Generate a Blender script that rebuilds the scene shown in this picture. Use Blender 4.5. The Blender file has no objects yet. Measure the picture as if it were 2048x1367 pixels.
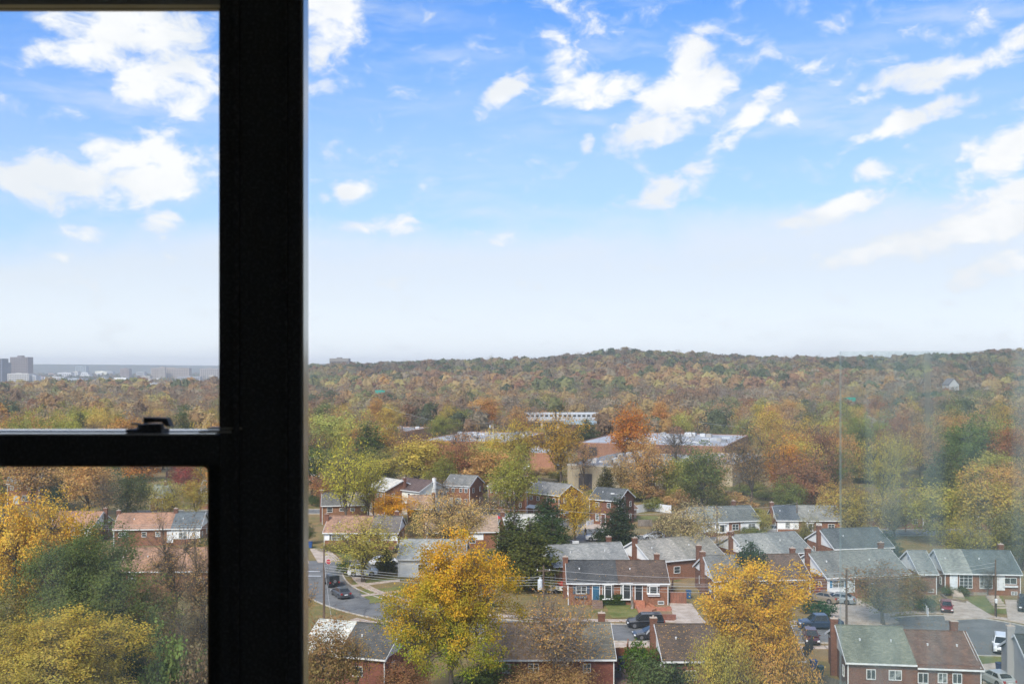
import bpy, math, random
import numpy as np
from math import radians, sin, cos, pi, atan, sqrt, hypot, atan2

random.seed(7)
RNG = np.random.default_rng(11)
SC = bpy.context.scene
COL = SC.collection

# ------------------------------------------------------------------ camera
EYE = 34.0            # height of the flat above the street, metres
F = 2000.0            # focal length in pixels of the 2048 px wide photograph
HOR = 735.0           # row of the eye level
cam_d = bpy.data.cameras.new('camera')
cam = bpy.data.objects.new('camera', cam_d)
COL.objects.link(cam)
cam.location = (0, 0, EYE)
cam.rotation_euler = (radians(90), 0, 0)
cam_d.sensor_width = 36.0
cam_d.lens = 36.0 * F / 2048.0
cam_d.shift_y = (HOR - 683.5) / 2048.0
cam_d.clip_start = 0.05
cam_d.clip_end = 20000
cam_d.dof.use_dof = True
cam_d.dof.focus_distance = 160.0
cam_d.dof.aperture_fstop = 14.0
SC.camera = cam

# ------------------------------------------------------------------ render settings
SC.render.engine = 'CYCLES'
cy = SC.cycles
cy.max_bounces = 6
cy.diffuse_bounces = 4
cy.glossy_bounces = 2
cy.transmission_bounces = 3
cy.transparent_max_bounces = 12
cy.volume_bounces = 0
cy.use_denoising = True
cy.caustics_reflective = False
cy.caustics_refractive = False
SC.view_settings.view_transform = 'Standard'
SC.view_settings.look = 'None'
SC.view_settings.gamma = 1.0
SC.view_settings.use_curve_mapping = False
SC.view_settings.exposure = 0.6

# ------------------------------------------------------------------ sky
SUN_EL, SUN_AZ = radians(42), radians(205)     # azimuth from +Y clockwise: behind the camera, a little left
world = bpy.data.worlds.new('World')
SC.world = world
world.use_nodes = True
NT = world.node_tree
NT.nodes.clear()


def nn(nt, t, **kw):
    n = nt.nodes.new(t)
    for k, v in kw.items():
        if k.startswith('i_'):
            n.inputs[k[2:].replace('_', ' ')].default_value = v
        else:
            setattr(n, k, v)
    return n


def mth(nt, op, a, b=None, c=None, clamp=False):
    n = nt.nodes.new('ShaderNodeMath')
    n.operation = op
    n.use_clamp = clamp
    for i, v in enumerate((a, b, c)):
        if v is None:
            continue
        if isinstance(v, (int, float)):
            n.inputs[i].default_value = v
        else:
            nt.links.new(v, n.inputs[i])
    return n.outputs[0]


def maprange(nt, v, a, b, c=0.0, d=1.0, smooth=True):
    n = nt.nodes.new('ShaderNodeMapRange')
    n.interpolation_type = 'SMOOTHSTEP' if smooth else 'LINEAR'
    nt.links.new(v, n.inputs['Value'])
    for k, x in zip(('From Min', 'From Max', 'To Min', 'To Max'), (a, b, c, d)):
        n.inputs[k].default_value = x
    return n.outputs[0]


def mixc(nt, f, a, b, mode='MIX'):
    n = nt.nodes.new('ShaderNodeMix')
    n.data_type = 'RGBA'
    n.blend_type = mode
    if isinstance(f, (int, float)):
        n.inputs[0].default_value = f
    else:
        nt.links.new(f, n.inputs[0])
    for i, v in ((6, a), (7, b)):
        if isinstance(v, tuple):
            n.inputs[i].default_value = (v[0], v[1], v[2], 1)
        else:
            nt.links.new(v, n.inputs[i])
    return n.outputs[2]


def build_sky():
    nt = NT
    L = nt.links.new
    out = nn(nt, 'ShaderNodeOutputWorld')
    bg = nn(nt, 'ShaderNodeBackground')
    bg.inputs['Strength'].default_value = 0.1
    L(bg.outputs[0], out.inputs[0])
    sky = nn(nt, 'ShaderNodeTexSky', sky_type='NISHITA', sun_disc=False)
    sky.sun_elevation = SUN_EL
    sky.sun_rotation = SUN_AZ
    sky.altitude = 100
    sky.air_density = 1.0
    sky.dust_density = 1.0
    sky.ozone_density = 2.0
    tc = nn(nt, 'ShaderNodeTexCoord')
    sep = nn(nt, 'ShaderNodeSeparateXYZ')
    L(tc.outputs['Generated'], sep.inputs[0])
    az = mth(nt, 'ARCTAN2', sep.outputs[0], sep.outputs[1])
    el = mth(nt, 'ARCSINE', sep.outputs[2])
    comb = nn(nt, 'ShaderNodeCombineXYZ')
    L(az, comb.inputs[0])
    L(el, comb.inputs[1])
    base = comb.outputs[0]
    # billows and wisps: slanted noise in azimuth / elevation
    mp = nn(nt, 'ShaderNodeMapping')
    mp.inputs['Rotation'].default_value = (0, 0, radians(-18))
    mp.inputs['Scale'].default_value = (1.0, 1.7, 1.0)
    L(base, mp.inputs[0])
    n1 = nn(nt, 'ShaderNodeTexNoise')
    n1.inputs['Scale'].default_value = 25
    n1.inputs['Detail'].default_value = 9
    n1.inputs['Roughness'].default_value = 0.60
    n1.inputs['Distortion'].default_value = 0.35
    L(mp.outputs[0], n1.inputs['Vector'])
    fb = n1.outputs['Fac']
    n2 = nn(nt, 'ShaderNodeTexNoise')
    n2.inputs['Scale'].default_value = 5.5
    n2.inputs['Detail'].default_value = 6
    n2.inputs['Roughness'].default_value = 0.55
    L(mp.outputs[0], n2.inputs['Vector'])
    lo = n2.outputs['Fac']
    # warp the cloud outlines
    wn = nn(nt, 'ShaderNodeTexNoise')
    wn.inputs['Scale'].default_value = 14
    wn.inputs['Detail'].default_value = 5
    L(base, wn.inputs['Vector'])
    vs = nn(nt, 'ShaderNodeVectorMath', operation='SUBTRACT')
    L(wn.outputs['Color'], vs.inputs[0])
    vs.inputs[1].default_value = (0.5, 0.5, 0.5)
    vm = nn(nt, 'ShaderNodeVectorMath', operation='MULTIPLY_ADD')
    L(vs.outputs[0], vm.inputs[0])
    vm.inputs[1].default_value = (0.028, 0.024, 0)
    L(base, vm.inputs[2])
    wp = vm.outputs[0]
    # where the photograph's clouds stand in the sky: (column, row, half width, half height, tilt, weight)
    CL = [(270, 70, 215, 95, 0, 1.25), (330, 150, 150, 95, -20, 1.2), (120, 95, 90, 40, 20, .6),
          (110, 365, 220, 75, 0, 1.25), (300, 335, 200, 95, 6, 1.25), (340, 432, 75, 34, 10, .8),
          (665, 20, 80, 130, -12, 1.25), (650, 160, 45, 50, 20, .6), (705, 376, 62, 30, 0, 1.0), (770, 335, 40, 22, 20, .7),
          (770, 448, 100, 28, 0, .95), (1128, 130, 72, 45, 25, 1.1), (1010, 185, 95, 30, 32, 1.1),
          (1385, 105, 75, 60, 35, 1.2), (1375, 185, 125, 72, 22, 1.35), (1300, 258, 105, 50, 18, 1.2), (1190, 180, 140, 42, 12, 1.15),
          (1495, 238, 118, 34, 34, 1.1), (1350, 374, 100, 40, 10, 1.15), (1175, 284, 32, 20, 40, .8),
          (1825, 160, 170, 38, 8, 1.1), (1835, 240, 165, 32, 18, 1.1), (2010, 300, 140, 62, 15, 1.3),
          (1745, 344, 55, 26, 8, 1.0), (1700, 400, 140, 32, 18, 1.1), (1980, 425, 230, 75, 20, 1.25),
          (1850, 462, 280, 40, 14, .95), (2010, 530, 230, 40, 12, .8), (1600, 440, 120, 18, 14, .6), (2030, 90, 90, 34, 28, 1.0), (1600, 225, 90, 30, 25, .55), (1010, 478, 42, 20, 0, .8), (795, 566, 60, 18, 0, .65),
          (165, 464, 62, 18, 0, .75), (120, 512, 44, 15, 0, .6), (380, 573, 36, 14, 0, .55),
          (1130, 60, 90, 130, 10, .42), (1560, 120, 360, 45, -12, .42), (1850, 90, 260, 60, 15, .4),
          (260, 712, 70, 12, 0, .6), (640, 385, 40, 22, 0, .7), (2300, 150, 260, 80, 10, 1.2), (2450, 380, 300, 90, 8, 1.2),
          (-200, 200, 240, 90, 0, 1.2), (-300, 420, 280, 80, 5, 1.2), (900, -160, 300, 90, 15, 1.1), (1500, -260, 380, 120, -8, 1.2)]
    D = None
    for (px, py, hw, hh, tilt, w) in CL:
        u, v = (px - 1024) / F, (HOR - py) / F
        a, e = atan(u), atan(v / sqrt(1 + u * u))
        m = nn(nt, 'ShaderNodeMapping', vector_type='TEXTURE')
        m.inputs['Location'].default_value = (a, e, 0)
        m.inputs['Rotation'].default_value = (0, 0, radians(tilt))
        k = 0.98 / F / (1 + u * u) ** 0.5
        m.inputs['Scale'].default_value = (hw * k, hh * k, 1)
        L(wp, m.inputs[0])
        ln = nn(nt, 'ShaderNodeVectorMath', operation='LENGTH')
        L(m.outputs[0], ln.inputs[0])
        g = mth(nt, 'SUBTRACT', 1.0, mth(nt, 'POWER', ln.outputs['Value'], 2.0), clamp=True)
        D = mth(nt, 'MULTIPLY', g, w) if D is None else mth(nt, 'MAXIMUM', D, mth(nt, 'MULTIPLY', g, w))
    # the sky outside the photograph carries the same broken cloud
    far = maprange(nt, mth(nt, 'ABSOLUTE', az), 0.75, 1.1)
    up = maprange(nt, el, 0.42, 0.6)
    out_ = mth(nt, 'MAXIMUM', far, up)
    D = mth(nt, 'ADD', D, mth(nt, 'MULTIPLY', out_, maprange(nt, lo, 0.44, 0.6, 0, .95)))
    f0 = mth(nt, 'SUBTRACT', fb, 0.5)
    d1 = mth(nt, 'ADD', D, mth(nt, 'MULTIPLY', f0, 3.4))
    mask = maprange(nt, d1, 0.40, 1.15)
    thin = maprange(nt, d1, 0.05, 0.8, 0, 0.5)
    ms = nn(nt, 'ShaderNodeMapping')
    ms.inputs['Rotation'].default_value = (0, 0, radians(-24)); ms.inputs['Scale'].default_value = (1.0, 5.0, 1.0)
    L(wp, ms.inputs[0])
    ns = nn(nt, 'ShaderNodeTexNoise'); ns.inputs['Scale'].default_value = 4.5; ns.inputs['Detail'].default_value = 8; ns.inputs['Roughness'].default_value = .62
    L(ms.outputs[0], ns.inputs['Vector'])
    streak = mth(nt, 'MULTIPLY', maprange(nt, ns.outputs['Fac'], .47, .72, 0, .55), maprange(nt, lo, .38, .58, .25, 1.0))
    thin = mth(nt, 'MAXIMUM', thin, streak)
    # thin bright veil that thickens towards the horizon
    e2 = mth(nt, 'ADD', el, mth(nt, 'MULTIPLY', mth(nt, 'SUBTRACT', lo, .5), 0.09))
    e2 = mth(nt, 'ADD', e2, mth(nt, 'MULTIPLY', az, -0.035))
    veil = maprange(nt, e2, 0.20, 0.105, 0.0, 0.90)
    veil2 = maprange(nt, e2, 0.42, 0.12, 0.06, 0.5)
    veil = mth(nt, 'MAXIMUM', veil, veil2)
    skyc = mixc(nt, 1.0, sky.outputs[0], (0.64, 1.06, 1.60), 'MULTIPLY')
    hs = nn(nt, 'ShaderNodeHueSaturation')
    hs.inputs['Saturation'].default_value = 1.12
    L(skyc, hs.inputs['Color'])
    hb = mixc(nt, maprange(nt, el, 0.11, 0.0), (5.8, 6.1, 6.6), (7.4, 7.6, 7.8))
    c = mixc(nt, veil, hs.outputs[0], hb)
    c = mixc(nt, thin, c, (5.6, 6.0, 6.5))
    shade = mixc(nt, maprange(nt, lo, 0.40, 0.56), (6.1, 6.3, 6.65), (7.1, 7.1, 7.2))
    c = mixc(nt, mask, c, shade)
    L(c, bg.inputs['Color'])


build_sky()

sun_d = bpy.data.lights.new('sun', 'SUN')
sun_d.energy = 3.0
sun_d.angle = radians(16)
sun_d.color = (1.0, 0.93, 0.82)
sun = bpy.data.objects.new('sun', sun_d)
COL.objects.link(sun)
sun.location = (-60, -100, 120)
# direction towards the sun: x = sin(az) cos(el), y = cos(az) cos(el)
sun.rotation_euler = (radians(90) - SUN_EL, 0, pi - SUN_AZ)

# ------------------------------------------------------------------ helpers


def tag(o, label=None, cat=None, group=None, kind=None):
    if label: o['label'] = label
    if cat: o['category'] = cat
    if group: o['group'] = group
    if kind: o['kind'] = kind
    return o


def empty(name, loc=(0, 0, 0), rz=0.0):
    o = bpy.data.objects.new(name, None)
    o.empty_display_size = 0.3
    o.location = loc
    o.rotation_euler = (0, 0, rz)
    COL.objects.link(o)
    return o


def mesh_obj(name, me, parent=None, loc=(0, 0, 0), rz=0.0, color=None):
    o = bpy.data.objects.new(name, me)
    COL.objects.link(o)
    o.parent = parent
    o.location = loc
    o.rotation_euler = (0, 0, rz)
    if color: o.color = (*color, 1)
    return o


class MB:
    """collects faces; build() links them as one mesh with metric box-projected UVs"""
    def __init__(s):
        s.v, s.f = [], []

    def quad(s, *p):
        b = len(s.v); s.v += [tuple(q) for q in p]; s.f.append(tuple(range(b, b + len(p)))); return s

    def box(s, x0, y0, z0, x1, y1, z1):
        b = len(s.v)
        s.v += [(x0, y0, z0), (x1, y0, z0), (x1, y1, z0), (x0, y1, z0), (x0, y0, z1), (x1, y0, z1), (x1, y1, z1), (x0, y1, z1)]
        s.f += [(b, b+3, b+2, b+1), (b+4, b+5, b+6, b+7), (b, b+1, b+5, b+4), (b+1, b+2, b+6, b+5), (b+2, b+3, b+7, b+6), (b+3, b, b+4, b+7)]
        return s

    def prism(s, pts, d):
        """closed polygon pts (3-D, planar) pushed along vector d"""
        b = len(s.v); n = len(pts)
        s.v += [tuple(p) for p in pts] + [(p[0]+d[0], p[1]+d[1], p[2]+d[2]) for p in pts]
        s.f += [tuple(range(b+n-1, b-1, -1)), tuple(range(b+n, b+2*n))]
        s.f += [(b+i, b+(i+1) % n, b+n+(i+1) % n, b+n+i) for i in range(n)]
        return s

    def tube(s, p, q, r0, r1=None, n=6, cap=True):
        if r1 is None: r1 = r0
        p, q = np.array(p, float), np.array(q, float)
        d = q - p; L = np.linalg.norm(d)
        if L < 1e-6: return s
        d /= L
        a = np.array((0, 0, 1.)) if abs(d[2]) < .9 else np.array((1., 0, 0))
        u = np.cross(d, a); u /= np.linalg.norm(u); w = np.cross(d, u)
        b = len(s.v)
        for c, r in ((p, r0), (q, r1)):
            for i in range(n):
                t = 2*pi*i/n
                s.v.append(tuple(c + r*(cos(t)*u + sin(t)*w)))
        s.f += [(b+i, b+n+i, b+n+(i+1) % n, b+(i+1) % n) for i in range(n)]
        if cap:
            s.f += [tuple(range(b, b+n)), tuple(range(b+2*n-1, b+n-1, -1))]
        return s

    def mesh(s, name, mat=None, smooth=False):
        me = bpy.data.meshes.new(name)
        me.from_pydata(s.v, [], s.f)
        uv = me.uv_layers.new(name='UVMap')
        vs = np.array(s.v)
        me.update()
        data = np.zeros((len(me.loops), 2))
        k = 0
        for p in me.polygons:
            n = p.normal
            ids = list(p.vertices)
            c = vs[ids]
            m = len(ids)
            if abs(n[2]) > 0.75 and abs(n[0]) < .3 and abs(n[1]) < .3:
                data[k:k+m] = c[:, :2]
            elif abs(n[2]) > 0.3:      # sloped: run along the ridge direction
                if abs(n[1]) >= abs(n[0]): data[k:k+m] = np.c_[c[:, 0], np.hypot(c[:, 1], 0)*1.1]
                else: data[k:k+m] = np.c_[c[:, 1], c[:, 0]*1.1]
            elif abs(n[0]) > abs(n[1]): data[k:k+m] = np.c_[c[:, 1], c[:, 2]]
            else: data[k:k+m] = np.c_[c[:, 0], c[:, 2]]
            k += m
        uv.data.foreach_set('uv', data.ravel())
        if mat: me.materials.append(mat)
        if smooth: me.polygons.foreach_set('use_smooth', [True]*len(me.polygons))
        return me

    def build(s, name, mat, parent=None, loc=(0, 0, 0), rz=0.0, smooth=False, color=None):
        return mesh_obj(name, s.mesh(name, mat, smooth), parent, loc, rz, color)


CACHE = {}


def cached(key, fn):
    if key not in CACHE: CACHE[key] = fn()
    return CACHE[key]


def gp(px, py, z=0.0):
    """the place at height z seen at pixel (px, py) of the photograph"""
    Y = (EYE - z) * F / (py - HOR)
    return ((px - 1024) * Y / F, Y)


RIDGE_A = [(-3, 0), (-.31, 0), (-.24, 10), (-.205, 20), (-.12, 21), (-.0895, 24), (0.04, 26), (0.072, 33), (0.1, 39), (0.155, 38), (0.2, 33), (0.28, 31), (0.335, 31), (0.4, 33), (0.46, 35), (0.512, 42), (.7, 44), (3, 30)]


def sstep(a, b, x):
    t = np.clip((x - a) / (b - a), 0, 1)
    return t * t * (3 - 2 * t)


def terrain(x, y):
    x = np.asarray(x, float); y = np.asarray(y, float)
    ys = np.maximum(y, 1.0)
    R = np.interp(x / ys, [a for a, _ in RIDGE_A], [r for _, r in RIDGE_A])
    h = R * sstep(760, 1560, y) * (1 - .8 * sstep(1700, 2600, y))
    h = h + (2.2*np.sin(x/130.+1) + 1.6*np.sin(y/170.)) * sstep(760, 1000, y) * (R > 5) * (y < 1700)
    roll = 9*np.sin(x/520.+2) + 6*np.sin(x/230.) + 3*np.sin(x/97.)
    h = h + (50 + roll) * sstep(5200, 6200, y)
    return h


def tz(x, y): return float(terrain(x, y))


# ------------------------------------------------------------------ materials
def newmat(name, col=(.5, .5, .5), rough=.7, metal=0.0):
    m = bpy.data.materials.new(name)
    m.use_nodes = True
    b = m.node_tree.nodes['Principled BSDF']
    b.inputs['Base Color'].default_value = (*col, 1)
    b.inputs['Roughness'].default_value = rough
    b.inputs['Metallic'].default_value = metal
    return m


def noise_mat(name, c1, c2, scale=2.0, rough=.85, detail=6, bump=0.0, coord='Object', stretch=(1, 1, 1), lo=.35, hi=.65, objcol=False, spec=.3):
    m = newmat(name, c1, rough)
    nt = m.node_tree; b = nt.nodes['Principled BSDF']
    b.inputs['Specular IOR Level'].default_value = spec
    tc = nn(nt, 'ShaderNodeTexCoord')
    mp = nn(nt, 'ShaderNodeMapping'); mp.inputs['Scale'].default_value = stretch
    nt.links.new(tc.outputs[coord], mp.inputs[0])
    n = nn(nt, 'ShaderNodeTexNoise'); n.inputs['Scale'].default_value = scale; n.inputs['Detail'].default_value = detail
    n.inputs['Roughness'].default_value = .62
    nt.links.new(mp.outputs[0], n.inputs['Vector'])
    f = maprange(nt, n.outputs['Fac'], lo, hi)
    if objcol:
        oi = nn(nt, 'ShaderNodeObjectInfo')
        a = mixc(nt, 1.0, oi.outputs['Color'], c1, 'MULTIPLY')
        d = mixc(nt, 1.0, oi.outputs['Color'], c2, 'MULTIPLY')
        c = mixc(nt, f, a, d)
    else:
        c = mixc(nt, f, c1, c2)
    nt.links.new(c, b.inputs['Base Color'])
    if bump:
        bp = nn(nt, 'ShaderNodeBump'); bp.inputs['Strength'].default_value = bump
        nt.links.new(n.outputs['Fac'], bp.inputs['Height'])
        nt.links.new(bp.outputs[0], b.inputs['Normal'])
    return m


def brick_mat():
    m = newmat('brick_masonry', (.25, .1, .07), .9)
    nt = m.node_tree; b = nt.nodes['Principled BSDF']; L = nt.links.new
    b.inputs['Specular IOR Level'].default_value = .2
    tc = nn(nt, 'ShaderNodeTexCoord'); oi = nn(nt, 'ShaderNodeObjectInfo')
    br = nn(nt, 'ShaderNodeTexBrick')
    br.inputs['Scale'].default_value = 1.0
    br.inputs['Brick Width'].default_value = .24
    br.inputs['Row Height'].default_value = .09
    br.inputs['Mortar Size'].default_value = .012
    br.inputs['Mortar Smooth'].default_value = .5
    br.inputs['Color1'].default_value = (1.25, 1.2, 1.15, 1)
    br.inputs['Color2'].default_value = (.72, .7, .7, 1)
    br.inputs['Mortar'].default_value = (1.15, 1.4, 1.5, 1)
    L(tc.outputs['UV'], br.inputs['Vector'])
    n = nn(nt, 'ShaderNodeTexNoise'); n.inputs['Scale'].default_value = .7; n.inputs['Detail'].default_value = 7
    L(tc.outputs['Object'], n.inputs['Vector'])
    k = mixc(nt, n.outputs['Fac'], (.72, .7, .7), (1.25, 1.25, 1.22))
    c = mixc(nt, 1.0, mixc(nt, 1.0, oi.outputs['Color'], br.outputs['Color'], 'MULTIPLY'), k, 'MULTIPLY')
    L(c, b.inputs['Base Color'])
    return m


def shingle_mat():
    m = newmat('asphalt_shingle', (.1, .1, .1), .93)
    nt = m.node_tree; b = nt.nodes['Principled BSDF']; L = nt.links.new
    b.inputs['Specular IOR Level'].default_value = .25
    tc = nn(nt, 'ShaderNodeTexCoord'); oi = nn(nt, 'ShaderNodeObjectInfo')
    br = nn(nt, 'ShaderNodeTexBrick')
    br.inputs['Brick Width'].default_value = .45; br.inputs['Row Height'].default_value = .2
    br.inputs['Mortar Size'].default_value = .012; br.inputs['Scale'].default_value = 1
    br.inputs['Color1'].default_value = (1.22, 1.2, 1.18, 1); br.inputs['Color2'].default_value = (.8, .82, .82, 1); br.inputs['Mortar'].default_value = (.55, .55, .55, 1)
    L(tc.outputs['UV'], br.inputs['Vector'])
    n = nn(nt, 'ShaderNodeTexNoise'); n.inputs['Scale'].default_value = .55; n.inputs['Detail'].default_value = 8; n.inputs['Roughness'].default_value = .7
    mp = nn(nt, 'ShaderNodeMapping'); mp.inputs['Scale'].default_value = (1, .35, .35)
    L(tc.outputs['Object'], mp.inputs[0]); L(mp.outputs[0], n.inputs['Vector'])
    n2 = nn(nt, 'ShaderNodeTexNoise'); n2.inputs['Scale'].default_value = 9; n2.inputs['Detail'].default_value = 4
    mp2 = nn(nt, 'ShaderNodeMapping'); mp2.inputs['Scale'].default_value = (.25, 1, 1)
    L(tc.outputs['Object'], mp2.inputs[0]); L(mp2.outputs[0], n2.inputs['Vector'])
    k = mixc(nt, maprange(nt, n.outputs['Fac'], .3, .7), (.72, .74, .76), (1.22, 1.2, 1.16))
    k2 = mixc(nt, maprange(nt, n2.outputs['Fac'], .3, .7), (.82, .82, .82), (1.2, 1.2, 1.2))
    c = mixc(nt, 1.0, oi.outputs['Color'], br.outputs['Color'], 'MULTIPLY')
    c = mixc(nt, 1.0, mixc(nt, 1.0, c, k, 'MULTIPLY'), k2, 'MULTIPLY')
    c = mixc(nt, 1.0, c, (.88, .82, .74), 'MULTIPLY')
    L(c, b.inputs['Base Color'])
    return m


def leaf_mat(name='autumn_leaves', instanced=False):
    m = newmat(name, (.3, .2, .03), .8)
    nt = m.node_tree; L = nt.links.new
    nt.nodes.clear()
    out = nn(nt, 'ShaderNodeOutputMaterial')
    at = nn(nt, 'ShaderNodeAttribute', attribute_name='lv')
    if instanced:
        a1 = nn(nt, 'ShaderNodeAttribute', attribute_name='tint', attribute_type='INSTANCER')
        a2 = nn(nt, 'ShaderNodeAttribute', attribute_name='tint2', attribute_type='INSTANCER')
        A, B = a1.outputs['Color'], a2.outputs['Color']
    else:
        oi = nn(nt, 'ShaderNodeObjectInfo')
        a2 = nn(nt, 'ShaderNodeAttribute', attribute_name='tint2', attribute_type='OBJECT')
        A, B = oi.outputs['Color'], a2.outputs['Color']
    sp = nn(nt, 'ShaderNodeSeparateColor')
    L(at.outputs['Color'], sp.inputs[0])
    base = mixc(nt, mth(nt, 'MULTIPLY', sp.outputs[0], .4 if instanced else 1.0), A, B)
    v = maprange(nt, sp.outputs[1], 0, 1, .88 if instanced else .7, 1.16 if instanced else 1.4, smooth=False)
    hs = nn(nt, 'ShaderNodeHueSaturation')
    L(base, hs.inputs['Color']); L(v, hs.inputs['Value'])
    L(maprange(nt, sp.outputs[2], 0, 1, .482, .518, smooth=False), hs.inputs['Hue'])
    df = nn(nt, 'ShaderNodeBsdfDiffuse'); tr = nn(nt, 'ShaderNodeBsdfTranslucent')
    L(hs.outputs[0], df.inputs[0]); L(hs.outputs[0], tr.inputs[0])
    mx = nn(nt, 'ShaderNodeMixShader'); mx.inputs[0].default_value = .38
    L(df.outputs[0], mx.inputs[1]); L(tr.outputs[0], mx.inputs[2])
    L(mx.outputs[0], out.inputs[0])
    return m


M = {}
M['brick'] = brick_mat()
M['shingle'] = shingle_mat()
M['leaf'] = leaf_mat()
M['leaf_i'] = leaf_mat('forest_leaves', True)
M['siding'] = noise_mat('painted_siding', (.93, .93, .93), (1.0, 1.0, 1.0), 1.2, .6, objcol=True)
M['trim'] = noise_mat('white_trim', (.68, .68, .66), (.80, .80, .78), 3, .5)
M['metal_roof'] = noise_mat('coated_flat_roof', (.34, .34, .34), (.46, .46, .45), .12, .5, stretch=(1, 1, 1), objcol=True)
M['paint'] = noise_mat('plain_paint', (.88, .88, .88), (1.05, 1.05, 1.05), 2.0, .55, objcol=True)
M['concrete'] = noise_mat('pale_concrete', (.40, .32, .25), (.54, .45, .37), .8, .9)
M['slab'] = noise_mat('pavement_concrete', (.40, .31, .25), (.54, .45, .37), .9, .9)
M['kerb'] = noise_mat('kerb_concrete', (.38, .34, .29), (.52, .48, .42), 1.5, .9)
M['asphalt'] = noise_mat('worn_asphalt', (.135, .135, .130), (.19, .188, .18), .35, .92, detail=9)
def crack_asphalt(m):
    nt = m.node_tree; L = nt.links.new; b = nt.nodes['Principled BSDF']
    src = b.inputs['Base Color'].links[0].from_socket
    tc = nn(nt, 'ShaderNodeTexCoord')
    nz = nn(nt, 'ShaderNodeTexNoise'); nz.inputs['Scale'].default_value = .6; nz.inputs['Detail'].default_value = 4
    L(tc.outputs['Object'], nz.inputs['Vector'])
    ad = nn(nt, 'ShaderNodeVectorMath', operation='MULTIPLY_ADD'); L(nz.outputs['Color'], ad.inputs[0]); ad.inputs[1].default_value = (2.2, 2.2, 0); L(tc.outputs['Object'], ad.inputs[2])
    vo = nn(nt, 'ShaderNodeTexVoronoi', feature='DISTANCE_TO_EDGE'); vo.inputs['Scale'].default_value = .17
    L(ad.outputs[0], vo.inputs['Vector'])
    c = mixc(nt, maprange(nt, vo.outputs['Distance'], .0, .022, .55, 0), src, (.045, .045, .045))
    n3 = nn(nt, 'ShaderNodeTexNoise'); n3.inputs['Scale'].default_value = .9; n3.inputs['Detail'].default_value = 3; L(tc.outputs['Object'], n3.inputs['Vector'])
    c = mixc(nt, maprange(nt, n3.outputs['Fac'], .62, .74, 0, .45), c, (.07, .07, .07))
    L(c, b.inputs['Base Color'])


crack_asphalt(M['asphalt'])
M['bark'] = noise_mat('tree_bark', (.065, .05, .038), (.15, .122, .095), 4, .95, stretch=(1, 1, .3))
M['bark_pale'] = noise_mat('pale_bark', (.16, .135, .11), (.32, .28, .24), 3, .95, stretch=(1, 1, .3))
M['wood'] = noise_mat('fence_wood', (.7, .7, .7), (1.15, 1.12, 1.1), 3, .9, objcol=True, stretch=(1, 1, .2))
M['pole'] = noise_mat('pole_wood', (.10, .07, .05), (.17, .12, .09), 4, .95, stretch=(1, 1, .1))
M['rubber'] = newmat('black_rubber', (.02, .02, .02), .85)
M['rim'] = newmat('alloy_rim', (.35, .35, .36), .35, .8)
M['wire'] = newmat('cable_sheath', (.5, .5, .48), .5)
M['black'] = newmat('black_void', (.012, .012, .013), .8)
M['redlens'] = newmat('red_lens', (.35, .02, .015), .25)
M['lens'] = newmat('clear_lens', (.75, .76, .76), .15)
M['plate'] = newmat('white_plate', (.75, .75, .75), .5)
M['lawn'] = noise_mat('green_lawn', (.105, .13, .028), (.21, .20, .065), .45, .95, detail=10)
M['skin'] = newmat('skin', (.35, .2, .14), .6)


def glass_mat():
    m = newmat('window_pane_glass', (.05, .06, .065), .06)
    b = m.node_tree.nodes['Principled BSDF']
    nt = m.node_tree
    tc = nn(nt, 'ShaderNodeTexCoord'); n = nn(nt, 'ShaderNodeTexNoise')
    n.inputs['Scale'].default_value = 1.3
    oi = nn(nt, 'ShaderNodeObjectInfo')
    nt.links.new(oi.outputs['Random'], tc.inputs[0]) if False else None
    nt.links.new(tc.outputs['Object'], n.inputs['Vector'])
    c = mixc(nt, maprange(nt, oi.outputs['Random'], .55, .9), (.035, .042, .045), (.30, .32, .31))
    c = mixc(nt, maprange(nt, n.outputs['Fac'], .45, .6), c, (.05, .055, .055))
    nt.links.new(c, b.inputs['Base Color'])
    return m


M['glass'] = glass_mat()
M['carglass'] = newmat('car_glass', (.02, .025, .028), .05)


def car_paint():
    m = newmat('car_paint', (.5, .5, .5), .28)
    nt = m.node_tree; b = nt.nodes['Principled BSDF']
    oi = nn(nt, 'ShaderNodeObjectInfo')
    nt.links.new(oi.outputs['Color'], b.inputs['Base Color'])
    b.inputs['Coat Weight'].default_value = .5
    return m


M['car'] = car_paint()


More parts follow.
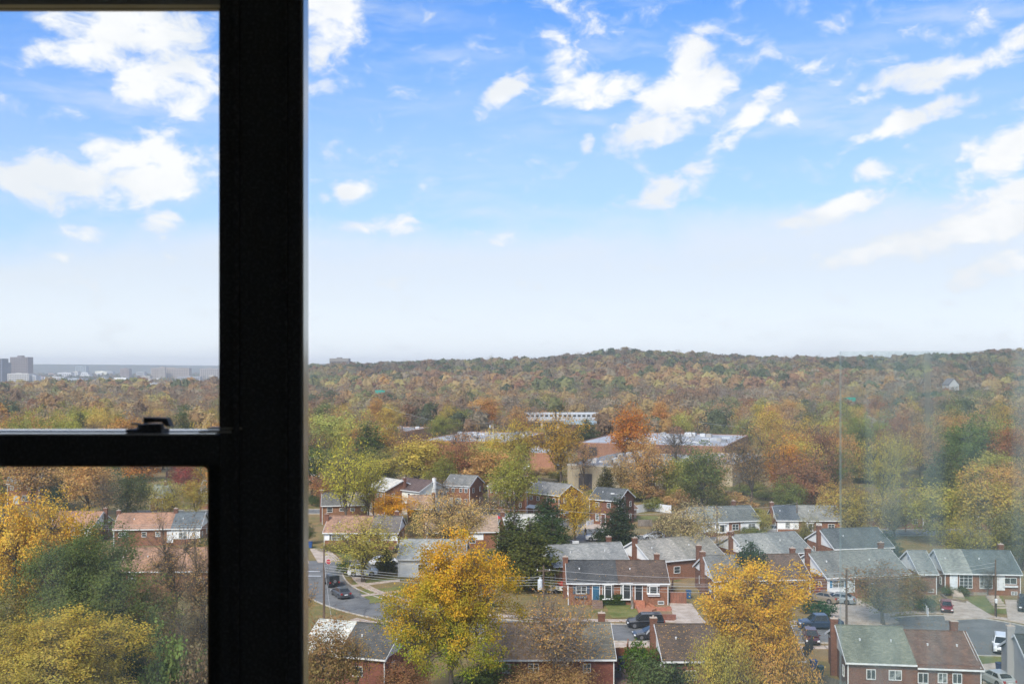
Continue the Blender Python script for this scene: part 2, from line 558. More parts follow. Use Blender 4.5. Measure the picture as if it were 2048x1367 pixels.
def ground_mat():
    m = newmat('autumn_ground', (.2, .16, .08), .97)
    nt = m.node_tree; b = nt.nodes['Principled BSDF']; L = nt.links.new
    b.inputs['Specular IOR Level'].default_value = .15
    tc = nn(nt, 'ShaderNodeTexCoord')
    def ns(s, d=6, r=.6):
        n = nn(nt, 'ShaderNodeTexNoise'); n.inputs['Scale'].default_value = s; n.inputs['Detail'].default_value = d; n.inputs['Roughness'].default_value = r
        L(tc.outputs['Object'], n.inputs['Vector']); return n.outputs['Fac']
    a = mixc(nt, maprange(nt, ns(.09, 8), .4, .6), (.165, .15, .055), (.23, .165, .085))
    a = mixc(nt, maprange(nt, ns(.5, 10, .7), .42, .68), a, (.30, .195, .08))
    a = mixc(nt, maprange(nt, ns(.22, 6), .55, .7), a, (.10, .12, .035))
    g = ns(6, 8, .8)
    a = mixc(nt, 1.0, a, mixc(nt, g, (.6, .6, .6), (1.4, 1.4, 1.4)), 'MULTIPLY')
    # beyond the town the ground is woodland floor and bare canopy, mixed in broad patches
    sp = nn(nt, 'ShaderNodeSeparateXYZ'); L(tc.outputs['Object'], sp.inputs[0])
    w = mixc(nt, maprange(nt, ns(.012, 9, .7), .35, .65), (.075, .06, .035), (.13, .08, .045))
    f2 = maprange(nt, sp.outputs[1], 560, 700)
    a = mixc(nt, f2, a, w)
    w2 = mixc(nt, maprange(nt, ns(.006, 8, .7), .4, .6), (.022, .045, .030), (.05, .055, .035))
    a = mixc(nt, maprange(nt, sp.outputs[1], 3200, 4500), a, w2)
    L(a, b.inputs['Base Color'])
    return m


# ------------------------------------------------------------------ ground
def build_ground():
    def axis(dense, lim, step):
        v = [0.0]; s = step
        while v[-1] < lim:
            if v[-1] > dense: s *= 1.07
            v.append(v[-1] + s)
        return v
    xp = axis(300, 9000, 22)
    xs = np.array([-t for t in xp[:0:-1]] + xp)
    ys = np.array([-500, -100] + list(np.arange(0, 1800, 24)) + list(np.arange(1800, 5000, 160)) + list(np.arange(5000, 6600, 70)) + [6800, 7500, 9300])
    X, Y = np.meshgrid(xs, ys)
    Z = terrain(X, Y)
    nx, ny = len(xs), len(ys)
    me = bpy.data.meshes.new('ground')
    V = np.c_[X.ravel(), Y.ravel(), Z.ravel()]
    Fc = [(j*nx+i, j*nx+i+1, (j+1)*nx+i+1, (j+1)*nx+i) for j in range(ny-1) for i in range(nx-1)]
    me.from_pydata(V.tolist(), [], Fc)
    me.polygons.foreach_set('use_smooth', [True]*len(me.polygons))
    me.materials.append(ground_mat())
    return tag(mesh_obj('ground', me), kind='structure')


build_ground()

# ------------------------------------------------------------------ roads
ROADS = {
    'main': ([(-34, 176), (-32.5, 166), (-30, 157), (-26.5, 150), (-21.5, 143.5), (-15, 138), (-8, 133.5), (0, 130.2), (10, 128.6), (25, 128), (40, 127.6), (58, 127)], 8.2),
    'second': ([(-75, 170), (-50, 171.5), (-34, 172.5), (-18, 173), (-6, 176), (4, 184), (13, 193), (24, 198.5), (36, 199.5), (52, 203), (75, 206), (110, 207)], 7.6),
    'third': ([(15, 194), (17, 205), (13, 218), (2, 228), (-14, 233), (-34, 236), (-60, 236), (-90, 234)], 7.0),
}


def resample(pts, step=1.5):
    out = [np.array(pts[0], float)]
    # Catmull-Rom through the points
    P = [np.array(p, float) for p in pts]
    P = [2*P[0]-P[1]] + P + [2*P[-1]-P[-2]]
    for i in range(1, len(P)-2):
        n = max(2, int(np.linalg.norm(P[i+1]-P[i])/step))
        for k in range(1, n+1):
            t = k/n
            a, b, c, d = P[i-1], P[i], P[i+1], P[i+2]
            out.append(.5*((2*b)+(-a+c)*t+(2*a-5*b+4*c-d)*t*t+(-a+3*b-3*c+d)*t**3))
    return np.array(out)


def normals2(p):
    t = np.gradient(p, axis=0)
    t /= np.linalg.norm(t, axis=1)[:, None]
    return np.c_[-t[:, 1], t[:, 0]]


RC = {k: (resample(p), w) for k, (p, w) in ROADS.items()}
CULS = (57.5, 127.5, 9.6)


def on_road(x, y, pad=0.0, skip=None):
    for k, (p, w) in RC.items():
        if k == skip: continue
        if np.min(np.hypot(p[:, 0]-x, p[:, 1]-y)) < w/2 + pad: return True
    if skip != 'cul' and hypot(x-CULS[0], y-CULS[1]) < CULS[2]+pad: return True
    return False


def ribbon(name, c, wl, wr, z, mat, parent=None, thick=0):
    n = normals2(c)
    a, b = c + n*wl, c - n*wr
    m = MB()
    for i in range(len(c)-1):
        if thick:
            q = [(*a[i], z-thick), (*a[i+1], z-thick), (*b[i+1], z-thick), (*b[i], z-thick)]
            q2 = [(p[0], p[1], z) for p in q]
            base = len(m.v); m.v += q + q2
            m.f += [(base, base+1, base+5, base+4), (base+2, base+3, base+7, base+6), (base+4, base+5, base+6, base+7)]
            if i == 0: m.f.append((base+3, base, base+4, base+7))
            if i == len(c)-2: m.f.append((base+1, base+2, base+6, base+5))
        else:
            m.quad((*b[i], z), (*b[i+1], z), (*a[i+1], z), (*a[i], z))
    return m.build(name, mat, parent)


zz = .02
for k, (p, w) in RC.items():
    tag(ribbon('road', p, w/2, w/2, zz, M['asphalt']), kind='structure')
    zz += .004
mb = MB()
mb.quad(*[(CULS[0]+CULS[2]*cos(t)*1.12, CULS[1]+CULS[2]*sin(t), zz) for t in np.linspace(0, 2*pi, 49)[:-1]])
tag(mb.build('road', M['asphalt']), kind='structure')


def runs(c, ok):
    out, cur = [], []
    for q, o in zip(c, ok):
        if o: cur.append(q)
        else:
            if len(cur) > 2: out.append(np.array(cur))
            cur = []
    if len(cur) > 2: out.append(np.array(cur))
    return out


# kerbs on both sides, broken at the junctions
for k, (p, w) in RC.items():
    n = normals2(p)
    for s in (1, -1):
        e = p + s*n*(w/2+.09)
        ok = [not on_road(q[0], q[1], -.2, skip=k) for q in e]
        for r in runs(e, ok):
            tag(ribbon('kerb', r, .09, .09, .14, M['kerb'], thick=.14), kind='structure')
th = np.linspace(0, 2*pi, 60)
e = np.c_[CULS[0]+(CULS[2]*1.12+.09)*np.cos(th), CULS[1]+(CULS[2]+.09)*np.sin(th)]
for r in runs(e, [not on_road(q[0], q[1], -.1, skip='cul') for q in e]):
    tag(ribbon('kerb', r, .09, .09, .14, M['kerb'], thick=.14), kind='structure')

# pavements laid in slabs with open joints
SLABS = {}


def pavement(name, pts, width=1.35, z=.07, slab=1.5):
    c = resample(pts, slab)
    d = normals2(c)
    root = MB()
    under = ribbon(name, c, width/2-.02, width/2-.02, .05, M['black'])
    tag(under, kind='structure')
    for i in range(len(c)-1):
        a, b = c[i], c[i+1]
        mid = (a+b)/2; L_ = np.linalg.norm(b-a)
        me = cached(('slab', round(L_, 1), width), lambda: MB().box(-L_/2+.02, -width/2, -.06, L_/2-.02, width/2, 0).mesh('paving_slab', M['slab']))
        mesh_obj('paving_slab', me, under, (mid[0], mid[1], z + random.uniform(-.006, .006)), atan2(b[1]-a[1], b[0]-a[0]))


off = RC['main'][0] + normals2(RC['main'][0])*(-1)*0
pm, wm = RC['main']; nm = normals2(pm)
left_side = pm + nm*(wm/2+2.0)      # the side with the houses beyond the street
sel = [q for q in left_side if not on_road(q[0], q[1], 1.0, skip='main') and q[0] < 46 and q[1] < 166]
pavement('pavement', [sel[i] for i in range(0, len(sel), 3)])
near = pm - nm*(wm/2+1.9)
sel = [q for q in near if -22 < q[0] < 46]
pavement('pavement', [sel[i] for i in range(0, len(sel), 3)])
cc = [(CULS[0]+(CULS[2]*1.12+2.0)*cos(t), CULS[1]+(CULS[2]+1.9)*sin(t)) for t in np.linspace(radians(150), radians(8), 12)]
pavement('pavement', cc)


def patch(name, px, mat, z=.05, thick=0, kind='structure', jitter=0.0, world=False):
    pts = [p if world else gp(*p) for p in px]
    if jitter:
        q = []
        for i, p in enumerate(pts):
            r = pts[(i+1) % len(pts)]
            for k in range(5):
                t = k/5
                q.append((p[0]+(r[0]-p[0])*t+random.uniform(-jitter, jitter), p[1]+(r[1]-p[1])*t+random.uniform(-jitter, jitter)))
        pts = q
    m = MB()
    P = [(x, y, z) for x, y in pts]
    area = sum(P[i][0]*P[(i+1) % len(P)][1]-P[(i+1) % len(P)][0]*P[i][1] for i in range(len(P)))
    if area < 0: P = P[::-1]
    if thick: m.prism([(x, y, z-thick) for x, y, _ in P], (0, 0, thick))
    else: m.quad(*P)
    return tag(m.build(name, mat), kind=kind)


# drives and lawns
patch('driveway', [(1338, 1206), (1383, 1208), (1412, 1248), (1352, 1250)], M['concrete'], .16, .16)
patch('driveway', [(1672, 1190), (1712, 1196), (1800, 1246), (1682, 1256), (1640, 1210)], M['concrete'], .16, .16)
patch('driveway', [(1878, 1200), (1935, 1203), (1990, 1236), (1890, 1240)], M['concrete'], .16, .16)
patch('driveway', [(2010, 1200), (2120, 1206), (2140, 1246), (2016, 1242)], M['concrete'], .16, .16)
patch('driveway', [(560, 1090), (610, 1090), (618, 1126), (555, 1126)], M['concrete'], .16, .16)
patch('driveway', [(620, 1098), (655, 1097), (683, 1122), (636, 1125)], M['concrete'], .16, .16)
patch('driveway', [(1225, 1286), (1300, 1286), (1310, 1292), (1228, 1296)], M['concrete'], .16, .16)
patch('driveway', [(1960, 1330), (2000, 1326), (2016, 1352), (1966, 1367)], M['concrete'], .16, .16)
patch('driveway', [(1172, 1046), (1225, 1043), (1222, 1056), (1160, 1058)], M['concrete'], .16, .16)
patch('driveway', [(1440, 1064), (1500, 1060), (1600, 1066), (1640, 1075), (1430, 1080)], M['concrete'], .15, .15)
patch('driveway', [(735, 1012), (800, 1010), (800, 1030), (730, 1034)], M['concrete'], .16, .16)
patch('lawn', [(1208, 1207), (1272, 1206), (1281, 1233), (1224, 1236)], M['lawn'], .06, jitter=.15)
patch('lawn', [(705, 1160), (800, 1156), (800, 1162), (712, 1172)], M['lawn'], .06, jitter=.3)
patch('lawn', [(716, 1180), (812, 1172), (830, 1192), (742, 1206)], M['lawn'], .06, jitter=.3)
patch('lawn', [(668, 1104), (745, 1102), (750, 1114), (690, 1120)], M['lawn'], .06, jitter=.3)
patch('lawn', [(1930, 1192), (2005, 1192), (2016, 1228), (1955, 1224)], M['lawn'], .06, jitter=.2)
patch('lawn', [(1268, 1031), (1330, 1032), (1330, 1040), (1268, 1042)], M['lawn'], .06, jitter=.3)
patch('lawn', [(1500, 1070), (1600, 1062), (1640, 1066), (1600, 1080)], M['lawn'], .07, jitter=.3)
patch('lawn', [(1955, 1312), (2030, 1310), (2040, 1328), (1962, 1328)], M['lawn'], .06, jitter=.2)
patch('garden_path', [(704, 1170), (800, 1158), (800, 1162), (706, 1173)], M['slab'], .09, .09)
patch('garden_path', [(722, 1190), (800, 1180), (802, 1184), (726, 1193)], M['slab'], .09, .09)
patch('lane', [(1228, 1320), (1244, 1320), (1262, 1367), (1230, 1367)], noise_mat('brown_paving', (.16, .10, .08), (.24, .16, .13), 2), .05)
# stop line at the junction
patch('road_marking', [(600, 1150.6), (642, 1151), (642, 1152), (600, 1151.6)], M['plate'], .045)
patch('road_marking', [(600, 1141.5), (640, 1142), (640, 1142.9), (600, 1142.4)], M['plate'], .045)
# ------------------------------------------------------------------ buildings
FOOT = []      # footprints (x, y, radius) kept clear of scattered trees
BR = (.235, .105, .062)
BRD = (.17, .078, .052)
C_DARK, C_GREY, C_LGREY = (.105, .118, .128), (.21, .22, .225), (.33, .34, .345)
C_BROWN, C_TAN, C_PINK, C_GREEN = (.155, .118, .10), (.36, .255, .20), (.42, .25, .18), (.20, .225, .185)
C_RBROWN, C_BLUE = (.19, .118, .095), (.15, .185, .22)


def frame_mesh(w, h, t=.07, d=.09, mull=0, bars=0):
    m = MB()
    m.box(0, -d, 0, t, 0, h).box(w-t, -d, 0, w, 0, h).box(t, -d, h-t, w-t, 0, h).box(t, -d-.03, 0, w-t, 0, t)
    for i in range(1, mull+1):
        x = w*i/(mull+1); m.box(x-.03, -d+.01, t, x+.03, 0, h-t)
    for i in range(1, bars+1):
        z = h*i/(bars+1); m.box(t, -d+.015, z-.02, w-t, -.005, z+.02)
    return m


def window(par, x, z, w, h, face='front', L=0, D=0, mull=0, bars=1, lab=None, trim='trim'):
    """face front (y = 0), back (y = D), left (x = 0), right (x = L); x runs along the face"""
    w, h = round(w, 2), round(h, 2)
    fm = cached(('fr', w, h, mull, bars), lambda: frame_mesh(w, h, mull=mull, bars=bars).mesh('window', M['trim']))
    pm_ = cached(('pn', w, h), lambda: MB().box(.06, -.05, .06, w-.06, .004, h-.06).mesh('pane', M['glass']))
    loc, rz = {'front': ((x, -.002, z), 0), 'back': ((x+w, D+.002, z), pi), 'left': ((-.002, x+w, z), -pi/2), 'right': ((L+.002, x, z), pi/2)}[face]
    o = mesh_obj('window', fm, par, loc, rz)
    if lab: o['label'] = lab
    mesh_obj('pane', pm_, o)
    return o


def door(par, x, z, col, face='front', L=0, D=0, w=.95, h=2.1, lab=None):
    dm = cached(('door', w, h), lambda: MB().box(0, -.06, 0, w, 0, h).box(.15, -.09, h*.55, w-.15, -.06, h-.2).box(.15, -.08, .2, w-.15, -.06, h*.45).mesh('door', M['paint']))
    fr = cached(('doorfr', w, h), lambda: MB().box(-.1, -.1, 0, 0, 0, h+.1).box(w, -.1, 0, w+.1, 0, h+.1).box(0, -.1, h, w, 0, h+.1).mesh('door_frame', M['trim']))
    hd = cached('handle', lambda: MB().box(0, -.12, 0, .05, -.06, .14).mesh('handle', M['rim']))
    loc, rz = {'front': ((x, -.002, z), 0), 'left': ((-.002, x+w, z), -pi/2), 'right': ((L+.002, x, z), pi/2)}[face]
    d = mesh_obj('door', dm, par, loc, rz, color=col)
    if lab: d['label'] = lab
    mesh_obj('door_frame', fr, d); mesh_obj('handle', hd, d, (w-.14, 0, 1.0))


def chimney(par, x, y, top, base=0.0, w=.75, d=.55, col=BRD, lab=None, white=False):
    key = ('chim', round(top-base, 1), w, d, white)
    cm = cached(key, lambda: MB().box(-w/2, -d/2, 0, w/2, d/2, top-base).box(-w/2-.05, -d/2-.05, top-base-.3, w/2+.05, d/2+.05, top-base-.12).mesh('chimney', M['siding'] if white else M['brick']))
    c = mesh_obj('chimney', cm, par, (x, y, base), color=col)
    cp = cached(('cap', w, d), lambda: MB().box(-w/2-.03, -d/2-.03, 0, w/2+.03, d/2+.03, .06).tube((0, 0, .06), (0, 0, .26), .11, .10, 8).mesh('chimney_cap', M['concrete']))
    mesh_obj('chimney_cap', cp, c, (0, 0, top-base+.001))
    if lab: c['label'] = lab


LITTER = []


def house(label, eL, eR, hz=3.15, D=8.6, rise=2.25, roofs=((1.0, C_GREY, None),), gable='white', brick=BR, upper=None,
          feats=(), chim=(), lwin=True, rwin=True, gw=2, storeys=1, cat='house', name='brick_house', group=None, drop=0.0, down=True, upcol=(.84, .84, .82), vents=1, hip=False, wallcol=None, litter=0):
    s_ = rise/(D/2)
    o, og = .38, .28
    ze = hz - s_*o
    a, b = np.array(gp(*eL, z=ze)), np.array(gp(*eR, z=ze))
    ux = (b-a); W = np.linalg.norm(ux); ux /= W
    uy = np.array((-ux[1], ux[0]))
    org = a + ux*og + uy*o
    L = W - 2*og
    rz = atan2(ux[1], ux[0])
    r = empty(name, (org[0], org[1], 0), rz)
    tag(r, label, cat, group)
    for tx in np.linspace(0.1, .9, 3):
        c = org + ux*L*tx + uy*D/2
        FOOT.append((c[0], c[1], max(D*.62, L*.2)))
    wmat = M['brick'] if wallcol is None else M['siding']
    # walls as one shell with brick gable if wanted
    m = MB()
    m.quad((0, 0, 0), (L, 0, 0), (L, 0, hz), (0, 0, hz)).quad((L, D, 0), (0, D, 0), (0, D, hz), (L, D, hz))
    if gable == 'brick':
        m.quad((0, D, 0), (0, 0, 0), (0, 0, hz), (0, D/2, hz+rise), (0, D, hz))
        m.quad((L, 0, 0), (L, D, 0), (L, D, hz), (L, D/2, hz+rise), (L, 0, hz))
    else:
        m.quad((0, D, 0), (0, 0, 0), (0, 0, hz), (0, D, hz)).quad((L, 0, 0), (L, D, 0), (L, D, hz), (L, 0, hz))
    m.build('wall', wmat, r, color=brick if wallcol is None else wallcol)
    if gable != 'brick':
        for x0, sx in ((0, -1), (L, 1)):
            g = MB(); g.prism([(x0-.04*(sx < 0), -.02, hz-.18), (x0-.04*(sx < 0), D+.02, hz-.18), (x0-.04*(sx < 0), D/2, hz+rise-.05)], (.04, 0, 0))
            g.build('gable_siding', M['siding'], r, color=upcol)
            v = MB(); v.box(x0-.05 if sx < 0 else x0+.02, D/2-.25, hz+rise*.45, x0-.02 if sx < 0 else x0+.05, D/2+.25, hz+rise*.45+.5)
            v.build('gable_vent', M['siding'], r, color=(.45, .45, .45))
    if upper:    # white boarded band above the brick on part of the front: (x0, x1, z0)
        for (x0, x1, z0) in upper:
            MB().box(x0*L, -.04, z0, x1*L, -.001, hz).build('siding_band', M['siding'], r, color=upcol)
            nb = int((hz-z0)/.2)
            mm = MB()
            for i in range(nb): mm.box(x0*L, -.055, z0+i*.2, x1*L, -.04, z0+i*.2+.02)
            mm.build('board_joint', M['trim'], r)
    # roof halves, each its own part
    x0 = -og
    t = .13
    nh = len(roofs)
    prev = 0
    for i, (fr, colr, lb) in enumerate(roofs):
        x1 = L*fr if i < nh-1 else L+og
        dz = 0 if i == 0 else -drop
        def pt(y): return hz + rise - s_*abs(y-D/2) + dz
        m = MB()
        prof = [(-o, pt(-o)), (D/2, pt(D/2)), (D+o, pt(D+o)), (D+o, pt(D+o)+t), (D/2, pt(D/2)+t), (-o, pt(-o)+t)]
        e0, e1 = (x0 + (.0 if i == 0 else .015)), x1
        m.prism([(e0, y, z) for y, z in prof[::-1]], (e1-e0, 0, 0))
        q = m.build('roof', M['shingle'], r, color=colr)
        if lb: q['label'] = lb
        MB().tube((e0, D/2, pt(D/2)+t+.01), (e1, D/2, pt(D/2)+t+.01), .09, .09, 6).build('ridge_cap', M['shingle'], q, color=tuple(c*.85 for c in colr))
        for k in range(vents):
            vx = x0 + (x1-x0)*(.25+.45*k+.08*((len(FOOT)*7) % 5)/5)
            vy = D*.28
            MB().tube((vx, vy, pt(vy)+t-.05), (vx, vy, pt(vy)+t+.16), .08, .07, 6).tube((vx, vy, pt(vy)+t+.16), (vx, vy, pt(vy)+t+.22), .13, .1, 6).build('roof_vent', M['trim'], q)
        MB().box(e0+.01, -o-.11, pt(-o)-.04, e1-.01, -o-.002, pt(-o)+.12).build('gutter', M['trim'], r)
        x0 = x1
    if litter:
        LITTER.append((r, L, D, hz, rise, s_, og, o, t, litter))
    dzR = 0 if nh == 1 else -drop
    for xx, dd in ((-og-.045, 0), (L+og+.005, dzR)):
        m = MB()
        for (ya, yb) in ((-o, D/2), (D/2, D+o)):
            za = hz+rise-s_*abs(ya-D/2)+dd; zb = hz+rise-s_*abs(yb-D/2)+dd
            m.prism([(xx, ya, za-.12), (xx, yb, zb-.12), (xx, yb, zb+.14), (xx, ya, za+.14)][::-1], (.04, 0, 0))
        m.build('rake_board', M['trim'], r)
    if down:
        for xx in (-.02, L+.02):
            MB().box(xx-.05, -.14, 0, xx+.05, -.04, hz-.15).build('downspout', M['trim'], r)
    for f in feats:
        k = f[0]
        if k == 'win': window(r, f[1]*L, f[2], f[3], f[4], mull=f[5] if len(f) > 5 else 0, bars=f[6] if len(f) > 6 else 1)
        elif k == 'shut':
            window(r, f[1]*L, f[2], f[3], f[4], mull=f[5])
            for xx in (f[1]*L-.42, f[1]*L+f[3]+.04): MB().box(xx, -.07, f[2], xx+.38, -.002, f[2]+f[4]).build('shutter', M['paint'], r, color=f[6])
        elif k == 'bay':
            w, h = f[3], f[4]
            m = MB(); x, z = f[1]*L, f[2]
            m.box(x, -.52, z+h, x+w, 0, z+h+.14)
            by = m.build('bay_window', M['trim'], r)
            MB().box(x, -.5, z-.12, x+w, 0, z).build('sill', M['trim'], by)
            fm = frame_mesh(w*.62, h, .09, .07).build('frame', M['trim'], by, (x+w*.19, -.42, z))
            MB().box(x+w*.19+.08, -.46, z+.08, x+w*.81-.08, -.43, z+h-.08).build('pane', M['glass'], by)
            for (p, q) in (((x, 0), (x+w*.19, -.42)), ((x+w*.81, -.42), (x+w, 0))):
                MB().prism([(p[0], p[1], z), (q[0], q[1], z), (q[0], q[1], z+h), (p[0], p[1], z+h)], (0, .04, 0)).build('side_light', M['trim'], by)
                a_, b_ = np.array(p), np.array(q); pa, pb = a_+(b_-a_)*.25, a_+(b_-a_)*.75
                MB().prism([(pa[0], pa[1]-.02, z+.12), (pb[0], pb[1]-.02, z+.12), (pb[0], pb[1]-.02, z+h-.12), (pa[0], pa[1]-.02, z+h-.12)], (0, .01, 0)).build('pane', M['glass'], by)
        elif k == 'door': door(r, f[1]*L, f[2], f[3], lab=f[4] if len(f) > 4 else None)
        elif k == 'steps':
            n = f[2]
            for i in range(n):
                MB().box(f[1]*L, -.9-.32*(n-i), 0, f[1]*L+1.5, -.9-.32*(n-i-1)-.003, .17*(i+1)-.0).build('step', M['brick'] if len(f) > 3 else M['slab'], r, color=(.42, .17, .10) if f[3:] != (2,) else (.2, .13, .1))
            MB().box(f[1]*L, -.9, 0, f[1]*L+1.5, -.12, .17*(n+.6)).build('landing', M['brick'] if len(f) > 3 else M['slab'], r, color=(.42, .17, .10) if f[3:] != (2,) else (.2, .13, .1))
        elif k == 'boxsill': MB().box(f[1]*L, -.3, f[2], f[1]*L+f[3], -.01, f[2]+.25).build('window_box', M['paint'], r, color=f[4])
        elif k == 'awning':
            x, z, w = f[1]*L, f[2], f[3]
            MB().prism([(x, 0, z+.5), (x, -1.3, z), (x, -1.3, z-.08), (x, 0, z+.42)][::-1], (w, 0, 0)).build('awning', M['trim'], r)
            for xx in (x+.1, x+w-.1): MB().tube((xx, -1.2, 0), (xx, -1.2, z), .04, .04, 6).build('post', M['trim'], r)
    if lwin:
        hs = [1.1] if storeys == 1 else [1.0, 3.7]
        for z in hs:
            for yy in ([.16, .68] if gw == 2 else [.2]):
                window(r, yy*D, z, .8, 1.15, 'left', L, D)
    if rwin:
        for z in ([1.1] if storeys == 1 else [1.0, 3.7]):
            for yy in [.2, .7]: window(r, yy*D, z, .8, 1.15, 'right', L, D)
    for c in chim:
        if c[0] == 'L': chimney(r, -.3, c[1]*D, hz+rise+.7, lab=None)
        elif c[0] == 'R': chimney(r, L+.3, c[1]*D, hz+rise+.7)
        elif c[0] == 'LW': chimney(r, -.3, c[1]*D, hz+rise+.7, white=True, col=(.36, .34, .33))
        elif c[0] == 'RW': chimney(r, L+.3, c[1]*D, hz+rise+.7, white=True, col=(.8, .8, .78))
        else: chimney(r, c[1]*L, c[2]*D, hz+rise+.9, base=hz+rise*.3)
    return r


W1 = lambda x, z=1.0, w=1.2, h=1.1, m=0, b=1: ('win', x, z, w, h, m, b)
BLUE = (.035, .12, .20)

# the duplex in the middle, across the street
house('brick duplex facing the street, half dark blue-grey roof and half brown roof, blue door',
      (1133, 1167), (1340, 1168), litter=40, hz=3.25, rise=2.15, D=9.4, roofs=((.5, (.085, .092, .102), 'dark blue-grey shingle roof'), (1, (.135, .10, .085), 'brown shingle roof')),
      feats=[('shut', .075, 1.6, 1.55, 1.15, 1, (.07, .10, .14)), ('boxsill', .06, 1.05, 1.8, (.08, .11, .15)), ('door', .245, .75, BLUE, 'blue front door'), ('bay', .34, 1.0, 1.7, 2.0),
             ('bay', .525, .95, 1.75, 2.15), ('door', .675, .75, (.03, .032, .035), 'black front door'), ('bay', .79, 1.75, 1.8, 1.1), ('boxsill', .80, 1.35, 1.7, (.75, .75, .75)), ('steps', .655, 4, 1), ('steps', .235, 4, 2), W1(.90, .15, .9, .5)],
      chim=[('L', .45), ('T', .94, .62)])
# duplex behind it
house('brick duplex with plain pale grey roof right behind the middle duplex',
      (1108, 1134), (1262, 1126), hz=3.2, rise=2.3, roofs=((1, (.29, .31, .325), None),), chim=[('T', .88, .6)], feats=[W1(.2), W1(.6)], vents=2)
house('brick duplex with weathered light grey roof and tall chimney by the street bend',
      (1303, 1126), (1452, 1112), hz=3.2, D=10.4, rise=2.4, roofs=((.5, (.34, .34, .33), None), (1, (.30, .30, .28), None)), chim=[('L', .45)], feats=[W1(.7), W1(.3)])
house('brick duplex with grey and brown roof and white gable behind the golden tree',
      (1427, 1163), (1625, 1159), hz=3.2, D=10.4, rise=2.5, roofs=((.42, C_GREY, 'grey shingle roof'), (1, C_BROWN, 'brown shingle roof')), chim=[('L', .5), ('T', .02, .9), ('T', .97, .55)], feats=[('door', .05, .4, (.6, .6, .6)), W1(.4), W1(.7)], brick=BRD)
house('brick and white boarded duplex with grey-green roof and blue shutters above the tan driveway',
      (1654, 1157), (1824, 1149), hz=3.3, rise=2.6, D=10.6, roofs=((.52, (.215, .235, .235), None), (1, (.25, .27, .27), None)), chim=[('L', .5), ('T', .96, .62)],
      upper=[(0, .32, .9)], feats=[('shut', .06, 1.7, 1.9, 1.05, 1, (.05, .2, .33)), ('door', .25, .9, (.6, .62, .62)), W1(.5), ('shut', .86, 1.6, 1.0, 1.1, 0, (.05, .07, .08))])
house('brick duplex with half pale and half slate blue roof facing the turning circle',
      (1888, 1147), (2046, 1150), hz=3.3, rise=2.5, D=9, roofs=((.36, (.30, .335, .33), None), (1, (.135, .17, .185), None)), chim=[('T', .93, .6)],
      feats=[('door', .07, .75, (.72, .74, .76)), ('win', .19, .95, 1.9, 2.0, 2, 3), ('win', .46, .95, 1.9, 2.0, 2, 3), ('door', .70, .75, (.7, .7, .7)), ('win', .78, 1.7, 1.9, .95, 1, 0), ('boxsill', .78, 1.25, 2.0, (.7, .7, .7)), ('steps', .05, 4), W1(.88, .1, .9, .5, 1)])
house('small grey gabled house with brick corner between two larger duplexes',
      (1838, 1149), (1878, 1149), hz=3.2, rise=2.5, roofs=((1, (.27, .30, .31), None),), feats=[W1(.5, .3, .9, .5)], gw=1, vents=0)
# near row, seen from behind
house('near brick duplex seen from behind with grey-green roof beside red-brown roof',
      (1692, 1326), (1969, 1336), hz=3.3, rise=2.25, D=11, drop=.28, roofs=((.52, (.215, .24, .20), 'grey-green shingle roof'), (1, C_RBROWN, 'red-brown shingle roof')), brick=BRD,
      upcol=(.66, .64, .58), chim=[('L', .55), ('T', .93, .52)], feats=[W1(.14, 1.5, .95, 1.05, 1, 0), W1(.31, 1.5, 1.3, 1.05, 1, 0), W1(.53, 1.3, 1.05, 1.1, 1, 0), W1(.68, 1.4, .95, 1.05, 1, 0), W1(.79, 1.4, .95, 1.05, 1, 0)], vents=2)
house('grey boarded house at the bottom right corner with grey chimney',
      (2066, 1352), (2250, 1360), hz=3.4, rise=2.5, D=10, roofs=((1, (.06, .065, .07), None),), wallcol=(.40, .38, .38), upcol=(.42, .40, .40), chim=[('LW', .62)], name='boarded_house')
house('near brick duplex with tan and mossy grey roof at the bottom centre',
      (966, 1321), (1233, 1320), litter=1300, hz=3.2, rise=2.3, D=10.4, roofs=((.62, (.42, .30, .205), 'tan shingle roof'), (1, (.20, .20, .175), 'mossy grey shingle roof')), brick=(.20, .075, .055),
      chim=[('T', .955, .62)], feats=[W1(.13, 1.65, .85, 1.0, 0, 1), W1(.33, 1.65, 1.15, 1.0, 1, 1), W1(.57, 1.7, .8, .8), W1(.76, 1.65, .85, 1.0, 1, 1)], rwin=False, lwin=False)
house('near duplex with white gable and dark brown mossy roof under the golden tree',
      (1325, 1324), (1612, 1323), litter=600, hz=3.2, rise=2.3, D=10.6, roofs=((.5, (.125, .095, .08), None), (1, (.15, .13, .115), None)), brick=(.20, .075, .055), chim=[('L', .55)], feats=[W1(.15), W1(.5), W1(.72)])
house('near brick duplex at bottom left, roof half white coated and half dark grey',
      (596, 1305), (771, 1321), litter=260, hz=3.2, rise=2.2, D=9, roofs=((.45, (.62, .66, .66), 'white coated roof'), (1, (.11, .115, .12), 'dark grey shingle roof')), brick=(.22, .085, .06), feats=[W1(.62), W1(.2)])
